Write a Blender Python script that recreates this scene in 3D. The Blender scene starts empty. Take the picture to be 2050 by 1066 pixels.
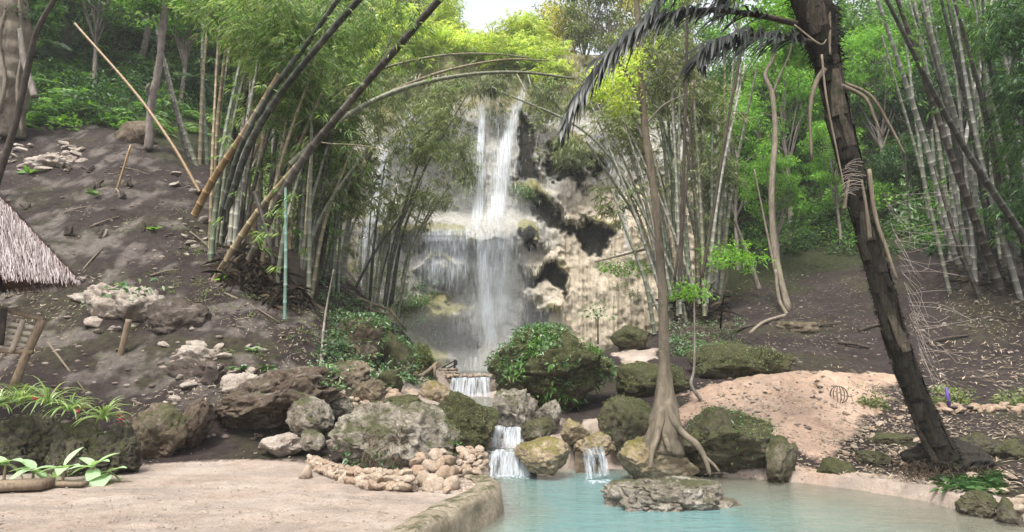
import bpy, math, random
import numpy as np
from mathutils import Vector

# ------------------------------------------------------------------ camera, sky, sun, exposure
SC = bpy.context.scene
W_PX, H_PX, FPX, CAMZ, HORIZ = 2050, 1066, 1200.0, 1.6, 720.0
PITCH = math.atan((HORIZ - H_PX / 2) / FPX)
cam_data = bpy.data.cameras.new('camera')
cam_data.sensor_fit = 'HORIZONTAL'
cam_data.sensor_width = 36.0
cam_data.lens = FPX / W_PX * 36.0
cam_data.clip_start = 0.05
cam_data.clip_end = 1000
cam = bpy.data.objects.new('camera', cam_data)
SC.collection.objects.link(cam)
cam.location = (0, 0, CAMZ)
cam.rotation_euler = (math.pi / 2 + PITCH, 0, 0)
SC.camera = cam

SUN_EL, SUN_AZ = math.radians(62), math.radians(200)   # azimuth clockwise from +Y
world = bpy.data.worlds.new('World')
SC.world = world
world.use_nodes = True
wn, wl = world.node_tree.nodes, world.node_tree.links
wn.clear()
sky = wn.new('ShaderNodeTexSky')
sky.sky_type = 'NISHITA'
sky.sun_disc = False
sky.sun_elevation = SUN_EL
sky.sun_rotation = SUN_AZ
sky.air_density = 1.0
sky.dust_density = 4.0
sky.ozone_density = 1.0
hs = wn.new('ShaderNodeHueSaturation')
hs.inputs['Saturation'].default_value = 0.22
bg = wn.new('ShaderNodeBackground')
bg.inputs['Strength'].default_value = 0.12
wo = wn.new('ShaderNodeOutputWorld')
wl.new(sky.outputs[0], hs.inputs['Color'])
wl.new(hs.outputs[0], bg.inputs['Color'])
wl.new(bg.outputs[0], wo.inputs['Surface'])

sun_data = bpy.data.lights.new('sun', 'SUN')
sun_data.energy = 1.5
sun_data.angle = math.radians(12)
sun_data.color = (1.0, 0.96, 0.88)
sun = bpy.data.objects.new('sun', sun_data)
SC.collection.objects.link(sun)
sdir = Vector((math.sin(SUN_AZ) * math.cos(SUN_EL), math.cos(SUN_AZ) * math.cos(SUN_EL), math.sin(SUN_EL)))
sun.rotation_euler = (-sdir).to_track_quat('-Z', 'Y').to_euler()
sun.location = (0, 0, 60)

vs = SC.view_settings
vs.view_transform = 'Standard'
vs.look = 'None'
vs.exposure = 1.75
vs.gamma = 1.0
vs.use_curve_mapping = False
SC.render.engine = 'CYCLES'
SC.cycles.use_denoising = True
SC.cycles.max_bounces = 8
SC.cycles.diffuse_bounces = 3
SC.cycles.glossy_bounces = 3
SC.cycles.transmission_bounces = 4
SC.cycles.transparent_max_bounces = 24
SC.cycles.caustics_reflective = False
SC.cycles.caustics_refractive = False

# ------------------------------------------------------------------ helpers
COL = SC.collection
rng = np.random.default_rng(11)
CP, SP = math.cos(PITCH), math.sin(PITCH)


def P(px, py, d):
    """point of the place that stands d metres ahead (along +Y) in the direction of photo pixel px, py"""
    cx, cy = (px - W_PX / 2) / FPX, (H_PX / 2 - py) / FPX
    t = d / (CP - cy * SP)
    return np.array([cx * t, d, CAMZ + (SP + cy * CP) * t])


def G(px, py, z=0.0):
    """point on the level z in the direction of photo pixel px, py"""
    cx, cy = (px - W_PX / 2) / FPX, (H_PX / 2 - py) / FPX
    t = (z - CAMZ) / (SP + cy * CP)
    return np.array([cx * t, (CP - cy * SP) * t, z])


def A(*v):
    return np.array(v, float)


def nrm(v):
    v = np.asarray(v, float)
    return v / np.maximum(np.linalg.norm(v, axis=-1, keepdims=True), 1e-9)


def sstep(x, a, b):
    t = np.clip((np.asarray(x, float) - a) / (b - a), 0, 1)
    return t * t * (3 - 2 * t)


def _hash(ix, iy, iz, seed):
    h = (ix.astype(np.uint32) * np.uint32(374761393) + iy.astype(np.uint32) * np.uint32(668265263)
         + iz.astype(np.uint32) * np.uint32(2147483647) + np.uint32((seed * 974711) & 0xffffffff))
    h = (h ^ (h >> np.uint32(13))) * np.uint32(1274126177)
    h = (h ^ (h >> np.uint32(16))) * np.uint32(2246822519)
    h = h ^ (h >> np.uint32(15))
    return h.astype(np.float64) / 4294967295.0


def vnoise(p, seed=0):
    p = np.asarray(p, float)
    i = np.floor(p).astype(np.int64)
    f = p - i
    f = f * f * f * (f * (f * 6 - 15) + 10)
    r = 0
    for dx in (0, 1):
        wx = f[:, 0] if dx else 1 - f[:, 0]
        for dy in (0, 1):
            wy = f[:, 1] if dy else 1 - f[:, 1]
            for dz in (0, 1):
                wz = f[:, 2] if dz else 1 - f[:, 2]
                r = r + wx * wy * wz * _hash(i[:, 0] + dx, i[:, 1] + dy, i[:, 2] + dz, seed)
    return r * 2 - 1


def fbm(p, seed=0, octv=4, gain=0.5):
    p = np.asarray(p, float)
    a, r, s = 1.0, 0, 0
    for k in range(octv):
        r = r + a * vnoise(p * (2.03 ** k) + 17.3 * k, seed + k)
        s += a
        a *= gain
    return r / s


def ridged(p, seed=0, octv=4):
    p = np.asarray(p, float)
    a, r, s = 1.0, 0, 0
    for k in range(octv):
        r = r + a * (1 - 2 * np.abs(vnoise(p * (2.1 ** k) + 9.1 * k, seed + k)))
        s += a
        a *= 0.5
    return r / s


def new_mesh(name, V, F, smooth=True, uv=None, attrs=None):
    V = np.asarray(V, np.float32)
    fl = F if isinstance(F, list) else [F]
    fl = [np.asarray(f, np.int32) for f in fl if len(f)]
    me = bpy.data.meshes.new(name)
    me.vertices.add(len(V))
    me.vertices.foreach_set('co', V.ravel())
    idx = np.concatenate([f.ravel() for f in fl])
    tot = np.concatenate([np.full(len(f), f.shape[1], np.int32) for f in fl])
    start = np.concatenate([[0], np.cumsum(tot)[:-1]]).astype(np.int32)
    me.loops.add(len(idx))
    me.loops.foreach_set('vertex_index', idx)
    me.polygons.add(len(tot))
    me.polygons.foreach_set('loop_start', start)
    me.update(calc_edges=True)
    if smooth:
        me.polygons.foreach_set('use_smooth', np.ones(len(tot), bool))
    if uv is not None:
        l = me.uv_layers.new(name='UVMap')
        l.data.foreach_set('uv', np.asarray(uv, np.float32)[idx].ravel())
    for k, v in (attrs or {}).items():
        a = me.attributes.new(k, 'FLOAT', 'POINT')
        a.data.foreach_set('value', np.asarray(v, np.float32))
    return me


def tag(o, label=None, cat=None, group=None, kind=None):
    if label: o['label'] = label
    if cat: o['category'] = cat
    if group: o['group'] = group
    if kind: o['kind'] = kind
    return o


def mk(name, V, F, mat, parent=None, base=None, smooth=True, uv=None, attrs=None, **kw):
    """one mesh object; V in world coordinates; origin at base (or the parent's origin)"""
    V = np.asarray(V, float)
    o0 = np.zeros(3)
    if parent is not None:
        o0 = np.array(parent['_o'])
    elif base is not None:
        o0 = np.asarray(base, float)
    o = bpy.data.objects.new(name, new_mesh(name, V - o0, F, smooth, uv, attrs))
    COL.objects.link(o)
    o.data.materials.append(mat)
    o['_o'] = [float(c) for c in o0]
    if parent is not None:
        o.parent = parent
    else:
        o.location = o0
    tag(o, **kw)
    return o


def empty(name, loc, label=None, cat=None, group=None):
    o = bpy.data.objects.new(name, None)
    o.empty_display_size = 0.1
    COL.objects.link(o)
    o.location = loc
    o['_o'] = [float(c) for c in loc]
    return tag(o, label, cat, group)


def join(*vf):
    """join several (V, F) with faces of one arity"""
    Vs, Fs, n = [], [], 0
    for V, F in vf:
        Vs.append(np.asarray(V, float)); Fs.append(np.asarray(F, int) + n); n += len(V)
    return np.concatenate(Vs), np.concatenate(Fs)


def spline(pts, n):
    """Catmull-Rom through pts, n samples"""
    p = np.asarray(pts, float)
    if len(p) == 2:
        t = np.linspace(0, 1, n)[:, None]
        return p[0] * (1 - t) + p[1] * t
    q = np.vstack([2 * p[0] - p[1], p, 2 * p[-1] - p[-2]])
    u = np.linspace(0, len(p) - 1 - 1e-9, n)
    i = u.astype(int)
    t = (u - i)[:, None]
    a, b, c, d = q[i], q[i + 1], q[i + 2], q[i + 3]
    return 0.5 * (2 * b + (c - a) * t + (2 * a - 5 * b + 4 * c - d) * t ** 2 + (3 * b - a - 3 * c + d) * t ** 3)


def frames(path):
    path = np.asarray(path, float)
    T = nrm(np.gradient(path, axis=0))
    N = np.zeros_like(T)
    ref = A(1, 0, 0) if abs(T[0, 0]) < 0.8 else A(0, 1, 0)
    n = nrm(ref - T[0] * ref.dot(T[0]))
    for k in range(len(T)):
        n = nrm(n - T[k] * n.dot(T[k]))
        N[k] = n
    return T, N, np.cross(T, N)


def tube(path, rad, sides=8, cap=True, wob=0.0, seed=0):
    path = np.asarray(path, float)
    m = len(path)
    rad = np.broadcast_to(np.asarray(rad, float), (m,))
    T, N, B = frames(path)
    a = np.linspace(0, 2 * np.pi, sides, endpoint=False)
    R = rad[:, None] * np.ones(sides)
    if wob:
        q = np.stack([np.cos(a)[None, :] * 1.3 + 0 * R, np.sin(a)[None, :] * 1.3 + 0 * R,
                      np.arange(m)[:, None] * 0.45 + 0 * R], -1).reshape(-1, 3)
        R = R * (1 + wob * fbm(q + seed, seed, 3).reshape(m, sides))
    V = path[:, None] + (np.cos(a)[None, :, None] * N[:, None] + np.sin(a)[None, :, None] * B[:, None]) * R[..., None]
    V = V.reshape(-1, 3)
    i, j = np.meshgrid(np.arange(m - 1), np.arange(sides), indexing='ij')
    j2 = (j + 1) % sides
    F = np.stack([i * sides + j, i * sides + j2, (i + 1) * sides + j2, (i + 1) * sides + j], -1).reshape(-1, 4)
    if cap:
        n = len(V)
        V = np.vstack([V, path[0], path[-1]])
        k = np.arange(sides); k2 = (k + 1) % sides
        e = (m - 1) * sides
        tri = np.vstack([np.stack([np.full(sides, n), k2, k], -1), np.stack([np.full(sides, n + 1), e + k, e + k2], -1)])
        return V, [F, tri]
    return V, [F]


def jl(*vf):
    """join tubes: (V, [F4, F3]) lists"""
    Vs, f4, f3, n = [], [], [], 0
    for V, fl in vf:
        fl = fl if isinstance(fl, list) else [fl]
        for f in fl:
            f = np.asarray(f, int)
            if not len(f): continue
            (f4 if f.shape[1] == 4 else f3).append(f + n)
        Vs.append(np.asarray(V, float)); n += len(V)
    out = []
    if f4: out.append(np.concatenate(f4))
    if f3: out.append(np.concatenate(f3))
    return np.concatenate(Vs), out


def box(c, sx, sy, sz, rot=None, jit=0.0):
    v = np.array([[x, y, z] for x in (-1, 1) for y in (-1, 1) for z in (-1, 1)], float) * A(sx, sy, sz) / 2
    if jit: v = v + rng.normal(0, jit, v.shape)
    if rot is not None: v = v @ np.asarray(rot).T
    f = np.array([[0, 1, 3, 2], [4, 6, 7, 5], [0, 4, 5, 1], [2, 3, 7, 6], [0, 2, 6, 4], [1, 5, 7, 3]])
    return v + np.asarray(c, float), [f]


def leaves(base, dirs, L, Wd, side=None, droop=0.15, fold=0.12):
    """diamond leaves, two triangles each, folded along the midrib"""
    base = np.asarray(base, float); n = len(base)
    dirs = nrm(dirs)
    if side is None:
        side = rng.normal(0, 1, (n, 3)); side[:, 2] *= 0.35
    side = nrm(side - dirs * np.sum(side * dirs, 1, keepdims=True))
    up = np.cross(dirs, side)
    up = np.where(up[:, 2:3] < 0, -up, up)
    L = np.broadcast_to(np.asarray(L, float), (n,))[:, None]
    Wd = np.broadcast_to(np.asarray(Wd, float), (n,))[:, None]
    mid = base + dirs * L * 0.42
    V = np.empty((n, 4, 3))
    V[:, 0] = base
    V[:, 1] = mid + side * Wd / 2 + up * Wd * fold
    V[:, 2] = base + dirs * L - A(0, 0, 1) * L * droop
    V[:, 3] = mid - side * Wd / 2 + up * Wd * fold
    k = np.arange(n)[:, None] * 4
    F = np.concatenate([k + A(0, 1, 2).astype(int), k + A(0, 2, 3).astype(int)])
    return V.reshape(-1, 3), F


def rdir(n, zlo=-1, zhi=1):
    a = rng.uniform(0, 2 * np.pi, n); z = rng.uniform(zlo, zhi, n)
    r = np.sqrt(np.maximum(0, 1 - z * z))
    return np.stack([r * np.cos(a), r * np.sin(a), z], -1)


def in_ball(n, power=0.5):
    return rdir(n) * (rng.uniform(0, 1, n) ** power)[:, None]


# ------------------------------------------------------------------ node materials
def M(name):
    m = bpy.data.materials.new(name)
    m.use_nodes = True
    nt = m.node_tree
    nt.nodes.clear()
    out = nt.nodes.new('ShaderNodeOutputMaterial')
    return m, nt, out


def noise(nt, vec, scale, detail=5, rough=0.6, dist=0.0):
    n = nt.nodes.new('ShaderNodeTexNoise')
    n.inputs['Scale'].default_value = scale
    n.inputs['Detail'].default_value = detail
    n.inputs['Roughness'].default_value = rough
    n.inputs['Distortion'].default_value = dist
    if vec is not None: nt.links.new(vec, n.inputs['Vector'])
    return n.outputs[0]


def ramp(nt, fac, stops, interp='LINEAR'):
    n = nt.nodes.new('ShaderNodeValToRGB')
    cr = n.color_ramp
    cr.interpolation = interp
    while len(cr.elements) < len(stops): cr.elements.new(0.5)
    for e, (p, c) in zip(cr.elements, stops):
        e.position = p
        e.color = (c, c, c, 1) if isinstance(c, (int, float)) else (*c, 1)
    nt.links.new(fac, n.inputs[0])
    return n.outputs[0]


def mixc(nt, fac, a, b, mode='MIX'):
    n = nt.nodes.new('ShaderNodeMix')
    n.data_type = 'RGBA'
    n.blend_type = mode
    for sock, v in ((n.inputs[0], fac), (n.inputs[6], a), (n.inputs[7], b)):
        if isinstance(v, bpy.types.NodeSocket): nt.links.new(v, sock)
        elif isinstance(v, (int, float)): sock.default_value = v
        else: sock.default_value = (*v, 1)
    return n.outputs[2]


def math_(nt, op, a, b=None, clamp=False):
    n = nt.nodes.new('ShaderNodeMath')
    n.operation = op
    n.use_clamp = clamp
    for k, v in enumerate((a, b)):
        if v is None: continue
        if isinstance(v, bpy.types.NodeSocket): nt.links.new(v, n.inputs[k])
        else: n.inputs[k].default_value = v
    return n.outputs[0]


def attr(nt, name):
    n = nt.nodes.new('ShaderNodeAttribute')
    n.attribute_name = name
    return n.outputs['Fac']


def wpos(nt):
    return nt.nodes.new('ShaderNodeNewGeometry').outputs['Position']


def ncoord(nt, obj=False):
    return nt.nodes.new('ShaderNodeTexCoord').outputs['Object']


def vmul(nt, vec, s):
    n = nt.nodes.new('ShaderNodeVectorMath')
    n.operation = 'MULTIPLY'
    nt.links.new(vec, n.inputs[0])
    n.inputs[1].default_value = s
    return n.outputs[0]


def bump(nt, h, strength=0.5, dist=0.02, normal=None):
    n = nt.nodes.new('ShaderNodeBump')
    n.inputs['Strength'].default_value = strength
    n.inputs['Distance'].default_value = dist
    nt.links.new(h, n.inputs['Height'])
    if normal is not None: nt.links.new(normal, n.inputs['Normal'])
    return n.outputs[0]


def bsdf(nt, out, color, rough=0.9, normal=None, spec=0.25):
    b = nt.nodes.new('ShaderNodeBsdfPrincipled')
    if isinstance(color, bpy.types.NodeSocket): nt.links.new(color, b.inputs['Base Color'])
    else: b.inputs['Base Color'].default_value = (*color, 1)
    if isinstance(rough, bpy.types.NodeSocket): nt.links.new(rough, b.inputs['Roughness'])
    else: b.inputs['Roughness'].default_value = rough
    b.inputs['Specular IOR Level'].default_value = spec
    if normal is not None: nt.links.new(normal, b.inputs['Normal'])
    if out is not None: nt.links.new(b.outputs[0], out.inputs['Surface'])
    return b


def leaf_mat(name, cols, trans=0.4, rough=0.45, spec=0.35):
    m, nt, out = M(name)
    g = nt.nodes.new('ShaderNodeNewGeometry')
    k = len(cols)
    c = ramp(nt, g.outputs['Random Per Island'], [(i / (k - 1), col) for i, col in enumerate(cols)])
    big = noise(nt, g.outputs['Position'], 0.55, 2)
    c = mixc(nt, 1.0, c, ramp(nt, big, [(0.3, 0.8), (0.7, 1.6)]), 'MULTIPLY')
    b = bsdf(nt, None, c, rough, spec=spec)
    t = nt.nodes.new('ShaderNodeBsdfTranslucent')
    nt.links.new(mixc(nt, 1.0, c, (1.15, 1.2, 0.6), 'MULTIPLY'), t.inputs['Color'])
    mx = nt.nodes.new('ShaderNodeMixShader')
    mx.inputs[0].default_value = trans + 0.08
    nt.links.new(b.outputs[0], mx.inputs[1])
    nt.links.new(t.outputs[0], mx.inputs[2])
    nt.links.new(mx.outputs[0], out.inputs['Surface'])
    return m


def rock_mat(name, cols, moss=0.4, mossc=((0.03, 0.033, 0.013), (0.095, 0.095, 0.038)), scale=1.0, pale=0.25,
             wet=0.9):
    """weathered limestone; moss grows on upward faces and in noise patches"""
    m, nt, out = M(name)
    pos = wpos(nt)
    n1 = noise(nt, pos, 1.7 * scale, 8, 0.65, 0.4)
    n2 = noise(nt, pos, 9 * scale, 8, 0.7)
    n3 = noise(nt, pos, 38 * scale, 4, 0.7)
    k = len(cols)
    c = ramp(nt, mixc(nt, 0.45, n1, n2), [(0.32 + 0.36 * i / (k - 1), col) for i, col in enumerate(cols)])
    c = mixc(nt, 0.8, c, ramp(nt, n3, [(0.25, 0.45), (0.6, 1.15)]), 'MULTIPLY')
    # pale lichen blotches and dark pits
    vor = nt.nodes.new('ShaderNodeTexVoronoi')
    vor.inputs['Scale'].default_value = 13 * scale
    nt.links.new(mixc(nt, 0.12, pos, noise(nt, pos, 6 * scale, 3), 'ADD'), vor.inputs['Vector'])
    lich = math_(nt, 'MULTIPLY', ramp(nt, noise(nt, pos, 3.1 * scale, 6, 0.75, 0.8), [(0.52, 0.0), (0.66, 1.0)]), pale)
    c = mixc(nt, lich, c, (0.5, 0.46, 0.4))
    pit = ramp(nt, vor.outputs['Distance'], [(0.05, 0.35), (0.28, 1.0)])
    c = mixc(nt, 0.55, c, pit, 'MULTIPLY')
    g = nt.nodes.new('ShaderNodeNewGeometry')
    sep = nt.nodes.new('ShaderNodeSeparateXYZ')
    nt.links.new(g.outputs['Normal'], sep.inputs[0])
    up = math_(nt, 'MULTIPLY', sep.outputs['Z'], 0.22)
    mf = math_(nt, 'ADD', math_(nt, 'ADD', noise(nt, pos, 2.4 * scale, 7, 0.7, 0.6), up), moss - 0.5)
    mf = ramp(nt, mf, [(0.47, 0.0), (0.6, 1.0)])
    mc = ramp(nt, noise(nt, pos, 15 * scale, 5, 0.75), [(0.3, mossc[0]), (0.7, mossc[1])])
    c = mixc(nt, math_(nt, 'MULTIPLY', mf, 0.92), c, mc)
    h = math_(nt, 'ADD', math_(nt, 'MULTIPLY', n2, 1.0), math_(nt, 'MULTIPLY', n3, 0.45))
    h = math_(nt, 'ADD', h, math_(nt, 'MULTIPLY', pit, 0.35))
    b = bump(nt, h, 0.9, 0.05 / scale)
    c = mixc(nt, 1.0, c, (0.8, 0.8, 0.8), 'MULTIPLY')
    bsdf(nt, out, c, wet, b, 0.25)
    return m


def bark_mat(name, c0, c1, sc=(6, 6, 1.2), strength=0.7, moss=0.0):
    m, nt, out = M(name)
    pos = wpos(nt)
    v = vmul(nt, pos, sc)
    n = noise(nt, v, 2.2, 7, 0.7, 0.5)
    c = ramp(nt, n, [(0.3, c0), (0.7, c1)])
    n2 = noise(nt, pos, 2.2, 5, 0.7)
    c = mixc(nt, 0.7, c, ramp(nt, n2, [(0.3, 0.55), (0.7, 1.25)]), 'MULTIPLY')
    if moss:
        mf = ramp(nt, noise(nt, pos, 3.0, 6, 0.7), [(0.62 - moss * 0.2, 0.0), (0.72 - moss * 0.2, 1.0)])
        c = mixc(nt, math_(nt, 'MULTIPLY', mf, 0.8), c, (0.05, 0.06, 0.02))
    bsdf(nt, out, c, 0.9, bump(nt, n, strength, 0.02), 0.2)
    return m


def bamboo_mat(name, cols, rough=0.5):
    m, nt, out = M(name)
    t = attr(nt, 'node')
    oi = nt.nodes.new('ShaderNodeObjectInfo')
    k = len(cols)
    c = ramp(nt, oi.outputs['Random'], [(i / (k - 1), col) for i, col in enumerate(cols)])
    pos = wpos(nt)
    n1 = noise(nt, vmul(nt, pos, (9, 9, 1.5)), 2.0, 6, 0.7)
    c = mixc(nt, 0.75, c, ramp(nt, n1, [(0.28, 0.45), (0.7, 1.35)]), 'MULTIPLY')
    n2 = noise(nt, pos, 1.3, 4, 0.7)
    c = mixc(nt, ramp(nt, n2, [(0.5, 0.0), (0.75, 0.55)]), c, (0.2, 0.19, 0.16))
    c = mixc(nt, 0.55, c, ramp(nt, t, [(0.3, 1.0), (0.9, 1.6)]), 'MULTIPLY')
    dk = ramp(nt, t, [(0.0, 1.0), (0.12, 0.5), (0.3, 1.0)])
    c = mixc(nt, 0.6, c, dk, 'MULTIPLY')
    bsdf(nt, out, c, rough, None, 0.35)
    return m


def plain_mat(name, c0, c1, scale=12, rough=0.85, stretch=(1, 1, 1), bstr=0.3):
    m, nt, out = M(name)
    n = noise(nt, vmul(nt, wpos(nt), stretch), scale, 6, 0.7)
    bsdf(nt, out, ramp(nt, n, [(0.3, c0), (0.7, c1)]), rough, bump(nt, n, bstr, 0.01), 0.25)
    return m


def island_mat(name, cols, rough=0.85, spec=0.2):
    m, nt, out = M(name)
    g = nt.nodes.new('ShaderNodeNewGeometry')
    k = len(cols)
    c = ramp(nt, g.outputs['Random Per Island'], [(i / (k - 1), col) for i, col in enumerate(cols)])
    n = noise(nt, g.outputs['Position'], 40, 3)
    c = mixc(nt, 0.6, c, ramp(nt, n, [(0.3, 0.6), (0.7, 1.2)]), 'MULTIPLY')
    bsdf(nt, out, c, rough, None, spec)
    return m


MAT = {}
MAT['grey_rock'] = rock_mat('grey_rock', ((0.07, 0.06, 0.045), (0.22, 0.19, 0.15), (0.42, 0.38, 0.32)), 0.36, pale=0.6)
MAT['brown_rock'] = rock_mat('brown_rock', ((0.05, 0.035, 0.025), (0.14, 0.105, 0.07), (0.26, 0.21, 0.15)), 0.38, pale=0.25)
MAT['cave_rock'] = rock_mat('cave_rock', ((0.025, 0.018, 0.013), (0.085, 0.06, 0.042), (0.19, 0.145, 0.105)), 0.27, pale=0.3)
MAT['mossy_rock'] = rock_mat('mossy_rock', ((0.04, 0.035, 0.022), (0.11, 0.095, 0.06), (0.22, 0.19, 0.14)), 0.5, pale=0.25)
MAT['heavy_moss_rock'] = rock_mat('heavy_moss_rock', ((0.04, 0.035, 0.02), (0.1, 0.085, 0.05), (0.18, 0.16, 0.1)), 0.6,
                                  ((0.02, 0.024, 0.009), (0.085, 0.085, 0.032)), pale=0.1)
MAT['pale_rock'] = rock_mat('pale_rock', ((0.16, 0.13, 0.1), (0.36, 0.3, 0.25), (0.55, 0.5, 0.44)), 0.22, pale=0.6)
MAT['tan_rock'] = rock_mat('tan_rock', ((0.13, 0.09, 0.05), (0.32, 0.25, 0.16), (0.48, 0.4, 0.28)), 0.38,
                           ((0.09, 0.08, 0.02), (0.2, 0.17, 0.05)), pale=0.3)
MAT['planter_rock'] = rock_mat('planter_rock', ((0.03, 0.025, 0.018), (0.08, 0.07, 0.05), (0.16, 0.13, 0.1)), 0.42, pale=0.1)
MAT['stone'] = rock_mat('stone', ((0.17, 0.12, 0.085), (0.36, 0.28, 0.21), (0.55, 0.46, 0.37)), 0.2, scale=3, pale=0.3)
MAT['bark_pale'] = bark_mat('bark_pale', (0.1, 0.08, 0.06), (0.27, 0.23, 0.175))
MAT['bark_smooth'] = bark_mat('bark_smooth', (0.07, 0.056, 0.042), (0.2, 0.165, 0.12), (4, 4, 1.2), 0.8, 0.25)
MAT['bark_grey'] = bark_mat('bark_grey', (0.09, 0.075, 0.065), (0.27, 0.23, 0.2))
MAT['bark_dark'] = bark_mat('bark_dark', (0.025, 0.02, 0.016), (0.09, 0.07, 0.055))
MAT['palm_fibre'] = bark_mat('palm_fibre', (0.008, 0.007, 0.006), (0.036, 0.029, 0.022), (14, 14, 3), 1.0)
MAT['palm_boot'] = bark_mat('palm_boot', (0.016, 0.013, 0.01), (0.095, 0.078, 0.058), (11, 11, 1.2), 1.0, 0.5)
def boot_mat():
    m, nt, out = M('palm_leaf_base')
    pos = wpos(nt)
    oi = nt.nodes.new('ShaderNodeObjectInfo')
    n = noise(nt, vmul(nt, pos, (14, 14, 1.3)), 2.2, 7, 0.75, 0.5)
    c = ramp(nt, n, [(0.3, (0.012, 0.01, 0.008)), (0.55, (0.06, 0.048, 0.036)), (0.75, (0.15, 0.125, 0.095))])
    c = mixc(nt, 1.0, c, ramp(nt, oi.outputs['Random'], [(0.0, 0.2), (0.6, 0.6), (1.0, 1.5)]), 'MULTIPLY')
    mf = ramp(nt, noise(nt, pos, 2.6, 6, 0.7), [(0.5, 0.0), (0.64, 0.8)])
    c = mixc(nt, mf, c, (0.022, 0.027, 0.011))
    bsdf(nt, out, c, 0.9, bump(nt, n, 1.0, 0.03), 0.2)
    return m


MAT['palm_boot'] = boot_mat()
MAT['palm_stalk'] = bark_mat('palm_stalk', (0.07, 0.055, 0.04), (0.21, 0.17, 0.125), (12, 12, 1.2), 0.6)
MAT['bamboo_tan'] = bamboo_mat('bamboo_tan', ((0.19, 0.15, 0.08), (0.26, 0.2, 0.12), (0.16, 0.15, 0.09), (0.14, 0.155, 0.1)))
MAT['bamboo_green'] = bamboo_mat('bamboo_green', ((0.11, 0.13, 0.08), (0.17, 0.18, 0.13), (0.22, 0.21, 0.16), (0.1, 0.14, 0.08)))
MAT['bamboo_grey'] = bamboo_mat('bamboo_grey', ((0.2, 0.2, 0.165), (0.28, 0.27, 0.23), (0.17, 0.18, 0.13), (0.24, 0.22, 0.18)))
MAT['bamboo_dark'] = bamboo_mat('bamboo_dark', ((0.03, 0.034, 0.024), (0.05, 0.045, 0.035), (0.036, 0.045, 0.03)), 0.55)
MAT['bamboo_brown'] = bamboo_mat('bamboo_brown', ((0.04, 0.032, 0.024), (0.05, 0.04, 0.03)), 0.55)
MAT['bamboo_gold'] = bamboo_mat('bamboo_gold', ((0.22, 0.14, 0.065), (0.25, 0.165, 0.075)), 0.45)
MAT['bamboo_teal'] = bamboo_mat('bamboo_teal', ((0.15, 0.25, 0.2), (0.17, 0.27, 0.21)), 0.5)
MAT['bamboo_white'] = bamboo_mat('bamboo_white', ((0.6, 0.57, 0.52), (0.6, 0.57, 0.52)), 0.6)
MAT['leaf_bamboo'] = leaf_mat('leaf_bamboo', ((0.04, 0.09, 0.028), (0.09, 0.17, 0.045), (0.15, 0.235, 0.065), (0.2, 0.26, 0.12), (0.28, 0.3, 0.17)), 0.4)
MAT['leaf_olive'] = leaf_mat('leaf_olive', ((0.05, 0.075, 0.033), (0.11, 0.145, 0.06), (0.18, 0.205, 0.095), (0.26, 0.26, 0.16)), 0.35)
MAT['leaf_lime'] = leaf_mat('leaf_lime', ((0.2, 0.29, 0.06), (0.34, 0.44, 0.1), (0.46, 0.53, 0.16), (0.5, 0.48, 0.17)), 0.45)
MAT['leaf_yellow'] = leaf_mat('leaf_yellow', ((0.26, 0.28, 0.05), (0.4, 0.4, 0.08), (0.5, 0.46, 0.11), (0.5, 0.34, 0.12)), 0.4)
MAT['leaf_mid'] = leaf_mat('leaf_mid', ((0.035, 0.09, 0.022), (0.065, 0.15, 0.035), (0.1, 0.2, 0.045), (0.15, 0.25, 0.06)), 0.4)
MAT['leaf_bright'] = leaf_mat('leaf_bright', ((0.07, 0.17, 0.03), (0.13, 0.27, 0.045), (0.2, 0.36, 0.06)), 0.45)
MAT['leaf_dark'] = leaf_mat('leaf_dark', ((0.014, 0.036, 0.013), (0.035, 0.08, 0.026), (0.07, 0.135, 0.045)), 0.3)
MAT['leaf_cool'] = leaf_mat('leaf_cool', ((0.025, 0.065, 0.025), (0.06, 0.125, 0.045), (0.12, 0.2, 0.09), (0.26, 0.34, 0.24)), 0.3, 0.35, 0.5)
MAT['leaf_variegated'] = leaf_mat('leaf_variegated', ((0.09, 0.16, 0.045), (0.19, 0.27, 0.1), (0.38, 0.42, 0.28)), 0.3)
MAT['leaf_white_green'] = leaf_mat('leaf_white_green', ((0.2, 0.32, 0.17), (0.32, 0.44, 0.27), (0.26, 0.38, 0.18)), 0.25, 0.35, 0.5)
MAT['leaf_red'] = leaf_mat('leaf_red', ((0.12, 0.012, 0.02), (0.25, 0.02, 0.035), (0.08, 0.015, 0.03)), 0.25)
MAT['leaf_palm'] = leaf_mat('leaf_palm', ((0.006, 0.007, 0.006), (0.014, 0.016, 0.013), (0.032, 0.034, 0.03)), 0.05, 0.4, 0.25)
MAT['leaf_dry'] = island_mat('leaf_dry', ((0.1, 0.075, 0.05), (0.24, 0.19, 0.13), (0.42, 0.35, 0.26), (0.16, 0.125, 0.09)))
MAT['twig'] = island_mat('twig', ((0.1, 0.075, 0.055), (0.25, 0.2, 0.14), (0.4, 0.33, 0.24)))
MAT['root_dark'] = island_mat('root_dark', ((0.035, 0.025, 0.018), (0.1, 0.075, 0.05), (0.17, 0.13, 0.09)))
MAT['pebble'] = island_mat('pebble', ((0.2, 0.14, 0.1), (0.32, 0.24, 0.18), (0.42, 0.35, 0.28), (0.13, 0.1, 0.08)))
MAT['wood'] = plain_mat('wood', (0.09, 0.065, 0.045), (0.25, 0.19, 0.13), 6, 0.8, (6, 6, 1))
MAT['wood_pale'] = plain_mat('wood_pale', (0.2, 0.16, 0.12), (0.42, 0.36, 0.3), 5, 0.8, (2, 8, 8))
MAT['slat_wood'] = plain_mat('slat_wood', (0.32, 0.28, 0.23), (0.5, 0.45, 0.38), 5, 0.8, (2, 8, 8))
MAT['wood_dark'] = plain_mat('wood_dark', (0.02, 0.016, 0.013), (0.07, 0.055, 0.045), 8)
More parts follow.
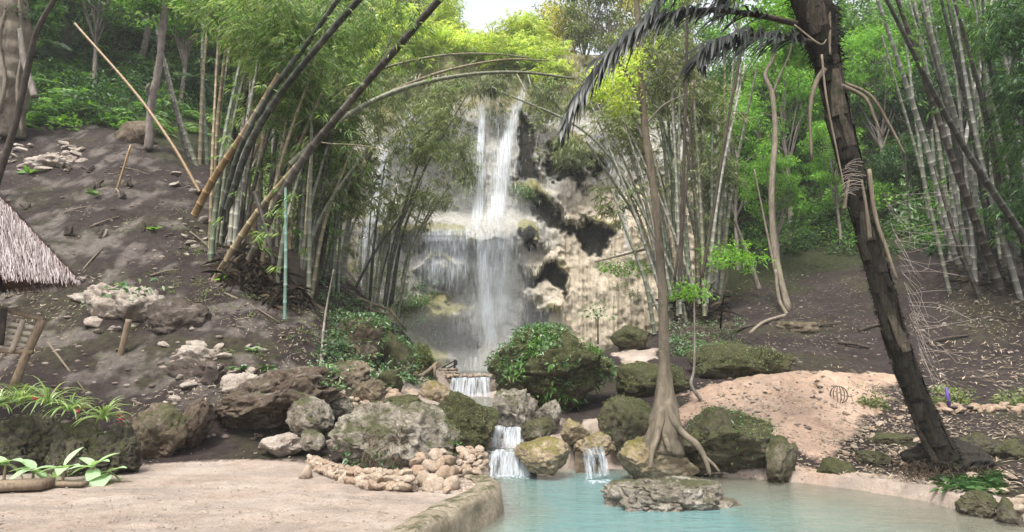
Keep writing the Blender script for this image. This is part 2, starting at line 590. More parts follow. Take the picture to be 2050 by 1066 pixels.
MAT['thatch'] = island_mat('thatch', ((0.1, 0.075, 0.07), (0.24, 0.2, 0.195), (0.4, 0.35, 0.34), (0.17, 0.135, 0.13)))
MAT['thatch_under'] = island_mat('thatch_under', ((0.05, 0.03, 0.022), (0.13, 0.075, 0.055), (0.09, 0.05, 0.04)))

# ------------------------------------------------------------------ terrain
POOL_Z = -0.30
ctl = []
for c in [
    # left bank, foot of the slope upwards
    (-150, 930, 9.3), (0, 925, 9.5), (150, 920, 9.7), (300, 910, 10.0), (420, 900, 10.3), (520, 896, 10.5), (620, 890, 10.8),
    (-150, 860, 10.6), (60, 850, 10.7), (250, 840, 10.8), (400, 790, 11.5), (540, 770, 11.9), (640, 810, 11.8),
    (-200, 720, 12.0), (100, 720, 12.1), (300, 700, 12.4), (480, 670, 13.0), (600, 660, 13.6),
    (-200, 600, 13.8), (50, 600, 13.8), (200, 590, 13.9), (400, 590, 14.2), (530, 610, 14.2), (640, 620, 15.0),
    (-200, 470, 16.0), (50, 480, 15.8), (250, 480, 15.8), (400, 520, 15.5),
    (-200, 370, 18.6), (60, 370, 18.6), (230, 370, 18.9), (400, 430, 17.5), (560, 560, 17.0),
    (-200, 250, 22.6), (50, 265, 22.2), (250, 275, 22.0), (420, 390, 19.5), (520, 470, 19.5), (640, 540, 19.5),
    (100, 120, 29), (-200, 90, 30), (350, 170, 30), (500, 300, 28), (640, 440, 27),
    (-300, -250, 48), (100, -200, 48), (400, -120, 48), (650, 100, 42),
    (690, 580, 19.0), (740, 610, 20.0), (800, 655, 21.5), (845, 715, 23.5),
    (690, 690, 15.5), (760, 730, 16.0), (700, 780, 13.0), (790, 775, 15.0), (740, 850, 11.5), (840, 840, 11.5), (850, 775, 17.0),
    (870, 748, 22.0), (890, 742, 25.0), (860, 775, 17.5),
    # right bank
    (1120, 830, 12.5), (1200, 830, 12.5), (1250, 870, 11.2), (1300, 850, 11.8), (1280, 760, 15.0), (1270, 705, 17.5),
    (1180, 720, 17.0), (1100, 730, 18), (1350, 790, 13.2), (1400, 820, 12.3), (1480, 775, 13.6), (1600, 765, 14.0), (1760, 765, 14.2),
    (1400, 900, 10.6), (1560, 870, 11.0), (1500, 930, 10.3), (1620, 930, 10.1), (1700, 900, 10.6), (1650, 820, 12.2),
    (1850, 830, 12.2), (1950, 860, 11.3), (1900, 940, 9.0), (2050, 930, 9.1), (2200, 930, 9.2), (2050, 990, 8.0), (1800, 940, 9.6),
    (1700, 700, 18.0), (1900, 700, 17.0), (2050, 690, 16.5), (2250, 680, 16), (1550, 680, 18.5), (1420, 690, 18.5),
    (1350, 650, 21), (1500, 630, 21.5), (1680, 600, 22.5), (1850, 590, 20.5), (2000, 560, 18), (2250, 540, 17),
    (1500, 560, 26), (1700, 520, 26), (1900, 500, 23.5), (2150, 470, 21),
    (1450, 400, 33), (1700, 330, 35), (1950, 320, 34), (2250, 300, 33), (1450, 150, 42), (1750, 50, 46), (2100, 50, 46), (2500, 0, 46)]:
    ctl.append(P(*c))
ctl = [tuple(c) for c in ctl]
# flat sand in front of the camera, the pool side and the stream bed
for y in (-8, -2, 2, 5, 7.5):
    for x in (-14, -9, -5, -2.5, -0.8):
        ctl.append((x, y, 0.0))
for y in (-8, -2, 2, 5):
    for x in (2, 6, 10, 15):
        ctl.append((x, y, -0.25))
ctl += [(-4.5, 8.4, 0), (-2.5, 8.8, 0), (-1.2, 9.2, 0.02), (8.5, 7.5, -0.1), (12, 8, 0.2), (-9, 8.2, 0), (-12, 8.4, 0)]
for (px, d, z) in [(1015, 9.0, -0.5), (1020, 10.4, -0.08), (1012, 11.3, 0.2), (1000, 13, 0.22), (975, 16, 0.25), (945, 19, 0.3),
                   (940, 20.5, 0.75), (960, 24, 0.75), (1100, 24, 1.0), (950, 28, 0.7), (1060, 28, 0.8), (860, 28, 0.8), (1180, 25, 1.4)]:
    ctl.append(((px - 1025) / FPX * d * 1.0, d, z))
for x in (-8, -6, -4, -2, 0, 2, 4, 6, 8):
    ctl += [(x, 31.5, 0.8 + max(0, abs(x) - 5) * 0.6), (x, 35.2, 1.2 + max(0, abs(x) - 5) * 0.6), (x, 38.6, 16.5), (x, 41.5, 18.5), (x, 52, 21.0), (x * 2, 72, 22)]
for x, z in ((-40, 34), (-25, 30), (-14, 26), (14, 26), (25, 30), (40, 34)):
    ctl += [(x, 58, z), (x * 1.5, 74, z + 6)]
CT = np.array(ctl)


def _fit(C):
    X = C[:, :2]
    n = len(X)
    K = np.linalg.norm(X[:, None] - X[None], axis=2)
    Pm = np.hstack([np.ones((n, 1)), X])
    K = K - 0.02 * np.eye(n)
    S = np.block([[K, Pm], [Pm.T, np.zeros((3, 3))]])
    return np.linalg.solve(S, np.concatenate([C[:, 2], np.zeros(3)]))


CW = _fit(CT)
POOL = [G(px, py, 0)[:2] for px, py in ((690, 1150), (790, 1092), (850, 1062), (905, 1027), (950, 1003), (985, 987), (998, 973), (988, 960))]
POOL += [G(px, py, POOL_Z)[:2] for px, py in ((975, 948), (1060, 942), (1145, 938), (1195, 922), (1240, 925), (1300, 942), (1420, 952), (1600, 966),
                                              (1700, 978), (1850, 1003), (1950, 1030), (2050, 1048), (2250, 1110))]
POOL += [A(9.0, 3.5), A(6, 1.0), A(-0.2, 1.0)]
POOL = np.array(POOL)


def poly_sd(x, y, poly):
    """signed distance to a polygon, positive inside"""
    p = np.stack([x, y], -1)
    best = np.full(len(p), 1e9)
    ins = np.zeros(len(p), bool)
    for a, b in zip(poly, np.roll(poly, -1, 0)):
        e = b - a
        t = np.clip(((p - a) @ e) / (e @ e), 0, 1)
        best = np.minimum(best, np.linalg.norm(p - a - t[:, None] * e, axis=1))
        c = ((a[1] > p[:, 1]) != (b[1] > p[:, 1])) & (p[:, 0] < (b[0] - a[0]) * (p[:, 1] - a[1]) / (b[1] - a[1] + 1e-12) + a[0])
        ins ^= c
    return np.where(ins, best, -best)


STREAM = np.array([[-0.05, 9.7], [-0.1, 10.6], [-0.1, 11.4], [-0.15, 12.6], [-0.45, 14.5], [-0.85, 17], [-1.3, 19.3], [-1.35, 20.6]])


def line_dist(x, y, ln):
    p = np.stack([x, y], -1)
    best = np.full(len(p), 1e9)
    for a, b in zip(ln[:-1], ln[1:]):
        e = b - a
        t = np.clip(((p - a) @ e) / (e @ e), 0, 1)
        best = np.minimum(best, np.linalg.norm(p - a - t[:, None] * e, axis=1))
    return best


MOUND = np.array([P(px, py, d)[:2] for px, py, d in ((1335, 830, 11.9), (1345, 790, 13.3), (1480, 765, 14.3), (1600, 755, 14.8), (1790, 758, 14.8), (1790, 800, 13.0),
                                                     (1700, 850, 11.6), (1690, 900, 10.6), (1640, 960, 9.9), (1580, 900, 10.4), (1480, 840, 11.6))])


def height_raw(x, y):
    X = np.stack([x, y], -1)
    out = np.empty(len(X))
    for s in range(0, len(X), 20000):
        q = X[s:s + 20000]
        K = np.linalg.norm(q[:, None] - CT[None, :, :2], axis=2)
        out[s:s + 20000] = K @ CW[:len(CT)] + CW[len(CT)] + q @ CW[len(CT) + 1:]
    flat = (x < 0.5) & (y < 8.0)
    steep = sstep(out, 0.15, 1.6)
    p3 = np.stack([x, y, 0 * x], -1)
    out = out + fbm(p3 * 0.9, 3, 4) * (0.012 + 0.20 * steep) + fbm(p3 * 4.1, 8, 3) * (0.03 + 0.06 * steep)
    out = np.where(x < 0.6, np.maximum(out, -0.02 + fbm(p3 * 2.2, 5, 3) * 0.012), out)
    out = out + sstep(poly_sd(x, y, MOUND), -0.1, 0.9) * (0.22 + 0.16 * fbm(p3 * 3.1, 19, 4) + 0.05 * fbm(p3 * 9, 20, 3))
    ld = line_dist(x, y, STREAM)
    sz = np.interp(y, [9.7, 10.7, 11.2, 19.2, 20.0, 40], [-0.35, -0.06, 0.2, 0.24, 0.7, 0.7])
    k = 1 - sstep(ld, 0.35, 0.8)
    out = np.where((y > 9.6) & (y < 21), out * (1 - k) + np.minimum(out, sz) * k, out)
    s = poly_sd(x, y, POOL)
    slope = 0.75 + (0.13 - 0.75) * sstep(x, 0.8, 3.2)
    inside = POOL_Z - 0.01 - np.minimum(0.95, s * slope) + fbm(p3 * 1.7, 4, 3) * 0.02
    out = np.where(s > 0, np.minimum(inside, out), np.where((s > -1.2) & (x > 0.3), np.maximum(out, POOL_Z + 0.01 + (-s) * 0.1), np.maximum(out, POOL_Z + 0.02)))
    return out


GX = np.arange(-80, 80.01, 0.2)
GY = np.arange(-10, 78.01, 0.2)
_gx, _gy = np.meshgrid(GX, GY, indexing='ij')
HG = height_raw(_gx.ravel(), _gy.ravel()).reshape(_gx.shape)


def hz(x, y):
    u = np.clip((np.asarray(x, float) + 80) / 0.2, 0, len(GX) - 1.001)
    v = np.clip((np.asarray(y, float) + 10) / 0.2, 0, len(GY) - 1.001)
    i, j = u.astype(int), v.astype(int)
    a, b = u - i, v - j
    return HG[i, j] * (1 - a) * (1 - b) + HG[i + 1, j] * a * (1 - b) + HG[i, j + 1] * (1 - a) * b + HG[i + 1, j + 1] * a * b


def TR(px, py, dmax=60):
    """where the directions of photo pixels px, py meet the terrain: points, and a hit mask"""
    px, py = np.atleast_1d(px).astype(float), np.atleast_1d(py).astype(float)
    cx, cy = (px - W_PX / 2) / FPX, (H_PX / 2 - py) / FPX
    kx, kz = cx / (CP - cy * SP), (SP + cy * CP) / (CP - cy * SP)
    ds = np.concatenate([np.arange(4, 14, 0.05), np.arange(14, dmax, 0.12)])
    z = CAMZ + kz[:, None] * ds
    below = z < hz(kx[:, None] * ds, 0 * kx[:, None] + ds)
    hit = below.any(1)
    d = ds[below.argmax(1)]
    pts = np.stack([kx * d, d, hz(kx * d, d)], -1)
    return pts, hit


def T1(px, py):
    p, h = TR(px, py)
    return p[0]


# the sheet itself, finer near the viewer
ys = np.concatenate([np.linspace(-9, 3.5, 30)[:-1], np.linspace(3.5, 14, 190)[:-1], 14 * (78 / 14) ** np.linspace(0, 1, 190)])
us = np.linspace(-1.7, 1.7, 520)
yy, uu = np.meshgrid(ys, us, indexing='ij')
xx = uu * np.maximum(7.0, 3 + yy)
tx, ty = xx.ravel(), yy.ravel()
tz = height_raw(tx, ty)
nr, ncol = yy.shape
ii, jj = np.meshgrid(np.arange(nr - 1), np.arange(ncol - 1), indexing='ij')
tf = np.stack([ii * ncol + jj, ii * ncol + jj + 1, (ii + 1) * ncol + jj + 1, (ii + 1) * ncol + jj], -1).reshape(-1, 4)
p3 = np.stack([tx, ty, tz], -1)
wob = fbm(p3 * 0.8, 21, 4)
# sand: the near terrace, the pool bed, the sand bank on the right and the patch behind the big boulder
sand = np.where((tx < 1.2), 1 - sstep(tz + wob * 0.12 + sstep(ty, 8.4, 10.4) * 0.25, 0.1, 0.3), 0) * (ty < 12.5)
bank = np.array([G(px, py, 0.2)[:2] for px, py in ((1330, 960), (1600, 985), (2100, 1080), (2100, 1000), (1820, 965), (1700, 910), (1690, 860), (1560, 900), (1400, 900))])
PATCH = np.array([P(px, py, d)[:2] for px, py, d in ((1225, 775, 14.6), (1235, 690, 18.4), (1322, 690, 18.4), (1312, 745, 15.5), (1270, 775, 14.6))])
for poly, soft in ((MOUND, 0.45), (PATCH, 0.3)):
    sand = np.maximum(sand, sstep(poly_sd(tx, ty, poly) + wob * 0.7, -soft * 0.6, soft))
shore = sstep(poly_sd(tx, ty, POOL) + 0.55 + wob * 0.4, 0, 0.3)
sand = np.maximum(sand, shore)
sand = np.maximum(sand, (1 - sstep(line_dist(tx, ty, STREAM) + wob * 0.4, 0.6, 1.3)) * (ty < 21))
path_left = (1 - sstep(line_dist(tx, ty, np.array([[-2.5, 14.5], [-2.2, 17.5], [-2.6, 21], [-3.0, 26]])) + wob * 0.5, 0.5, 0.9))
sand = np.maximum(sand, path_left * 0.85)
forest = np.maximum.reduce([
    sstep(tz - 0.32 * np.abs(tx) + wob * 1.5, 4.6, 6.6) * (tx < 0) * (ty > 15),
    sstep(ty + wob * 3, 23.5, 26) * (tx > 0)])
stone_f = sstep(ridged(p3 * 0.75, 31, 5) + 0.5 * fbm(p3 * 3.7, 5, 4), 0.5, 0.75) * (tx < -1) * sstep(tz, 0.5, 1.4)
green = sstep(fbm(p3 * 0.5, 41, 4), 0.12, 0.4)


def terrain_mat():
    m, nt, out = M('forest_ground')
    pos = wpos(nt)
    n1 = noise(nt, pos, 0.9, 7, 0.65)
    n2 = noise(nt, pos, 7, 8, 0.7)
    n3 = noise(nt, pos, 45, 5, 0.75)
    soil = ramp(nt, mixc(nt, 0.5, n1, n2), [(0.3, (0.014, 0.010, 0.0095)), (0.5, (0.034, 0.0255, 0.023)), (0.7, (0.07, 0.055, 0.049))])
    soil = mixc(nt, 0.85, soil, ramp(nt, n3, [(0.3, 0.5), (0.62, 1.2)]), 'MULTIPLY')
    grn = mixc(nt, math_(nt, 'MULTIPLY', attr(nt, 'green'), ramp(nt, n2, [(0.4, 0.0), (0.62, 0.6)])), soil, (0.05, 0.053, 0.02))
    lime = ramp(nt, mixc(nt, 0.5, n2, n3), [(0.35, (0.05, 0.04, 0.034)), (0.62, (0.28, 0.245, 0.22))])
    c = mixc(nt, math_(nt, 'MULTIPLY', attr(nt, 'stone'), 0.5), grn, lime)
    fl = ramp(nt, n2, [(0.35, (0.012, 0.016, 0.007)), (0.65, (0.045, 0.05, 0.02))])
    c = mixc(nt, attr(nt, 'forest'), c, fl)
    sd = ramp(nt, mixc(nt, 0.35, n1, n2), [(0.32, (0.24, 0.18, 0.14)), (0.5, (0.36, 0.29, 0.24)), (0.68, (0.45, 0.385, 0.335))])
    sd = mixc(nt, 0.7, sd, ramp(nt, n3, [(0.28, 0.62), (0.55, 1.1)]), 'MULTIPLY')
    drt = ramp(nt, noise(nt, vmul(nt, pos, (0.5, 1.6, 1)), 1.6, 6, 0.7, 0.6), [(0.46, 0.0), (0.64, 0.7)])
    sd = mixc(nt, drt, sd, (0.23, 0.195, 0.17))
    sd = mixc(nt, attr(nt, 'mound'), sd, mixc(nt, 1.0, sd, (1.12, 0.98, 0.87), 'MULTIPLY'))
    sf = math_(nt, 'ADD', attr(nt, 'sand'), math_(nt, 'MULTIPLY', math_(nt, 'SUBTRACT', n2, 0.5), 0.8))
    c = mixc(nt, ramp(nt, sf, [(0.35, 0.0), (0.65, 1.0)]), c, sd)
    h = math_(nt, 'ADD', math_(nt, 'MULTIPLY', n2, 1.0), math_(nt, 'MULTIPLY', n3, 0.35))
    bsdf(nt, out, c, 0.95, bump(nt, h, 1.0, 0.075), 0.15)
    return m


ground = mk('terrain', p3, tf, terrain_mat(), attrs={'mound': sstep(poly_sd(tx, ty, MOUND) + 0.6, 0, 0.6), 'sand': sand, 'forest': forest, 'stone': stone_f, 'green': green},
            label='sandy terrace and bare brown earth slopes rising around the pool', kind='structure')


# ------------------------------------------------------------------ water
def water_mat(name, deep=(0.115, 0.2, 0.196), shallow=(0.23, 0.21, 0.165)):
    m, nt, out = M(name)
    pos = wpos(nt)
    v = vmul(nt, pos, (1.0, 2.6, 1))
    r = noise(nt, v, 2.2, 4, 0.6, 0.6)
    r2 = noise(nt, v, 9, 3, 0.6, 0.3)
    h = math_(nt, 'ADD', r, math_(nt, 'MULTIPLY', r2, 0.35))
    nb = bump(nt, h, 0.4, 0.05)
    dep = attr(nt, 'depth')
    body = nt.nodes.new('ShaderNodeBsdfDiffuse')
    c = ramp(nt, math_(nt, 'ADD', dep, math_(nt, 'MULTIPLY', math_(nt, 'SUBTRACT', noise(nt, pos, 0.9, 4), 0.5), 0.25)),
             [(0.05, shallow), (0.3, (0.18, 0.235, 0.2)), (0.7, deep)])
    nt.links.new(c, body.inputs['Color'])
    tr = nt.nodes.new('ShaderNodeBsdfTransparent')
    tr.inputs['Color'].default_value = (0.86, 0.97, 0.94, 1)
    mx = nt.nodes.new('ShaderNodeMixShader')
    nt.links.new(ramp(nt, dep, [(0.0, 0.25), (0.3, 0.72), (0.75, 0.97)]), mx.inputs[0])
    nt.links.new(tr.outputs[0], mx.inputs[1])
    nt.links.new(body.outputs[0], mx.inputs[2])
    gl = nt.nodes.new('ShaderNodeBsdfGlossy')
    gl.inputs['Roughness'].default_value = 0.05
    nt.links.new(nb, gl.inputs['Normal'])
    fr = nt.nodes.new('ShaderNodeFresnel')
    fr.inputs['IOR'].default_value = 1.4
    nt.links.new(nb, fr.inputs['Normal'])
    m2 = nt.nodes.new('ShaderNodeMixShader')
    nt.links.new(fr.outputs[0], m2.inputs[0])
    nt.links.new(mx.outputs[0], m2.inputs[1])
    nt.links.new(gl.outputs[0], m2.inputs[2])
    nt.links.new(m2.outputs[0], out.inputs['Surface'])
    return m


def white_water_mat(name, opa=1.0, sx=26.0, sy=1.6, lo=0.38, hi=0.62, tint=(0.8, 0.86, 0.93)):
    """falling water: bright streaks with gaps between them; attribute edge thins the rims"""
    m, nt, out = M(name)
    uv = nt.nodes.new('ShaderNodeUVMap').outputs[0]
    n1 = noise(nt, vmul(nt, uv, (sx, sy, 1)), 1.0, 5, 0.65, 0.3)
    n2 = noise(nt, vmul(nt, uv, (sx * 3.3, sy * 2.2, 1)), 1.0, 4, 0.7, 0.2)
    f = math_(nt, 'ADD', math_(nt, 'MULTIPLY', n1, 0.62), math_(nt, 'MULTIPLY', n2, 0.38))
    f = math_(nt, 'ADD', f, math_(nt, 'MULTIPLY', math_(nt, 'SUBTRACT', attr(nt, 'edge'), 1.0), 0.35))
    f = ramp(nt, f, [(lo, 0.0), (hi, 1.0)])
    f = math_(nt, 'MULTIPLY', f, opa)
    d = nt.nodes.new('ShaderNodeBsdfDiffuse')
    d.inputs['Color'].default_value = (*tint, 1)
    t = nt.nodes.new('ShaderNodeBsdfTranslucent')
    t.inputs['Color'].default_value = (*tint, 1)
    a = nt.nodes.new('ShaderNodeMixShader')
    a.inputs[0].default_value = 0.4
    nt.links.new(d.outputs[0], a.inputs[1])
    nt.links.new(t.outputs[0], a.inputs[2])
    tr = nt.nodes.new('ShaderNodeBsdfTransparent')
    mx = nt.nodes.new('ShaderNodeMixShader')
    nt.links.new(f, mx.inputs[0])
    nt.links.new(tr.outputs[0], mx.inputs[1])
    nt.links.new(a.outputs[0], mx.inputs[2])
    nt.links.new(mx.outputs[0], out.inputs['Surface'])
    return m


MAT['water'] = water_mat('turquoise_water')
MAT['fall'] = white_water_mat('falling_water', 0.74, 20, 0.8, 0.38, 0.7)
MAT['fall_bright'] = white_water_mat('bright_falling_water', 0.86, 18, 0.7, 0.35, 0.66, (0.86, 0.9, 0.95))
MAT['fall_thin'] = white_water_mat('thin_falling_water', 0.6, 18, 0.6, 0.4, 0.72)
MAT['trickle'] = white_water_mat('trickling_water', 0.7, 9, 1.0, 0.42, 0.68)
MAT['cascade'] = white_water_mat('cascading_water', 0.92, 11, 1.0, 0.38, 0.62)

wx, wy = np.meshgrid(np.linspace(-3.5, 14, 150), np.linspace(1.0, 10.9, 110), indexing='ij')
q = np.stack([wx.ravel(), wy.ravel(), np.full(wx.size, POOL_Z)], -1)
dep = np.clip((POOL_Z - height_raw(q[:, 0], q[:, 1])) / 0.9, 0, 1)
keep = poly_sd(q[:, 0], q[:, 1], POOL) > -0.35
ii, jj = np.meshgrid(np.arange(149), np.arange(109), indexing='ij')
f = np.stack([ii * 110 + jj, (ii + 1) * 110 + jj, (ii + 1) * 110 + jj + 1, ii * 110 + jj + 1], -1).reshape(-1, 4)
f = f[keep[f].all(1)]
mk('pool_water', q, f, MAT['water'], attrs={'depth': dep}, label='shallow turquoise pool in front of the cascades', kind='structure')


def strip_water(name, pts, z0, label):
    """level stream water between two banks; pts = (x_left, x_right, y, z)"""
    V, uv = [], []
    n = 10
    for xl, xr, y, z in pts:
        for k in range(n):
            V.append((xl + (xr - xl) * k / (n - 1), y, z))
    m = len(pts)
    i, j = np.meshgrid(np.arange(m - 1), np.arange(n - 1), indexing='ij')
    F = np.stack([i * n + j, i * n + j + 1, (i + 1) * n + j + 1, (i + 1) * n + j], -1).reshape(-1, 4)
    mk(name, V, F, MAT['water'], attrs={'depth': np.full(len(V), 0.16)}, label=label, kind='structure')


zc1 = P(1020, 906, 10.4)[2]
zc2 = P(1012, 857, 11.15)[2]
zc3 = P(940, 757, 19.6)[2]
strip_water('stream_water', [(-0.42, 0.4, 10.43, zc1), (-0.5, 0.35, 10.7, zc1), (-0.6, 0.4, 11.0, zc1 + 0.005)], 0, 'stream water on the step above the lowest cascade')
strip_water('stream_water', [(-0.42, 0.25, 11.2, zc2), (-0.5, 0.3, 12.3, zc2 + 0.01), (-0.85, 0.1, 14.5, zc2 + 0.02), (-1.3, -0.35, 17, zc2 + 0.03), (-2.0, -0.6, 19.4, zc2 + 0.04)], 0,
            'narrow stream water between the mossy boulders')
strip_water('stream_water', [(-2.1, 0.6, 19.7, zc3), (-3.2, 2.0, 22, zc3 + 0.01), (-5.5, 4, 26, zc3 + 0.02), (-6.5, 6, 33.5, zc3 + 0.03)], 0,
            'pale water of the upper basin under the waterfall')


def cascade(name, lipL, lipR, foot_z, reach, label, mat='cascade', n=26, m=14, jag=0.06, foam=True):
    """water sheet over a lip between two points, falling to foot_z and reaching forward"""
    lipL, lipR = np.asarray(lipL), np.asarray(lipR)
    u = np.linspace(0, 1, n)
    lip = lipL + (lipR - lipL) * u[:, None]
    jit = fbm(np.stack([u * 6, 0 * u, 0 * u + len(label)], -1), 3, 3)
    V, uv, ed = [], [], []
    wid = np.linalg.norm(lipR - lipL)
    for k in range(m):
        t = k / (m - 1)
        if t < 0.25:
            fwd, dz = (t / 0.25 - 1) * 0.3, 0.0
        else:
            s = (t - 0.25) / 0.75
            fwd, dz = reach * s ** 0.6, (lipL[2] - foot_z) * s ** 1.5
        q = lip.copy()
        q[:, 1] -= fwd + jit * jag * (t > 0.2)
        q[:, 2] -= dz - 0.012
        q[:, 2] += fbm(np.stack([u * 9, 0 * u + t * 2, 0 * u], -1), 6, 2) * 0.02
        q[:, 0] += (u - 0.5) * 0.12 * t * wid
        V.append(q); uv.append(np.stack([u * wid, np.full(n, t * 0.9)], -1))
        ed.append(0.55 + 0.45 * sstep(np.minimum(u, 1 - u), 0.0, 0.12))
    V, uv, ed = np.concatenate(V), np.concatenate(uv), np.concatenate(ed)
    i, j = np.meshgrid(np.arange(m - 1), np.arange(n - 1), indexing='ij')
    F = np.stack([i * n + j, (i + 1) * n + j, (i + 1) * n + j + 1, i * n + j + 1], -1).reshape(-1, 4)
    base = (lipL + lipR) / 2
    t = empty(name, (base[0], base[1] - reach, foot_z), label, 'cascade')
    mk('water_sheet', V, F, MAT[mat], t, uv=uv, attrs={'edge': ed})
    # rock step behind the sheet
    V2 = []
    for k in range(m):
        s = k / (m - 1)
        q = lip.copy()
        q[:, 1] += 0.12 - 0.1 * s + 0.05 * fbm(np.stack([u * 5, 0 * u + s * 3, 0 * u + 2], -1), 9, 3)
        q[:, 2] -= 0.03 + (lipL[2] - foot_z + 0.1) * s
        q[:, 0] += (u - 0.5) * 0.3 * wid
        V2.append(q)
    mk('rock_step', np.concatenate(V2), F, MAT['brown_rock'], t)
    if foam:
        a = np.linspace(0, 1, 24)
        fv, fu, fe = [], [], []
        for k in range(7):
            s = k / 6
            q = lipL + (lipR - lipL) * a[:, None]
            q[:, 1] -= reach - 0.05 + s * 0.75 * (0.6 + 0.4 * np.sin(a * np.pi)) + 0.08 * s * fbm(np.stack([a * 5, 0 * a, 0 * a + 7], -1), 2, 2)
            q[:, 0] += (a - 0.5) * wid * (0.2 + 0.45 * s)
            q[:, 2] = foot_z + 0.014
            fv.append(q); fu.append(np.stack([q[:, 0] * 1.2, q[:, 1] * 6], -1))
            fe.append((1 - 0.8 * s) * (0.3 + 0.7 * sstep(np.minimum(a, 1 - a), 0, 0.15)))
        i, j = np.meshgrid(np.arange(6), np.arange(23), indexing='ij')
        Ff = np.stack([i * 24 + j, (i + 1) * 24 + j, (i + 1) * 24 + j + 1, i * 24 + j + 1], -1).reshape(-1, 4)
        mk('foam', np.concatenate(fv), Ff, MAT['cascade'], t, uv=np.concatenate(fu), attrs={'edge': np.concatenate(fe)})
    return t


cascade('cascade', P(976, 907, 10.4), P(1062, 907, 10.4), POOL_Z, 0.16, 'lowest white cascade pouring into the pool beside the stone heap')
cascade('cascade', P(984, 857, 11.15), P(1047, 857, 11.15), zc1, 0.2, 'middle white cascade below the dark mossy boulder')
cascade('cascade', P(900, 758, 19.6), P(985, 757, 19.6), zc2 + 0.04, 0.3, 'far cascade spilling from the upper basin under the waterfall')
cascade('cascade', P(1160, 905, 10.5), P(1206, 892, 10.6), POOL_Z, 0.7, 'slanting trickle of water between the tan rocks beside the pool', 'trickle', foam=True)

# rim of the upper basin: a row of pale stones is part of the masonry there
# pool edge: rough concrete kerb on the sandy side
kp = np.array([G(px, py, 0.0) for px, py in ((690, 1150), (790, 1092), (850, 1062), (905, 1027), (950, 1003), (985, 987), (998, 973), (988, 958), (965, 951))])
kc = spline(kp, 90)
T_, N0, _ = frames(kc)
side = nrm(np.cross(T_, A(0, 0, 1)))      # points to the water
prof = [(-0.30, 0.004), (-0.28, 0.028), (-0.16, 0.035), (-0.05, 0.03), (0.0, 0.0), (0.03, -0.08), (0.045, -0.2), (0.06, -0.33), (0.09, -0.6), (0.12, -0.95)]
V = []
for k, (o, z) in enumerate(prof):
    q = kc + side * o
    q[:, 2] = z
    a = fbm(kc * 3.1 + k * 0.7, 14, 4)
    q = q + side * (a * (0.05 if k > 3 else 0.02))[:, None]
    q[:, 2] += fbm(kc * 5 + k, 15, 3) * 0.012
    V.append(q)
n = len(kc)
i, j = np.meshgrid(np.arange(len(prof) - 1), np.arange(n - 1), indexing='ij')
F = np.stack([i * n + j, i * n + j + 1, (i + 1) * n + j + 1, (i + 1) * n + j], -1).reshape(-1, 4)
MAT['kerb'] = rock_mat('weathered_concrete', ((0.14, 0.11, 0.08), (0.3, 0.25, 0.18), (0.42, 0.36, 0.28)), 0.3, scale=2, pale=0.2)
mk('pool_edge', np.concatenate(V), F, MAT['kerb'], base=kc[40], label='curved rough concrete pool edge between sand and water', cat='pool edge')

# ------------------------------------------------------------------ cliff
CX0, CX1, CY0, CY1 = 600, 1400, 110, 775
cnx, cny = 400, 330
cpx, cpy = np.meshgrid(np.linspace(CX0, CX1, cnx), np.linspace(CY0, CY1, cny), indexing='ij')
cpx, cpy = cpx.ravel(), cpy.ravel()


def bell(x, c, w):
    return np.exp(-((x - c) / w) ** 2)


q3 = np.stack([cpx / 60, cpy / 60, 0 * cpx], -1)
w1 = fbm(q3 * 1.3, 51, 4); w2 = fbm(q3 * 1.3 + 40, 52, 4)
X, Y = cpx + 22 * w1 + 7 * fbm(q3 * 6, 53, 3), cpy + 22 * w2 + 9 * fbm(q3 * 6 + 9, 54, 3)
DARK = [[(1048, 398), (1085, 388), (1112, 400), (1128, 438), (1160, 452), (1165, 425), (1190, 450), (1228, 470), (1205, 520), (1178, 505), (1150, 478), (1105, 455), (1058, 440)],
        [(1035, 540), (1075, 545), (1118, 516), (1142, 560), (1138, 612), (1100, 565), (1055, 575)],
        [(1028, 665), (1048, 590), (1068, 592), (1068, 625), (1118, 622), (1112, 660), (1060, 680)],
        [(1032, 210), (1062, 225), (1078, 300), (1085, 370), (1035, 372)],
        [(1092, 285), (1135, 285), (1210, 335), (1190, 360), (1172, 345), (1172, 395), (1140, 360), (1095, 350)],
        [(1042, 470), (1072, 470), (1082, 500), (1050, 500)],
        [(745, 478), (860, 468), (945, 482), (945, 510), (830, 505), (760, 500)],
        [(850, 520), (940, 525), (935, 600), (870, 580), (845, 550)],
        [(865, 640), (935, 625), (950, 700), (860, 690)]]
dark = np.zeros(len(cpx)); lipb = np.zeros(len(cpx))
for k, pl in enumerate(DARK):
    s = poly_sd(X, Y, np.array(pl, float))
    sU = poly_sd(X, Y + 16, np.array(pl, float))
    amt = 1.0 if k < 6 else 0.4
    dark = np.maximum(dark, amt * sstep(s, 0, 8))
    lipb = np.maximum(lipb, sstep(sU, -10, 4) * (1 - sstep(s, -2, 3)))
D = 34.0 + 0 * cpx
D = D - 2.0 * sstep(cpx, 1040, 1260) - 1.6 * sstep(cpx, 1240, 1400) - 2.4 * (1 - sstep(cpx, 690, 860))
D = D + 2.2 * (1 - sstep(cpy, 130, 330))                       # leans back towards the top
dome = bell(cpx, 950, 105) * sstep(cpy, 415, 462) * (1 - sstep(Y, 482, 505))
D = D - 2.4 * dome - 0.9 * bell(cpx, 1000, 60) * sstep(cpy, 430, 480) * (1 - sstep(cpy, 520, 600))
D = D - 1.6 * bell(cpx, 900, 55) * bell(cpy, 535, 28) - 2.2 * bell(cpx, 905, 50) * sstep(Y, 592, 612) * (1 - sstep(Y, 640, 665))
D = D - 1.5 * bell(cpx, 900, 60) * sstep(cpy, 690, 720) - 1.6 * bell(cpx, 1020, 55) * sstep(cpy, 650, 740)
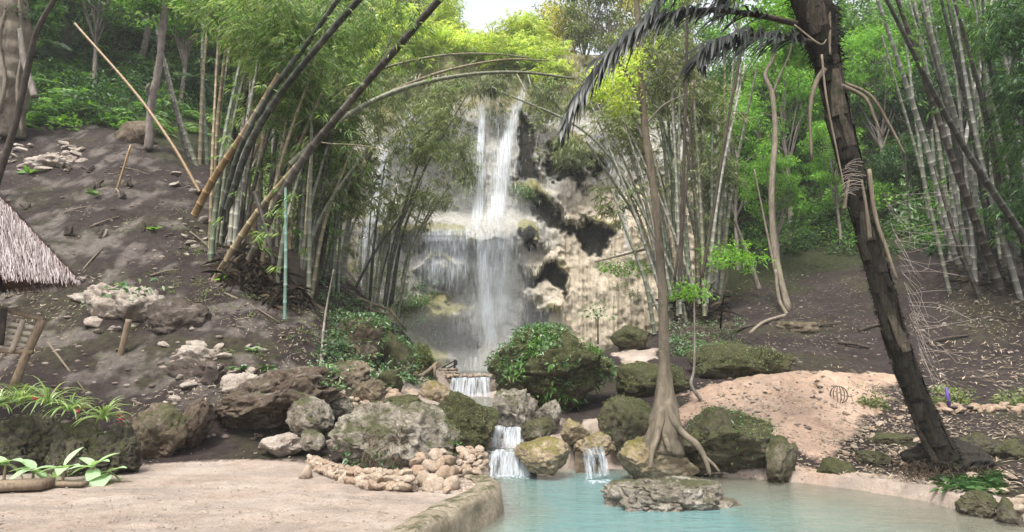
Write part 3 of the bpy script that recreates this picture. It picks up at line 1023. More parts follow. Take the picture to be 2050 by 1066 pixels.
D = D + 0.5 * dark - 0.4 * lipb
flute = ridged(np.stack([cpx / 7, cpy / 130, 0 * cpx], -1), 61, 3)
D = D - 0.6 * fbm(q3 * 0.8, 62, 4) - 0.13 * flute * sstep(cpx, 1040, 1100) - 0.07 * flute - 0.07 * fbm(q3 * 7, 63, 3)
cx_, cy_ = (cpx - W_PX / 2) / FPX, (H_PX / 2 - cpy) / FPX
tt = D / (CP - cy_ * SP)
CV = np.stack([cx_ * tt, D, CAMZ + (SP + cy_ * CP) * tt], -1)
i, j = np.meshgrid(np.arange(cnx - 1), np.arange(cny - 1), indexing='ij')
CF = np.stack([i * cny + j, i * cny + j + 1, (i + 1) * cny + j + 1, (i + 1) * cny + j], -1).reshape(-1, 4)
tan_ = sstep(X, 1085, 1150) * sstep(Y, 330, 420) + 0.6 * sstep(X, 1040, 1080) * sstep(Y, 470, 520) + 0.4 * (1 - sstep(X, 700, 760))
mossm = np.clip(0.9 * bell(cpx, 905, 45) * bell(Y, 540, 14) + 0.9 * bell(cpx, 905, 48) * bell(Y, 606, 16) + 0.7 * bell(cpx, 1055, 60) * bell(Y, 385, 22)
                + 0.7 * bell(cpx, 1005, 45) * sstep(cpy, 690, 720) + 0.75 * bell(cpx, 870, 70) * sstep(cpy, 560, 620) * (1 - sstep(cpx, 880, 930))
                + 0.5 * (1 - sstep(cpx, 720, 840)) * sstep(w1, -0.1, 0.2) + 0.6 * (1 - sstep(cpy, 180, 300)) + 0.8 * lipb * sstep(w2, -0.2, 0.1), 0, 1)


def cliff_mat():
    m, nt, out = M('limestone_cliff')
    pos = wpos(nt)
    st = noise(nt, vmul(nt, pos, (5, 5, 0.35)), 1.6, 7, 0.7, 0.4)
    n2 = noise(nt, pos, 2.2, 8, 0.72, 0.5)
    n3 = noise(nt, pos, 9, 6, 0.75)
    grey = ramp(nt, mixc(nt, 0.5, st, n2), [(0.3, (0.16, 0.15, 0.13)), (0.5, (0.33, 0.315, 0.28)), (0.68, (0.5, 0.485, 0.45))])
    tan = ramp(nt, mixc(nt, 0.5, st, n2), [(0.3, (0.28, 0.225, 0.16)), (0.48, (0.46, 0.39, 0.295)), (0.68, (0.6, 0.535, 0.44))])
    c = mixc(nt, attr(nt, 'tan'), grey, tan)
    c = mixc(nt, 0.6, c, ramp(nt, n3, [(0.28, 0.5), (0.6, 1.12)]), 'MULTIPLY')
    ms = ramp(nt, n3, [(0.3, (0.10, 0.095, 0.035)), (0.55, (0.2, 0.185, 0.07)), (0.75, (0.33, 0.29, 0.13))])
    mf = math_(nt, 'ADD', attr(nt, 'moss'), math_(nt, 'MULTIPLY', math_(nt, 'SUBTRACT', n2, 0.5), 1.3))
    c = mixc(nt, ramp(nt, mf, [(0.35, 0.0), (0.6, 0.9)]), c, ms)
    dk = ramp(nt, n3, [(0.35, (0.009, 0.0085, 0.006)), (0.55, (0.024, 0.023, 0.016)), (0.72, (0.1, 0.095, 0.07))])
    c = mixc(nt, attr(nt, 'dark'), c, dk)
    h = math_(nt, 'ADD', math_(nt, 'MULTIPLY', st, 0.8), math_(nt, 'ADD', n2, math_(nt, 'MULTIPLY', n3, 0.6)))
    bsdf(nt, out, c, 0.85, bump(nt, h, 0.7, 0.2), 0.25)
    return m


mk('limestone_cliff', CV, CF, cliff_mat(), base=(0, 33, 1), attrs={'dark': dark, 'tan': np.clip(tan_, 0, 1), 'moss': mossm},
   label='tall wet limestone cliff behind the waterfall', kind='structure')
CVg = CV.reshape(cnx, cny, 3)


def on_cliff(px, py, off=0.0):
    """point of the cliff face seen at photo pixel px, py, off metres in front of it"""
    a = int(np.clip(round((px - CX0) / (CX1 - CX0) * (cnx - 1)), 0, cnx - 1))
    b = int(np.clip(round((py - CY0) / (CY1 - CY0) * (cny - 1)), 0, cny - 1))
    return CVg[a, b] - A(0, off, 0)


# moss and drip fringes hanging from the lips of the dark hollows
edges = []
sel = np.where((lipb > 0.5) & (rng.uniform(0, 1, len(lipb)) < 0.25))[0]
if len(sel) > 2600: sel = rng.choice(sel, 2600, replace=False)
b0 = CV[sel] - A(0, 0.04, 0)
dr = np.tile(A(0, -0.12, -1.0), (len(sel), 1)) + rng.normal(0, 0.12, (len(sel), 3))
V, F = leaves(b0, dr, rng.uniform(0.15, 0.5, len(sel)), rng.uniform(0.03, 0.07, len(sel)), droop=0)
MAT['fringe'] = island_mat('drip_fringe', ((0.02, 0.02, 0.012), (0.05, 0.05, 0.025), (0.1, 0.095, 0.045), (0.2, 0.18, 0.12)))
mk('moss_fringe', V, F, MAT['fringe'], base=b0[0], label='dark dripping moss fringes hanging from the cliff ledges', kind='stuff')


# waterfall sheets
def fall(name, pts, label, mat='fall', layers=2, off=0.35, cat='waterfall', n=16, lat=0.0, group=None):
    """pts: (px, py, width_px) down the fall"""
    pts = np.array(pts, float)
    t = np.linspace(0, len(pts) - 1, 60)
    c = np.stack([np.interp(t, np.arange(len(pts)), pts[:, k]) for k in range(3)], -1)
    t0 = None
    parts = []
    for l in range(layers):
        V, uv, ed = [], [], []
        prev = None
        for k, (px, py, w) in enumerate(c):
            dd = min(on_cliff(px + o * w, py)[1] for o in (-0.4, 0, 0.4)) - off - 0.28 * l
            dd = dd if prev is None else min(prev + 0.02, dd)
            prev = dd
            for u in np.linspace(-0.5, 0.5, n):
                ww = w * (1 - 0.22 * l)
                V.append(P(px + u * ww, py, dd - 0.25 * math.cos(u * 3.0) + 0.07 * math.sin(u * 31 + l * 2)))
                uv.append(((px + u * ww) / 38.0 + l * 7.3, py / 38.0 + l * 3.1))
                e = min(1, (0.5 - abs(u)) / 0.28)
                e2 = (min(1, k / 14.0) * 0.6 + 0.4) * min(1, (59 - k) / 16.0)
                ed.append(max(0, e) * e2 * (1 - 0.25 * l))
        m = len(c)
        i, j = np.meshgrid(np.arange(m - 1), np.arange(n - 1), indexing='ij')
        F = np.stack([i * n + j, (i + 1) * n + j, (i + 1) * n + j + 1, i * n + j + 1], -1).reshape(-1, 4)
        V = np.array(V)
        if t0 is None:
            t0 = empty(name, V[-n // 2], label, cat, group)
        mk('water_sheet', V, F, MAT[mat], t0, uv=np.array(uv), attrs={'edge': np.array(ed)})
    return t0


fall('waterfall', [(1058, 140, 14), (1046, 190, 28), (1026, 240, 36), (1010, 310, 46), (1000, 390, 56), (990, 450, 66), (984, 500, 80)], 'bright main plume of the waterfall falling from the cliff top to the ledge', 'fall_bright', layers=2)
fall('waterfall', [(966, 155, 12), (966, 220, 20), (962, 290, 24), (960, 370, 30), (954, 440, 40), (950, 500, 50)], 'narrow upper plume of the waterfall next to the brightest one', 'fall_bright', 2)
fall('waterfall', [(985, 440, 130), (992, 490, 135), (994, 560, 125), (990, 640, 115), (992, 742, 130)], 'broad lower curtain of the waterfall below the rounded ledge', 'fall_thin', 4, off=0.5)
fall('waterfall', [(966, 440, 50), (966, 520, 40), (972, 600, 38), (985, 690, 40), (990, 760, 56)], 'dense white jet inside the lower curtain of the waterfall', 'fall', 2, off=1.2)
fall('waterfall', [(905, 446, 120), (898, 470, 165), (892, 520, 175), (885, 650, 180)], 'thin veil of water dripping from the mossy ledge above the dark hollow', 'fall_thin', 3, off=0.4)
fall('waterfall', [(775, 250, 18), (768, 330, 34), (752, 420, 46), (735, 500, 50), (712, 615, 60)], 'side waterfall behind the thin bamboo clump', 'fall', 3, off=0.3)
fall('waterfall', [(818, 205, 22), (815, 260, 44), (812, 340, 34)], 'short high trickle of water among the hanging leaves', 'fall', 2, off=0.3)
fall('waterfall', [(1180, 215, 20), (1200, 262, 40), (1218, 310, 36), (1240, 370, 30), (1252, 450, 28), (1268, 560, 30), (1282, 650, 34)], 'thin waterfall streak down the tan cliff wall beside the bamboo', 'fall_thin', 3, off=0.2)
# flying spray: slivers of falling droplets around the plumes
ctr = []
for px, py, rx, ry, n in ((1004, 330, 40, 130, 900), (960, 330, 26, 130, 500), (985, 590, 70, 150, 1500), (900, 520, 90, 70, 700), (745, 460, 34, 150, 500), (985, 720, 80, 30, 500)):
    for k in range(n):
        a = rng.normal(0, 0.5, 2)
        ctr.append(on_cliff(px + a[0] * rx, py + a[1] * ry, rng.uniform(0.5, 1.9)))
ctr = np.array(ctr)
V, F = leaves(ctr, np.tile(A(0, 0, -1), (len(ctr), 1)) + rng.normal(0, 0.06, (len(ctr), 3)), rng.uniform(0.2, 0.9, len(ctr)), rng.uniform(0.006, 0.022, len(ctr)), droop=0)
m, nt, out = M('spray')
d_ = nt.nodes.new('ShaderNodeBsdfDiffuse'); d_.inputs['Color'].default_value = (0.85, 0.9, 0.95, 1)
t_ = nt.nodes.new('ShaderNodeBsdfTransparent'); x_ = nt.nodes.new('ShaderNodeMixShader'); x_.inputs[0].default_value = 0.42
nt.links.new(t_.outputs[0], x_.inputs[1]); nt.links.new(d_.outputs[0], x_.inputs[2]); nt.links.new(x_.outputs[0], out.inputs['Surface'])
mk('spray', V, F, m, base=ctr[0], label='fine white spray of droplets around the waterfall', kind='stuff')
# drifting mist at the ledge and over the basin
MIST = bpy.data.materials.new('mist'); MIST.use_nodes = True
nt = MIST.node_tree; nt.nodes.clear()
out = nt.nodes.new('ShaderNodeOutputMaterial'); vol = nt.nodes.new('ShaderNodeVolumePrincipled')
vol.inputs['Color'].default_value = (0.96, 0.97, 1, 1); vol.inputs['Density'].default_value = 0.045; vol.inputs['Anisotropy'].default_value = 0.2
nt.links.new(vol.outputs[0], out.inputs['Volume'])

# ------------------------------------------------------------------ rocks
import bmesh
MAT['earth_rock'] = rock_mat('earth_rock', ((0.03, 0.023, 0.018), (0.075, 0.057, 0.047), (0.16, 0.125, 0.105)), 0.25, ((0.03, 0.03, 0.012), (0.07, 0.068, 0.03)), pale=0.3)
_ico = {}


def ico(sub):
    if sub not in _ico:
        bm = bmesh.new()
        bmesh.ops.create_icosphere(bm, subdivisions=sub, radius=1.0)
        v = np.array([x.co[:] for x in bm.verts]); f = np.array([[x.index for x in p.verts] for p in bm.faces])
        bm.free()
        _ico[sub] = (v, f)
    return _ico[sub]


def rock_shape(seed, sub=5, cuts=9, rough=1.0, under=0.0, flat_top=0.0):
    r = np.random.default_rng(seed)
    v, f = ico(sub)
    v = v.copy()
    off = r.uniform(-50, 50, 3)
    v = v * (1 + 0.42 * fbm(v * 0.95 + off, seed, 3))[:, None]
    for _ in range(cuts):
        n = nrm(r.normal(0, 1, 3)); o = r.uniform(0.5, 0.88)
        d = v @ n - o + 0.05 * fbm(v * 3 + off + o * 9, seed + 7, 2)
        v = v - n * np.maximum(0, d)[:, None] * 0.94
    if flat_top:
        v[:, 2] = np.where(v[:, 2] > flat_top, flat_top + (v[:, 2] - flat_top) * 0.15, v[:, 2])
    nn = nrm(v)
    cr = np.abs(fbm(v * 1.9 + off + 5, seed + 5, 3))
    v = v + nn * (rough * (0.13 * fbm(v * 2.3 + off, seed + 1, 4) + 0.12 * ridged(v * 2.9 + off, seed + 2, 5)
                           - 0.12 * (1 - sstep(cr, 0.0, 0.07)) + 0.06 * ridged(v * 8 + off, seed + 3, 5)))[:, None]
    if under:
        t = (v[:, 2] - v[:, 2].min()) / np.ptp(v[:, 2])
        k = 1 - under * (1 - sstep(t, 0.05, 0.65))
        v[:, 0] *= k; v[:, 1] *= k
    lo, hi = v.min(0), v.max(0)
    return (v - (lo + hi) / 2) / ((hi - lo) / 2), f


BOULD = {}


def boulder(key, x0, y0, x1, y1, d, mat, label, seed, sub=5, deep=0.8, sink=0.18, cuts=9, rough=1.0, under=0.0, name='boulder', flat_top=0.0, tilt=0.0, cat='boulder'):
    a, b = P(x0, y0, d), P(x1, y1, d)
    w, h = b[0] - a[0], a[2] - b[2]
    v, f = rock_shape(seed, sub, cuts, rough, under, flat_top)
    dp = w * deep
    s = A(w / 2, dp / 2, h / 2 * (1 + sink))
    c = A((a[0] + b[0]) / 2, d + dp * 0.3, a[2] - h / 2 * (1 + sink))
    v = v * s
    if tilt:
        ca, sa = math.cos(tilt), math.sin(tilt)
        v = np.stack([v[:, 0] * ca - v[:, 2] * sa, v[:, 1], v[:, 0] * sa + v[:, 2] * ca], -1)
    v = v + c
    o = mk(name, v, f, MAT[mat], base=(c[0], c[1], b[2]), label=label, cat=cat)
    BOULD[key] = (o, v, f)
    return o


boulder('centre', 630, 806, 914, 946, 8.9, 'grey_rock', 'large grey limestone boulder behind the curved row of stones', 4, 6, 0.75, cuts=12)
boulder('dark', 842, 786, 992, 915, 10.4, 'heavy_moss_rock', 'dark mossy boulder leaning beside the cascades', 15, 6, 0.9, cuts=8, tilt=-0.25)
boulder('cave', 384, 735, 670, 895, 10.6, 'cave_rock', 'big brown overhanging boulder at the foot of the earth slope', 21, 6, 0.9, sink=0.02, under=0.4, tilt=0.06, rough=1.2)
boulder('wedge', 568, 795, 660, 876, 10.2, 'grey_rock', 'angular tan rock wedged beside the brown overhanging boulder', 31, 5, 0.9, cuts=12)
boulder('slab', 512, 868, 604, 912, 10.0, 'pale_rock', 'low pale flat rock on the sand below the overhang', 41, 5, 0.8)
boulder('lump', 598, 862, 650, 898, 9.9, 'grey_rock', 'small grey rock between the pale slab and the large boulder', 43, 4)
boulder('foot', 345, 800, 412, 890, 10.1, 'cave_rock', 'rounded grey-brown rock to the side of the dark hollow', 51, 5, 0.9)
boulder('foot2', 235, 808, 362, 915, 9.8, 'brown_rock', 'crumbling brown rock between the planter wall and the hollow', 53, 5, 0.8, rough=1.3)
boulder('ledge', 140, 562, 312, 688, 13.1, 'pale_rock', 'white limestone ledge jutting from the slope over a dark gap', 61, 5, 0.8, sink=0.0, under=0.5, rough=1.6, tilt=-0.2)
boulder('ledge2', 270, 590, 410, 700, 12.9, 'earth_rock', 'mossy brown outcrop beside the white limestone ledge', 62, 5, 0.8, sink=0.1, under=0.3)
boulder('slope_a', 330, 690, 440, 760, 12.2, 'pale_rock', 'pale broken limestone on the slope above the overhang', 63, 5, 0.7, rough=1.3)
boulder('slope_b', 20, 300, 150, 350, 20.0, 'pale_rock', 'weathered grey limestone shelf high on the bare slope', 64, 5, 0.7, rough=1.4)
boulder('slope_c', 230, 240, 300, 290, 22.0, 'brown_rock', 'brown rock shelf under the ferns at the top of the slope', 65, 4, 0.8)
boulder('slope_d', 430, 745, 520, 800, 11.6, 'pale_rock', 'white crusted rock on top of the brown overhang', 66, 5, 0.7, rough=1.3)
boulder('outcrop', 675, 632, 765, 745, 15.0, 'brown_rock', 'brown outcrop draped with leafy plants above the path', 71, 5, 0.9, sink=0.05, under=0.2)
boulder('outcrop2', 740, 660, 832, 770, 16.0, 'mossy_rock', 'mossy outcrop sloping down to the wooden handrail', 72, 5, 0.9)
boulder('outcrop3', 800, 690, 866, 780, 18.0, 'heavy_moss_rock', 'green mossy hump beside the steps to the waterfall', 73, 5, 0.9)
boulder('moss_small', 748, 738, 804, 785, 14.0, 'heavy_moss_rock', 'small mossy rock below the leafy outcrop', 74, 5)
boulder('rub_a', 640, 788, 706, 840, 11.2, 'grey_rock', 'grey block at the end of the rubble slope', 75, 5)
boulder('rub_b', 700, 760, 770, 815, 12.4, 'brown_rock', 'brown block half buried in the rubble slope', 76, 5)
boulder('rub_c', 760, 790, 850, 836, 11.6, 'mossy_rock', 'low mossy rock behind the large grey boulder', 77, 5)
boulder('path_block', 840, 762, 908, 812, 15.5, 'tan_rock', 'squared tan block beside the far cascade', 78, 5, cuts=6)
boulder('big', 974, 652, 1243, 842, 12.6, 'heavy_moss_rock', 'huge boulder covered in green leafy plants right of the stream', 81, 6, 0.85, sink=0.02, under=0.25, cuts=10)
boulder('front_a', 983, 778, 1082, 886, 11.2, 'grey_rock', 'rough grey rock with yellow moss beside the middle cascade', 82, 5, 0.9, rough=1.2)
boulder('front_b', 1070, 800, 1128, 862, 11.4, 'grey_rock', 'dark grey rock against the leafy boulder', 83, 5, 0.9)
boulder('front_c', 1042, 836, 1118, 888, 10.8, 'mossy_rock', 'brown mossy rock over the stream between two grey ones', 84, 5, 0.9)
boulder('tan_a', 1122, 838, 1185, 885, 10.9, 'tan_rock', 'yellowish tan rock in front of the dark cavity', 85, 5, 0.9)
boulder('tan_b', 1150, 868, 1238, 912, 10.6, 'tan_rock', 'low tan ledge rock at the pool inlet', 86, 5, 0.9)
boulder('stream', 1026, 880, 1148, 946, 9.9, 'tan_rock', 'mossy tan rock standing in the water by the lowest cascade', 87, 5, 0.8)
boulder('moss_mid', 1202, 792, 1332, 905, 11.2, 'mossy_rock', 'mossy boulder behind the slender tree trunk', 88, 5, 0.9, under=0.2)
boulder('moss_slab', 1235, 722, 1398, 812, 13.6, 'heavy_moss_rock', 'wide flat mossy slab below the patch of sand', 89, 5, 0.8, sink=0.0)
boulder('moss_mound', 1392, 682, 1615, 800, 14.6, 'heavy_moss_rock', 'tall mossy mound behind the sand bank', 91, 6, 0.8, sink=0.15, cuts=6)
boulder('moss_front', 1352, 818, 1570, 960, 9.9, 'mossy_rock', 'big moss covered boulder at the water edge by the tree roots', 92, 6, 0.75, cuts=11)
boulder('moss_front2', 1530, 872, 1606, 965, 9.7, 'mossy_rock', 'smaller mossy rock joined to the big one at the sand', 93, 5, 0.9)
boulder('tree_rock', 1238, 880, 1412, 962, 9.7, 'tan_rock', 'pinkish rock gripped by the roots of the slender tree', 94, 5, 0.7)
boulder('pool_rock', 1190, 968, 1500, 1040, 8.1, 'grey_rock', 'flat topped grey rock rising from the middle of the pool', 95, 6, 0.5, sink=0.5, flat_top=0.3, cuts=6, under=-0.55, rough=1.2)
boulder('pool_rock_tail', 1400, 996, 1505, 1034, 8.2, 'grey_rock', 'low mossy tail of rock just above the water beside the flat rock', 96, 5, 0.8, sink=0.7)
boulder('moss_sand', 1640, 918, 1722, 978, 9.6, 'heavy_moss_rock', 'rounded bright mossy stone on the sandy shore', 97, 5, 0.9)
boulder('back_moss', 1222, 648, 1306, 702, 18.2, 'heavy_moss_rock', 'far mossy rock below the tan cliff wall', 98, 5, 0.8)
boulder('right_a', 1935, 985, 2020, 1040, 7.7, 'mossy_rock', 'dark mossy rock at the water edge in the lower right', 101, 5, 0.9)
boulder('right_b', 2000, 1000, 2075, 1066, 7.4, 'planter_rock', 'dark stone in the corner of the shore', 102, 5, 0.9)
boulder('right_c', 1930, 866, 2010, 920, 9.6, 'planter_rock', 'dark stone of the low bank behind the palm foot', 103, 5, 0.9)
boulder('right_d', 1995, 880, 2070, 935, 9.4, 'mossy_rock', 'mossy stone at the end of the low bank behind the palm', 104, 5, 0.9)
boulder('flat_a', 1720, 905, 1790, 935, 9.9, 'mossy_rock', 'flat mossy rock plate on the ground near the palm foot', 105, 5, 0.9)
boulder('flat_b', 1750, 870, 1830, 905, 10.6, 'mossy_rock', 'second flat rock plate between sand bank and palm', 106, 5, 0.9)
boulder('clump', 1618, 792, 1672, 822, 12.7, 'mossy_rock', 'little mossy rock on the sand bank by the wire ring', 107, 4)
boulder('clump2', 1688, 790, 1730, 815, 12.8, 'mossy_rock', 'tiny mossy rock right of the wire ring', 108, 4)
boulder('planter', -90, 832, 110, 955, 8.85, 'planter_rock', 'dark mossy planter rock at the left edge under the spider plants', 111, 6, 0.6, cuts=7, rough=1.5, sink=0.3)
boulder('planter_b', 70, 836, 200, 955, 8.8, 'planter_rock', 'dark mossy planter rock in the middle behind the broad-leaved plants', 113, 6, 0.7, cuts=7, rough=1.5, sink=0.3)
boulder('planter_c', 160, 846, 268, 950, 8.85, 'planter_rock', 'dark mossy planter rock at the right end below the lone spider plant', 114, 6, 0.8, cuts=7, rough=1.5, sink=0.3)
boulder('bank_a', 310, 715, 455, 830, 11.9, 'earth_rock', 'earth covered rock face above the rounded rocks of the left bank', 115, 5, 0.8, rough=1.4, sink=0.1, under=0.2)
boulder('bank_d', 620, 720, 740, 800, 13.2, 'brown_rock', 'brown rock shelf leading up to the leafy outcrop', 118, 5, 0.8, rough=1.2)
boulder('root_rock', 1560, 640, 1660, 672, 19.6, 'brown_rock', 'brown stones at the roots of the forked pale tree', 112, 4)

# red seat cloth and stub at the start of the stone row are small; the stone row itself
STV = [rock_shape(200 + k, 3, 13, 1.0) for k in range(6)]
STM = []
for k, (v, f) in enumerate(STV):
    me = new_mesh('stone', v, f, True)
    me.materials.append(MAT['stone'])
    STM.append(me)
MAT['stone_b'] = rock_mat('stone_brown', ((0.16, 0.1, 0.065), (0.32, 0.23, 0.16), (0.45, 0.35, 0.27)), 0.15, scale=3, pale=0.2)
STM2 = []
for k, (v, f) in enumerate(STV):
    me = new_mesh('stone', v, f, True)
    me.materials.append(MAT['stone_b'])
    STM2.append(me)


def stone(parent, p, s, brown=False):
    o = bpy.data.objects.new('stone', (STM2 if brown else STM)[rng.integers(6)])
    COL.objects.link(o)
    o.parent = parent
    o.location = Vector(p) - Vector(parent['_o'])
    o.scale = s
    o.rotation_euler = (rng.uniform(-0.5, 0.5), rng.uniform(-0.5, 0.5), rng.uniform(0, 6.28))
    return o


row = spline([G(618, 930), G(650, 950), G(700, 968), G(760, 980), G(820, 985)], 400)
sw = empty('stone_row', row[200], 'curved low border of stacked round stones in front of the grey boulder', 'stone border')
for course, (n, sz, z) in enumerate(((36, 0.072, 0.04), (40, 0.06, 0.115), (38, 0.048, 0.175))):
    for k in range(n):
        t = (k + 0.5 * (course % 2) + rng.uniform(-0.25, 0.25)) / n
        p = row[int(np.clip(t, 0, 0.999) * 400)].copy()
        p[1] += 0.05 * course + rng.normal(0, 0.02)
        p[2] = z * (0.55 + 0.6 * t) + 0.01
        q = sz * rng.uniform(0.75, 1.3) * (0.75 + 0.4 * t)
        stone(sw, p, (q * rng.uniform(1.0, 1.5), q * 1.1, q * rng.uniform(0.75, 1.0)), rng.uniform() < 0.3)
heap = empty('stone_heap', G(870, 975), 'heap of larger pink and tan stones at the end of the stone border', 'stone heap')
for px, py, w in ((868, 968, 44), (903, 974, 34), (890, 950, 36), (862, 935, 34), (838, 945, 36), (822, 968, 26), (846, 915, 24), (872, 912, 28), (895, 922, 30), (835, 925, 24),
                  (880, 935, 30), (850, 958, 30), (815, 950, 24), (905, 948, 28), (825, 982, 18), (860, 990, 14), (895, 992, 16), (885, 905, 16)):
    d = 7.75 + (985 - py) * 0.012
    p = P(px, py, d)
    p[2] = max(p[2], 0.02)
    s = w / 2 / FPX * d
    stone(heap, p, (s * 1.15, s * 1.1, s * rng.uniform(0.75, 1.0)), rng.uniform() < 0.4)
heap2 = empty('stone_heap', G(945, 945), 'small heap of pale stones beside the lowest cascade', 'stone heap')
for k in range(34):
    px, py = rng.uniform(915, 968), rng.uniform(898, 946)
    d = 8.6 + (946 - py) * 0.012
    p = P(px, py, d)
    p[2] = max(p[2], 0.03)
    s = rng.uniform(8, 17) / 2 / FPX * d * 1.15
    stone(heap2, p, (s * 1.2, s, s * 0.8), rng.uniform() < 0.3)
heap3 = empty('stone_heap', P(965, 925, 9.3), 'stacked stones holding the bank right at the lowest cascade', 'stone heap')
for px, py, w in ((962, 935, 26), (972, 940, 20), (955, 915, 18), (968, 912, 18), (960, 900, 18), (968, 925, 20), (950, 930, 18)):
    p = P(px, py, 9.45)
    s = w / 2 / FPX * 9.45
    stone(heap3, p, (s * 1.1, s, s), rng.uniform() < 0.6)
rub = empty('rubble_slope', P(720, 800, 12.5), 'rubble of broken pale rocks on the slope behind the grey boulder', 'rubble')
for k in range(90):
    px = rng.uniform(640, 830); py = rng.uniform(735, 835)
    p, h = TR(px, py)
    s = rng.uniform(8, 24) / 2 / FPX * p[0][1]
    stone(rub, p[0] + A(0, 0, s * 0.3), (s * 1.2, s, s * 0.8), rng.uniform() < 0.5)
brim = empty('basin_rim', P(930, 752, 19.9), 'row of pale stones along the rim of the upper basin', 'stone rim')
for k in range(22):
    p = P(895 + k * 4.6 + rng.uniform(-1, 1), 753 + rng.uniform(-2, 1), 19.9 + rng.uniform(-0.1, 0.1))
    s = rng.uniform(0.05, 0.09)
    stone(brim, p, (s * 1.3, s, s * 0.8))
shore_st = empty('shore_stones', P(2020, 985, 8.0), 'few yellowish stones lying on the shore below the palm', 'stones')
for px, py, w in ((2035, 1012, 34), (2045, 1028, 30), (1945, 955, 22), (2008, 985, 18), (2024, 957, 20), (2000, 968, 14), (2020, 1002, 14), (1990, 985, 16), (2046, 996, 16)):
    p = T1(px, py + 5)
    s = w / 2 / FPX * p[1]
    stone(shore_st, p + A(0, 0, s * 0.5), (s * 1.2, s, s * 0.6))
edge = empty('stone_edging', T1(1920, 828), 'low line of dark stones edging the small garden bed on the right', 'stone edging')
for k in range(48):
    px = 1838 + k * 5.2
    p = T1(px, 822 + rng.uniform(-4, 5))
    s = rng.uniform(0.05, 0.11)
    stone(edge, p + A(0, 0, s * 0.4), (s * 1.3, s, s * 0.7), True)
wallst = empty('rock_scatter', T1(1700, 860), 'scatter of stones around the sand bank and the flat rocks', 'stones')
for k in range(70):
    px, py = rng.uniform(1680, 1900), rng.uniform(815, 935)
    p = T1(px, py)
    s = rng.uniform(0.02, 0.07)
    stone(wallst, p + A(0, 0, s * 0.2), (s * 1.4, s, s * 0.6), rng.uniform() < 0.6)


CRUST = []
for k in range(6):
    v, f = rock_shape(400 + k, 3, 12, 1.5)
    me = new_mesh('stone', v, f, True)
    me.materials.append(MAT['pale_rock'])
    CRUST.append(me)
for lab, x0, y0, x1, y1, n, lo, hi in (('broken white limestone crust around the ledge on the left slope', 145, 555, 330, 690, 22, 10, 34), ('white limestone crust breaking through above the brown overhang', 330, 690, 520, 800, 20, 8, 28),
                                       ('grey limestone crust near the top of the left slope', 10, 285, 170, 350, 26, 8, 26), ('pale limestone crust along the foot of the big bamboo clump', 330, 330, 440, 520, 18, 6, 20),
                                       ('crumbling earth and stone between the planter and the rounded rocks', 240, 800, 420, 900, 14, 8, 24)):
    cg = empty('limestone_crust', T1((x0 + x1) / 2, (y0 + y1) / 2), lab, 'rock crust')
    for k in range(n):
        p = T1(rng.uniform(x0, x1), rng.uniform(y0, y1))
        s_ = rng.uniform(lo, hi) / 2 / FPX * p[1]
        o = stone(cg, p - A(0, 0, s_ * 0.15), (s_ * 1.6, s_ * 1.3, s_ * 0.6))
        o.data = CRUST[rng.integers(6)]


# loose pebbles on the sand
def pebbles(name, pts, smin, smax, label, mat='pebble'):
    v0, f0 = ico(1)
    n = len(pts)
    r = rng.uniform(smin, smax, n)
    sc = rng.uniform(0.6, 1.2, (n, 1, 3)) * A(1.2, 1, 0.6) * r[:, None, None]
    V = v0[None] * sc * (1 + rng.normal(0, 0.12, (n, len(v0), 1))) + pts[:, None]
    F = f0[None] + (np.arange(n) * len(v0))[:, None, None]
    mk(name, V.reshape(-1, 3), F.reshape(-1, 3), MAT[mat], base=pts[0], label=label, kind='stuff')


n = 1300
px, py = rng.uniform(0, 900, n), 900 + 166 * rng.uniform(0, 1, n) ** 0.8
g = np.array([G(a, b, 0) for a, b in zip(px, py)])
kk = (poly_sd(g[:, 0], g[:, 1], POOL) < -0.3)
g = g[kk]; g[:, 2] = hz(g[:, 0], g[:, 1]) + 0.002
pebbles('gravel', g, 0.003, 0.012, 'small pebbles and crumbs scattered on the sandy terrace')
px, py = rng.uniform(1340, 1820, 2600), rng.uniform(765, 960, 2600)
g, h = TR(px, py)
pebbles('gravel', g[h], 0.008, 0.028, 'pebbles scattered over the sand bank on the right')
px, py = rng.uniform(905, 1000, 700), rng.uniform(890, 985, 700)
g, h = TR(px, py)
pebbles('gravel', g[h & (g[:, 1] < 9.4)], 0.006, 0.025, 'pale gravel between the stone heaps')
px, py = rng.uniform(1010, 1060, 200), rng.uniform(860, 900, 200)
cr = [rng.uniform(955, 985, 250), rng.uniform(795, 850, 250)]
g, h = TR(*cr)
pebbles('gravel', g[h], 0.01, 0.03, 'gravel bar in the stream under the leafy boulder')


# ------------------------------------------------------------------ plant helpers
def leaf_cover(key, n, L, Wd, mat, label=None, zmin=0.2, name='creeper', clump=1.6, thr=0.0, seed=5, up=0.35, front=None):
    """leafy plants rooted on a rock's surface"""
    o, v, f = BOULD[key]
    tri = v[f]
    fn = nrm(np.cross(tri[:, 1] - tri[:, 0], tri[:, 2] - tri[:, 0]))
    c = tri.mean(1)
    ar = np.linalg.norm(np.cross(tri[:, 1] - tri[:, 0], tri[:, 2] - tri[:, 0]), axis=1)
    w = ar * (fn[:, 2] > zmin) * (fbm(c * clump, seed, 3) > thr)
    if front is not None: w = w * front(c)
    idx = rng.choice(len(f), n, p=w / w.sum())
    base = c[idx] + fn[idx] * rng.uniform(0, 0.12, (n, 1)) * (L / 0.1)
    d = fn[idx] * 0.6 + rdir(n) * 0.8 + A(0, 0, up)
    V, F = leaves(base, d, rng.uniform(0.6, 1.3, n) * L, rng.uniform(0.7, 1.2, n) * Wd, droop=0.35)
    return mk(name, V, F, MAT[mat], o)


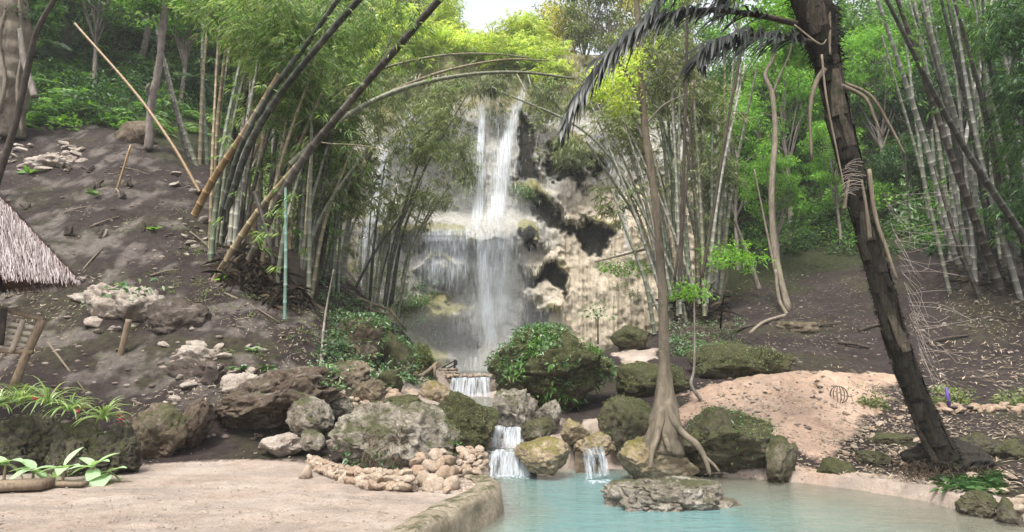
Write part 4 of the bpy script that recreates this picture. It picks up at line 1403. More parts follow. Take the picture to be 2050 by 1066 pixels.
leaf_cover('big', 2600, 0.1, 0.04, 'leaf_cool', zmin=0.1, thr=0.12, name='leafy_creeper')
leaf_cover('big', 4500, 0.05, 0.018, 'leaf_olive', zmin=0.0, thr=-0.1, name='moss_plants', seed=9)
leaf_cover('big', 1300, 0.12, 0.05, 'leaf_mid', zmin=-0.5, thr=0.12, name='hanging_plants', seed=12, up=-0.3)
leaf_cover('dark', 2200, 0.03, 0.012, 'leaf_olive', zmin=-0.2, thr=-0.1, name='moss_plants')
leaf_cover('moss_mound', 2600, 0.06, 0.02, 'leaf_olive', zmin=0.0, thr=-0.1, name='moss_plants')
leaf_cover('moss_front', 2600, 0.032, 0.013, 'leaf_olive', zmin=0.0, thr=-0.05, name='moss_plants')
leaf_cover('moss_front', 350, 0.06, 0.025, 'leaf_cool', zmin=-0.2, thr=0.2, name='leafy_creeper', seed=3)
leaf_cover('moss_mid', 1500, 0.032, 0.013, 'leaf_olive', zmin=0.0, thr=-0.1, name='moss_plants')
leaf_cover('moss_slab', 1500, 0.04, 0.015, 'leaf_olive', zmin=0.2, thr=-0.1, name='moss_plants')
leaf_cover('outcrop', 1100, 0.13, 0.05, 'leaf_cool', zmin=0.1, thr=-0.1, name='leafy_creeper')
leaf_cover('outcrop2', 1300, 0.11, 0.04, 'leaf_cool', zmin=0.0, thr=-0.1, name='leafy_creeper')
leaf_cover('outcrop3', 3000, 0.12, 0.045, 'leaf_olive', zmin=0.0, thr=-0.2, name='leafy_creeper')
leaf_cover('centre', 1500, 0.035, 0.014, 'leaf_olive', zmin=-0.3, thr=0.12, name='moss_plants')
leaf_cover('centre', 260, 0.09, 0.035, 'leaf_cool', zmin=-0.6, thr=0.1, name='leafy_creeper', front=lambda c: (c[:, 2] < 0.35) * 1.0)
leaf_cover('cave', 300, 0.1, 0.04, 'leaf_cool', zmin=0.3, thr=0.2, name='leafy_creeper', front=lambda c: (c[:, 0] > -4.0) * 1.0)
leaf_cover('ledge', 60, 0.22, 0.08, 'leaf_cool', zmin=0.0, thr=0.0, name='leafy_creeper')
leaf_cover('planter_b', 1500, 0.035, 0.014, 'leaf_olive', zmin=-0.3, thr=0.0, name='moss_plants')
leaf_cover('planter', 1200, 0.03, 0.012, 'leaf_olive', zmin=-0.3, thr=0.0, name='moss_plants')
# dry rootlets hanging down the front of the grey boulder
o, v, f = BOULD['centre']
sel = np.where((np.abs(v[:, 0] - P(775, 870, 8.9)[0]) < 0.28) & (v[:, 1] < 9.0) & (v[:, 2] > 0.2) & (v[:, 2] < 0.75))[0]
sel = rng.choice(sel, 700)
V, F = leaves(v[sel] - A(0, 0.02, 0), rng.normal(0, 0.5, (700, 3)) + A(0, -0.35, -1), rng.uniform(0.06, 0.2, 700), 0.007, droop=0.2)
mk('dry_rootlets', V, F, MAT['root_dark'], o)

# ------------------------------------------------------------------ bamboo
def culm_mesh(path_pts, r0, r1, seglen=0.36, sides=7):
    L = np.sum(np.linalg.norm(np.diff(spline(path_pts, 60), axis=0), axis=1))
    nn = max(4, int(L / seglen))
    n = nn * 4 + 1
    fine = spline(path_pts, 200)
    s = np.concatenate([[0], np.cumsum(np.linalg.norm(np.diff(fine, axis=0), axis=1))])
    # four rings for each internode: just after the node, two on the shaft, on the node
    loc = np.concatenate([[k + a for a in (0.0, 0.06, 0.12, 0.9)] for k in range(nn)] + [[nn]]) / nn * s[-1]
    path = np.stack([np.interp(loc, s, fine[:, k]) for k in range(3)], -1)
    ph = np.tile([1.0, 0.75, 0.0, 0.1], nn).tolist() + [1.0]
    ph = np.array(ph)
    t = loc / s[-1]
    rad = (r0 + (r1 - r0) * t ** 1.2) * (1 + 0.14 * (ph > 0.9))
    V, F = tube(path, rad, sides, True)
    a = np.concatenate([np.repeat(ph, sides), [1, 1]])
    return V, F, a, fine


CULMS = []


def culm(parent, pts, rpx, mat, seglen=0.36, taper=0.45, label=None, sides=7):
    pts = np.array(pts, float)
    d = pts[0][1]
    r0 = rpx / 2 / FPX * d
    V, F, a, fine = culm_mesh(pts, r0, r0 * taper, seglen, sides)
    o = mk('culm', V, F, MAT[mat], parent, attrs={'node': a}, label=label)
    CULMS.append((parent, fine))
    return fine


def spray(centres, k, L, Wd, spread=0.35, down=0.55, rising=0.0):
    """bamboo leaf sprays: k narrow leaves fanned along a short drooping twig at every centre"""
    centres = np.asarray(centres, float)
    n = len(centres)
    az = rng.uniform(0, 2 * np.pi, n)
    tw = np.stack([np.cos(az), np.sin(az), -down * rng.uniform(0.2, 1.2, n) + rising], -1)
    tw = nrm(tw)
    c = np.repeat(centres, k, 0); t = np.repeat(tw, k, 0)
    s = rng.uniform(0, 1, (n * k, 1))
    base = c + t * s * spread + rng.normal(0, 0.03, (n * k, 3))
    lat = np.cross(t, A(0, 0, 1)) * rng.choice([-1, 1], (n * k, 1))
    d = t * 0.7 + lat * rng.uniform(0.2, 0.9, (n * k, 1)) + A(0, 0, -1) * rng.uniform(0.1, 0.9, (n * k, 1)) * down + rng.normal(0, 0.2, (n * k, 3))
    return leaves(base, d, L * rng.uniform(0.6, 1.25, n * k), Wd * rng.uniform(0.7, 1.2, n * k), droop=0.25)


def cloud(boxes, dens_seed=1, clump=0.8, thr=-0.1):
    """spray centres spread through lumps of foliage; box = (px, py, rx_px, ry_px, d, rd, n)"""
    out = []
    for px, py, rx, ry, d, rd, n in boxes:
        b = in_ball(int(n * 2.2), 0.42)
        c = P(px, py, d)
        q = c + b * A(rx / FPX * d, rd, ry / FPX * d)
        m = fbm(q * clump, dens_seed, 3) > thr
        q = q[m][:n]
        out.append(q)
    return np.concatenate(out)


def on_culms(parent, n, t0=0.45, t1=1.0, rad=0.5):
    fs = [f for p, f in CULMS if p == parent]
    out = []
    for _ in range(n):
        f = fs[rng.integers(len(fs))]
        t = t0 + (t1 - t0) * rng.uniform() ** 0.8
        out.append(f[int(t * 199)])
    return np.array(out) + in_ball(n, 0.6) * rad


# big clump on the left slope
bl = empty('bamboo_clump', T1(500, 620), 'large leaning bamboo clump on the left slope with brown and tan culms', 'bamboo')
SNAP = {bl}
def CU(par, b, m, t, rpx, mat, **kw):
    g = T1(b[0], b[1])
    dd = g[1] - b[2]
    if abs(dd) > 5 or par not in SNAP: dd = 0.0
    p0 = P(b[0], b[1], b[2] + dd) - A(0, 0, 0.15)
    return culm(par, [p0, P(m[0], m[1], m[2] + dd), P(t[0], t[1], t[2] + dd)], rpx, mat, **kw)

# the ones that can be followed singly
CU(bl, (425, 560, 14.6), (520, 420, 14.2), (690, 225, 13.4), 15, 'bamboo_tan')
culm(bl, [P(500, 520, 14.4), P(590, 345, 13.6), (P(700, 205, 12.8)), P(800, 90, 12.0), P(905, -30, 11.2)], 16, 'bamboo_brown', taper=0.75, label='long dark brown culm arching up across the gap')
culm(bl, [P(455, 420, 15.2), P(500, 290, 14.6), P(560, 190, 14.0), P(640, 90, 13.2), P(740, -25, 12.4)], 14, 'bamboo_dark', taper=0.8, label='nearly black green culm in the upper part')
culm(bl, [P(440, 440, 15.4), P(480, 300, 14.8), P(540, 190, 14.2), P(620, 80, 13.5), P(690, -20, 12.8)], 11, 'bamboo_dark', taper=0.8)
culm(bl, [P(390, 430, 15.6), P(430, 355, 15.2), P(500, 250, 14.6), P(560, 150, 14.2)], 15, 'bamboo_gold', taper=0.8, label='golden yellow broken culm')
culm(bl, [P(580, 330, 15), P(690, 235, 15.5), P(800, 180, 16), P(920, 152, 17), P(1040, 145, 18), P(1145, 157, 19)], 13, 'bamboo_tan', taper=0.45, label='tan culm arching over in front of the waterfall')
culm(bl, [P(560, 330, 16), P(680, 240, 16.5), P(790, 180, 17), P(900, 140, 18), P(1010, 120, 19), P(1100, 122, 20)], 9, 'bamboo_tan', taper=0.4)
culm(bl, [P(560, 290, 16), P(650, 200, 17), P(760, 140, 18), P(880, 112, 19), P(980, 108, 20), P(1060, 116, 21)], 8, 'bamboo_tan', taper=0.4)
culm(bl, [P(570, 640, 13.6), P(572, 520, 13.6), P(572, 370, 13.7)], 7, 'bamboo_teal', taper=0.9, label='upright blue-green pole at the front of the clump')
culm(bl, [P(610, 470, 15), P(625, 300, 14.8), P(660, 289, 14.6), P(730, 293, 14.5), P(780, 305, 14.4)], 4, 'bamboo_tan', taper=0.5)
culm(bl, [P(510, 385, 13.9), P(530, 450, 13.9), P(548, 530, 14.0)], 9, 'bamboo_brown', taper=0.8)
for k in range(46):
    bx = rng.uniform(420, 640); by = 555 + (bx - 425) * 0.36 - rng.uniform(0, 90)
    d = rng.uniform(14.3, 16.5)
    lean = rng.uniform(0, 120)
    hgt = rng.uniform(280, 600)
    m_ = rng.choice(['bamboo_tan', 'bamboo_tan', 'bamboo_green', 'bamboo_brown', 'bamboo_grey'])
    CU(bl, (bx, by, d), (bx + lean * 0.45, by - hgt * 0.5, d), (bx + lean * 1.3, by - hgt, d + rng.uniform(-1, 1)), rng.uniform(8, 13), str(m_))
for (b, t, r, m_) in (((415, 330), (408, -30), 10, 'bamboo_green'), ((430, 330), (470, 40), 11, 'bamboo_green'), ((445, 340), (500, 60), 10, 'bamboo_grey'), ((400, 330), (425, -30), 8, 'bamboo_tan'),
                      ((460, 300), (545, -30), 9, 'bamboo_green'), ((480, 330), (560, 20), 9, 'bamboo_tan'), ((330, 120), (395, 330), 12, 'bamboo_tan'), ((385, 325), (300, -10), 13, 'bamboo_brown')):
    if b[1] < t[1]: b, t = t, b
    CU(bl, (*b, 18.5), ((b[0] + t[0]) / 2 - 6, (b[1] + t[1]) / 2, 18.5), (*t, 18.5), r, m_)
pts = cloud([(560, 60, 130, 90, 15, 2.0, 800), (640, 130, 110, 110, 15.5, 2, 900), (640, 230, 90, 80, 18, 1.6, 700), (480, 40, 110, 70, 17, 2, 500), (650, 330, 50, 80, 18.5, 1.4, 260),
             (560, 180, 70, 90, 18, 1.5, 450), (740, 60, 110, 80, 17, 2, 500), (640, 430, 40, 60, 18, 1.0, 90)])
V, F = spray(np.concatenate([pts, on_culms(bl, 500, 0.5, 1.0, 0.5)]), 9, 0.22, 0.034)
mk('foliage', V, F, MAT['leaf_bamboo'], bl)
# tangle of dead twigs and roots in the dark heart of the clump
c = cloud([(500, 560, 70, 70, 15.2, 0.8, 1500), (560, 615, 60, 50, 14.8, 0.6, 900)], thr=-1)
V, F = leaves(c, rdir(len(c)) + A(0.2, 0, -0.2), rng.uniform(0.2, 0.6, len(c)), rng.uniform(0.004, 0.012, len(c)), droop=0.4)
mk('dead_tangle', V, F, MAT['root_dark'], bl, kind='stuff')
c = P(530, 565, 16.8)
v, f = rock_shape(301, 4, 6, 0.6)
mk('root_mass', v * A(1.5, 0.7, 1.1) + c, f, MAT['bark_dark'], bl)

# leaning golden pole that broke out of the clump
t = mk('fallen_bamboo_pole', *culm_mesh([P(150, 48, 18.6), P(270, 185, 18.3), P(345, 290, 18.0), P(400, 385, 17.8)], 0.042, 0.052)[:2], MAT['bamboo_gold'], base=P(400, 385, 17.8),
       attrs={'node': culm_mesh([P(150, 48, 18.6), P(270, 185, 18.3), P(345, 290, 18.0), P(400, 385, 17.8)], 0.042, 0.052)[2]},
       label='long golden bamboo pole leaning across the bare slope', cat='bamboo pole')

# second clump just behind, greener
b2 = empty('bamboo_clump', T1(660, 560), 'greyish green bamboo clump behind the brown one beside the bare hill', 'bamboo')
SNAP.add(b2)
for k in range(20):
    bx = rng.uniform(590, 690); by = rng.uniform(500, 590)
    d = rng.uniform(18, 21)
    lean = rng.uniform(0, 80); hgt = rng.uniform(200, 220)
    CU(b2, (bx, by, d), (bx + lean * 0.4, by - hgt * 0.5, d), (bx + lean * 1.2, by - hgt, d - rng.uniform(0, 1)), rng.uniform(6, 10), str(rng.choice(['bamboo_green', 'bamboo_grey', 'bamboo_green'])))
pts = cloud([(700, 420, 70, 90, 19, 1.2, 90), (750, 330, 70, 80, 20, 1.4, 110), (820, 240, 80, 60, 20, 1.4, 120), (660, 380, 60, 70, 19, 1.2, 280), (860, 330, 70, 70, 21, 1.3, 100),
             (880, 220, 70, 50, 21, 1.3, 100), (720, 220, 80, 80, 19, 1.5, 160)], 3, 1.0, 0.12)
V, F = spray(np.concatenate([pts, on_culms(b2, 120, 0.5, 1, 0.5)]), 9, 0.25, 0.038)
mk('foliage', V, F, MAT['leaf_olive'], b2)

# thin clump in front of the side waterfall
b3 = empty('bamboo_clump', P(760, 615, 22), 'thin open bamboo clump in front of the side waterfall', 'bamboo')
for k in range(15):
    bx = rng.uniform(715, 800); by = rng.uniform(585, 630)
    d = rng.uniform(21.5, 23)
    lean = rng.uniform(0, 70) + (bx - 715) * 0.5
    hgt = rng.uniform(200, 330)
    CU(b3, (bx, by, d), (bx + lean * 0.35, by - hgt * 0.5, d), (bx + lean, by - hgt, d), rng.uniform(4, 7), str(rng.choice(['bamboo_green', 'bamboo_grey', 'bamboo_dark'])))
culm(b3, [P(772, 605, 22.5), P(785, 500, 22.5), P(798, 370, 22.5)], 12, 'bamboo_white', taper=0.8, label='bleached white culm')
for b, t, r in (((775, 560), (880, 205), 7), ((790, 470), (935, 190), 6), ((700, 590), (830, 400), 6)):
    CU(b3, (*b, 21), ((b[0] + t[0]) / 2 - 8, (b[1] + t[1]) / 2, 21), (*t, 21), r, 'bamboo_dark')
pts = cloud([(800, 290, 80, 60, 21, 1.0, 130), (850, 380, 70, 45, 21, 1.0, 90), (880, 270, 55, 55, 22, 1.0, 100), (780, 400, 40, 40, 21.5, 1, 40)], 4, 1.1, 0.05)
V, F = spray(np.concatenate([pts, on_culms(b3, 130, 0.55, 1, 0.4)]), 8, 0.25, 0.036)
mk('foliage', V, F, MAT['leaf_olive'], b3)

# grey clump right of the falls
b4 = empty('bamboo_clump', P(1380, 640, 21.5), 'dense grey bamboo clump of many upright culms right of the cliff', 'bamboo')
SNAP.add(b4)
for k in range(46):
    bx = rng.uniform(1325, 1450); by = 640 - abs(bx - 1390) * 0.3 + rng.uniform(-15, 10)
    d = rng.uniform(20.5, 23)
    s = (bx - 1400) / 60
    lean = s * 60 + rng.normal(-25, 45)
    hgt = rng.uniform(300, 560)
    CU(b4, (bx, by, d), (bx + lean * 0.4, by - hgt * 0.5, d), (bx + lean * 1.1, by - hgt, d + rng.uniform(-1, 1)), rng.uniform(6, 10), str(rng.choice(['bamboo_grey', 'bamboo_grey', 'bamboo_green', 'bamboo_tan'])))
for b, m, t, r in (((1360, 560), (1200, 290), (985, 175), 8), ((1330, 600), (1260, 400), (1180, 200), 7), ((1345, 590), (1300, 400), (1240, 220), 7), ((1320, 620), (1260, 480), (1225, 380), 7),
                   ((1310, 660), (1290, 560), (1235, 420), 9), ((1400, 600), (1330, 420), (1250, 240), 7)):
    CU(b4, (*b, 20.5), (*m, 20.2), (*t, 20), r, 'bamboo_grey')
pts = cloud([(1240, 250, 80, 70, 21, 1.5, 330), (1330, 160, 110, 90, 21.5, 2, 500), (1420, 240, 80, 80, 22, 2, 340), (1230, 380, 50, 60, 21, 1, 120), (1290, 90, 120, 70, 22, 2, 420), (1440, 380, 50, 80, 22, 1.2, 160),
             (1330, 300, 60, 80, 22.5, 1.2, 180), (1450, 520, 40, 70, 21, 1, 120)], 6, 0.9, 0.0)
V, F = spray(np.concatenate([pts, on_culms(b4, 420, 0.5, 1, 0.5)]), 9, 0.25, 0.037)
mk('foliage', V, F, MAT['leaf_olive'], b4)
c = cloud([(1390, 610, 70, 40, 21.6, 0.8, 500)], thr=-1)
V, F = leaves(c, rdir(len(c)) + A(0, 0, 0.3), rng.uniform(0.3, 0.9, len(c)), 0.016, droop=0.2)
mk('dead_tangle', V, F, MAT['root_dark'], b4, kind='stuff')

# clump on the right slope, tall and leaning towards the viewer
b5 = empty('bamboo_clump', T1(1960, 560), 'tall bamboo clump on the right slope with dark leaning culms', 'bamboo')
SNAP.add(b5)
for b, m, t, r, m_ in (((2065, 490, 15), (1910, 260, 14.2), (1765, -20, 13), 16, 'bamboo_dark'), ((2010, 590, 16), (1900, 300, 15), (1790, -20, 14), 17, 'bamboo_brown'),
                       ((1985, 545, 17.5), (1930, 300, 17), (1840, -20, 16), 13, 'bamboo_grey'), ((1905, 470, 19), (1850, 280, 19), (1750, -20, 18), 15, 'bamboo_grey'),
                       ((1915, 500, 18.5), (1895, 250, 18), (1850, -20, 17), 13, 'bamboo_grey'), ((1940, 510, 18), (1905, 250, 17.5), (1815, -20, 17), 12, 'bamboo_dark'),
                       ((2000, 560, 17), (1950, 280, 16.5), (1880, -20, 15.5), 13, 'bamboo_dark'), ((2030, 580, 16.5), (1985, 280, 16), (1905, -20, 15), 13, 'bamboo_brown'),
                       ((2060, 560, 16), (2020, 300, 15.5), (1945, -20, 15), 14, 'bamboo_dark'), ((1975, 540, 18), (1925, 260, 18), (1935, -20, 18), 11, 'bamboo_dark'),
                       ((2045, 600, 17), (1960, 300, 16.5), (1905, -20, 16), 12, 'bamboo_grey'), ((1900, 520, 19), (1930, 300, 19), (1990, -20, 19), 11, 'bamboo_grey'),
                       ((1945, 545, 18.5), (1950, 300, 18.5), (1975, -20, 18), 11, 'bamboo_grey'), ((2080, 580, 17), (2040, 300, 17), (1990, -20, 17), 13, 'bamboo_grey'),
                       ((2000, 520, 19), (1975, 300, 19), (1900, -20, 19), 10, 'bamboo_green'), ((2040, 520, 19), (2015, 300, 19), (2030, -20, 19), 12, 'bamboo_dark'),
                       ((1860, 430, 20), (1835, 250, 20), (1800, -20, 20), 9, 'bamboo_green'), ((1925, 540, 18), (1880, 420, 17.8), (1865, 260, 17.5), 12, 'bamboo_grey'),
                       ((1965, 600, 17), (1915, 480, 17), (1870, 330, 17), 11, 'bamboo_brown'), ((2090, 620, 15.5), (2060, 300, 15), (2030, -20, 14.5), 14, 'bamboo_brown')):
    CU(b5, b, m, t, r * 0.9, m_)
for k in range(16):
    bx = rng.uniform(1900, 2080); by = rng.uniform(500, 590)
    hgt = rng.uniform(480, 640); ln = rng.uniform(-150, 20)
    CU(b5, (bx, by, 19), (bx + ln * 0.45, by - hgt * 0.5, 18.7), (bx + ln, by - hgt, 18), rng.uniform(6, 10), str(rng.choice(['bamboo_dark', 'bamboo_grey', 'bamboo_green'])))
pts = cloud([(2010, 60, 90, 90, 17, 1.8, 260), (2050, 250, 50, 120, 16.5, 1.5, 260), (1900, 30, 80, 60, 19, 1.8, 160), (2040, 420, 40, 80, 17, 1.2, 120)], 7, 0.9, -0.05)
V, F = spray(np.concatenate([pts, on_culms(b5, 120, 0.6, 1, 0.5)]), 9, 0.22, 0.034)
mk('foliage', V, F, MAT['leaf_mid'], b5)
pts = cloud([(2030, 40, 60, 70, 15.5, 1.0, 170), (2050, 200, 40, 110, 15.5, 1.0, 200), (2045, 400, 36, 70, 16, 0.8, 90), (1960, 20, 60, 40, 17, 1.0, 80)], 17, 0.9, -0.1)
V, F = spray(pts, 10, 0.22, 0.036)
mk('foliage', V, F, MAT['leaf_dark'], b5)
c = np.array([T1(rng.uniform(1895, 2050), rng.uniform(500, 590)) for k in range(220)]) + A(0, 0, 0.12)
V, F = leaves(c, rdir(len(c), -0.3, 0.5), rng.uniform(0.2, 0.7, len(c)), 0.025, droop=0.2)
mk('dead_tangle', V, F, MAT['root_dark'], b5, kind='stuff')

# yellow-green plumes on the rim of the cliff, behind the falls
b6 = empty('bamboo_clump', P(960, 150, 37.5), 'bright yellow-green bamboo plumes crowning the cliff above the waterfall', 'bamboo')
for k in range(16):
    bx = rng.uniform(780, 1130)
    CU(b6, (bx, 190, 38), (bx + rng.normal(0, 15), 120, 38), (bx + rng.normal(0, 45), rng.uniform(40, 90), 37.5), 4, 'bamboo_green')
pts = cloud([(960, 110, 110, 38, 36.5, 2, 800), (860, 90, 80, 55, 36, 2, 700), (1070, 105, 80, 40, 36.5, 2, 600), (780, 60, 90, 70, 36, 2, 600), (900, 40, 40, 60, 37, 1.5, 380), (1040, 60, 60, 45, 37.5, 1.5, 420), (975, 85, 60, 30, 38, 1.5, 300),
             (740, 130, 80, 50, 35, 2, 400), (1110, 150, 50, 30, 35.5, 1.2, 200)], 8, 0.45, -0.15)
V, F = spray(pts, 11, 0.34, 0.06, 0.7, 0.6, 0.2)
mk('foliage', V, F, MAT['leaf_lime'], b6)
# hanging bamboo over the lip
b7 = empty('bamboo_clump', P(880, 190, 34), 'drooping olive bamboo sprays hanging over the lip of the falls', 'bamboo')
for k in range(12):
    bx = rng.uniform(800, 1130)
    CU(b7, (bx, 170, 35.5), (bx + rng.normal(0, 10), 150, 34.5), (bx + rng.normal(0, 30), rng.uniform(190, 240), 33.5), 4, 'bamboo_tan')
pts = cloud([(910, 185, 60, 40, 33.5, 1, 260), (1000, 165, 50, 22, 34, 1, 170), (1090, 195, 45, 45, 33, 1, 220), (860, 230, 40, 50, 33, 1, 190), (1120, 250, 45, 45, 32.5, 0.8, 170), (930, 330, 28, 70, 33, 0.7, 170),
             (1000, 215, 14, 40, 34, 0.5, 40), (1150, 300, 60, 30, 31.5, 0.8, 140), (800, 180, 70, 40, 32, 1.2, 260), (1190, 190, 60, 40, 31, 1, 220), (850, 400, 60, 35, 32, 0.8, 120)], 9, 0.6, -0.05)
V, F = spray(pts, 10, 0.3, 0.045, 0.55, 0.9)
mk('foliage', V, F, MAT['leaf_olive'], b7)

# ------------------------------------------------------------------ broadleaf trees
def tree_parts(seed, h, cr, ch, nclus, per, leafL, leafW, lean=0.0, trunk_r=0.16):
    """local trunk with limbs, and crown leaves in clumps"""
    r = np.random.default_rng(seed)
    top = A(lean * h, r.normal(0, 0.2), h)
    path = spline([A(0, 0, -0.6), A(lean * h * 0.3 + r.normal(0, 0.15), r.normal(0, 0.15), h * 0.4), top], 18)
    vf = [tube(path, np.linspace(trunk_r, trunk_r * 0.35, 18), 9, True, 0.15, seed)]
    V, F, base, dirs = None, None, [], []
    for k in range(nclus):
        b = nrm(r.normal(0, 1, 3)) * r.uniform(0.35, 1.0) ** 0.6
        c = top + A(0, 0, ch * 0.25) + b * A(cr, cr, ch)
        if k % 3 == 0:
            s = path[r.integers(9, 17)]
            vf.append(tube(spline([s, (s + c) / 2 + r.normal(0, 0.2, 3) + A(0, 0, 0.2), c], 7), np.linspace(trunk_r * 0.35, 0.015, 7), 5, False))
        n = int(per * r.uniform(0.6, 1.4))
        q = nrm(r.normal(0, 1, (n, 3))) * (r.uniform(0, 1, (n, 1)) ** 0.5) * A(1, 1, 0.6) * r.uniform(0.45, 0.9)
        base.append(c + q)
        dirs.append(nrm(q) * 0.6 + r.normal(0, 0.5, (n, 3)) + A(0, 0, -0.15))
    base = np.concatenate(base); dirs = np.concatenate(dirs)
    LV, LF = leaves(base, dirs, leafL * r.uniform(0.6, 1.3, len(base)), leafW * r.uniform(0.7, 1.2, len(base)), droop=0.25)
    return jl(*vf), (LV, LF)


TREES = {}
for nm, sd, h, cr, ch, nc, per, L, Wd, lm, tr in (
        ('a', 1, 6.0, 2.6, 2.4, 60, 120, 0.21, 0.1, 'leaf_mid', 0.16), ('b', 2, 7.5, 2.4, 3.0, 60, 120, 0.2, 0.1, 'leaf_bright', 0.15),
        ('c', 3, 5.0, 2.8, 2.2, 60, 120, 0.24, 0.11, 'leaf_dark', 0.18), ('d', 4, 8.0, 2.6, 3.2, 60, 110, 0.2, 0.07, 'leaf_bamboo', 0.14),
        ('e', 5, 6.0, 2.4, 2.6, 60, 110, 0.2, 0.09, 'leaf_yellow', 0.14), ('f', 6, 6.5, 2.5, 2.8, 60, 120, 0.2, 0.09, 'leaf_lime', 0.14),
        ('g', 7, 7.0, 2.6, 2.9, 60, 120, 0.2, 0.08, 'leaf_olive', 0.15)):
    (tv, tf_), (lv, lf) = tree_parts(sd, h, cr, ch, nc, per, L, Wd, 0.05, tr)
    m1 = new_mesh('trunk', tv, tf_); m1.materials.append(MAT['bark_grey'])
    m2 = new_mesh('crown', lv, lf); m2.materials.append(MAT[lm])
    TREES[nm] = (m1, m2)


def tree(kind, p, s, label, group, sz=1.0):
    t = empty('forest_tree', p, label, 'tree', group)
    for nm, me in zip(('trunk', 'crown'), TREES[kind]):
        o = bpy.data.objects.new(nm, me)
        COL.objects.link(o)
        o.parent = t
    t.scale = (s, s, s * sz)
    t.rotation_euler = (0, 0, rng.uniform(0, 6.28))
    return t


def ground_at(x, y):
    return A(x, y, float(hz(x, y)) - 0.1)


KN = {'a': 'mid green', 'b': 'bright green', 'c': 'dark green', 'd': 'feathery green', 'e': 'yellowing', 'f': 'lime green', 'g': 'dull olive'}
MARKS = ((-20, 'at the left photo edge behind the thick pale trunk'), (100, 'behind the thick pale trunk'), (200, 'above the golden leaning pole'), (290, 'left of the straight grey trunk'),
         (360, 'right of the straight grey trunk'), (440, 'behind the upright green culms'), (510, 'behind the nearly black culms'), (590, 'between the dark arching culms'), (640, 'behind the brown arching culm'),
         (672, 'over the greyish bamboo clump'), (720, 'above the side waterfall'), (790, 'on the cliff shoulder left of the falls'), (880, 'just left of the sky gap'), (960, 'in the middle of the sky gap'),
         (1010, 'low in the sky gap'), (1050, 'at the right side of the sky gap'), (1100, 'above the main waterfall plume'), (1150, 'behind the tip of the long palm frond'), (1210, 'over the tan cliff wall'),
         (1250, 'behind the yellow-green leaves of the slender tree'), (1310, 'behind the top of the slender tree'), (1370, 'behind the dark straight stems'), (1410, 'behind the grey bamboo clump'), (1450, 'at the right end of the grey bamboo'),
         (1515, 'left of the forked pale tree'), (1575, 'behind the forked pale tree'), (1615, 'right of the forked pale tree'), (1660, 'left of the palm trunk'), (1720, 'behind the palm trunk'), (1765, 'right of the palm crown'),
         (1815, 'behind the hanging palm stalks'), (1870, 'left of the right bamboo clump'), (1930, 'behind the right bamboo clump'), (2000, 'deep inside the right bamboo clump'), (2060, 'at the right photo edge'), (2100, 'just past the right bamboo clump'), (9999, 'beyond the right photo edge'))
# (px, d, scale, kind): where each tree stands, seen from the pool
ZONES = {
    'jungle trees on the left hillside': ('broad %s jungle tree above the bare left slope', [
        (-60, 26, 1.0, 'c'), (60, 29, 1.1, 'c'), (150, 27, 0.8, 'a'), (230, 31, 1.2, 'c'), (330, 28, 0.9, 'a'), (400, 32, 1.1, 'b'), (470, 27, 0.9, 'd'),
        (20, 36, 1.3, 'a'), (120, 38, 1.4, 'c'), (260, 38, 1.4, 'd'), (380, 40, 1.4, 'a'), (480, 37, 1.3, 'd'), (560, 33, 1.1, 'b'), (-120, 34, 1.3, 'a'), (540, 26, 0.8, 'd')]),
    'trees above the cliff left of the falls': ('%s tree on the cliff shoulder left of the falls', [
        (600, 38, 1.2, 'g'), (660, 35, 1.0, 'd'), (680, 42, 1.3, 'f'), (740, 40, 1.2, 'g'), (800, 44, 1.2, 'f'), (620, 30, 0.8, 'd'), (850, 46, 1.2, 'b')]),
    'trees on the rim above the falls': ('%s tree on the rim right above the falls', [
        (930, 52, 0.7, 'f'), (1030, 50, 0.75, 'f'), (1075, 46, 1.0, 'e'), (1130, 43, 1.1, 'e'), (1180, 41, 1.2, 'g'), (990, 56, 0.6, 'b')]),
    'trees right of the cliff': ('%s tree behind the grey bamboo right of the cliff', [
        (1230, 39, 1.2, 'g'), (1290, 37, 1.2, 'f'), (1340, 34, 1.0, 'b'), (1330, 42, 1.4, 'e'), (1400, 38, 1.2, 'b'), (1420, 31, 0.8, 'a'), (1260, 33, 0.6, 'g')]),
    'jungle trees on the right hillside': ('%s jungle tree above the bare right slope', [
        (1480, 29, 0.8, 'b'), (1530, 33, 1.1, 'a'), (1590, 30, 0.9, 'b'), (1640, 35, 1.2, 'a'), (1700, 31, 0.9, 'a'), (1740, 36, 1.2, 'b'), (1790, 30, 0.9, 'b'), (1840, 34, 1.2, 'a'),
        (1900, 30, 1.0, 'c'), (1960, 33, 1.2, 'a'), (2030, 28, 1.0, 'c'), (2090, 30, 1.2, 'c'), (1500, 40, 1.4, 'd'), (1620, 42, 1.5, 'b'), (1740, 43, 1.5, 'd'), (1860, 42, 1.5, 'b'),
        (1980, 40, 1.5, 'c'), (2120, 38, 1.5, 'a'), (1560, 26, 0.5, 'b'), (1690, 27, 0.55, 'b'), (1830, 27, 0.55, 'c'), (2150, 26, 1.0, 'c')]),
}
for grp, (lab, lst) in ZONES.items():
    for px, d, s, kd in lst:
        x = (px - 1025) / FPX * d * 1.01
        # a landmark in front of the tree, and whether it stands low or high on the hill
        mark = next(t for lim, t in MARKS if px < lim)
        tree(kd, ground_at(x, d), s, '%s %s tree %s' % ('far' if d > 35 else 'near', KN[kd], mark), grp)


# ------------------------------------------------------------------ undergrowth of the forest floor: one mass for each kind of leaf
def scatter_px(n, x0, x1, y0, y1, dmax=48):
    px, py = rng.uniform(x0, x1, n), rng.uniform(y0, y1, n)
    p, h = TR(px, py, dmax)
    return p[h]


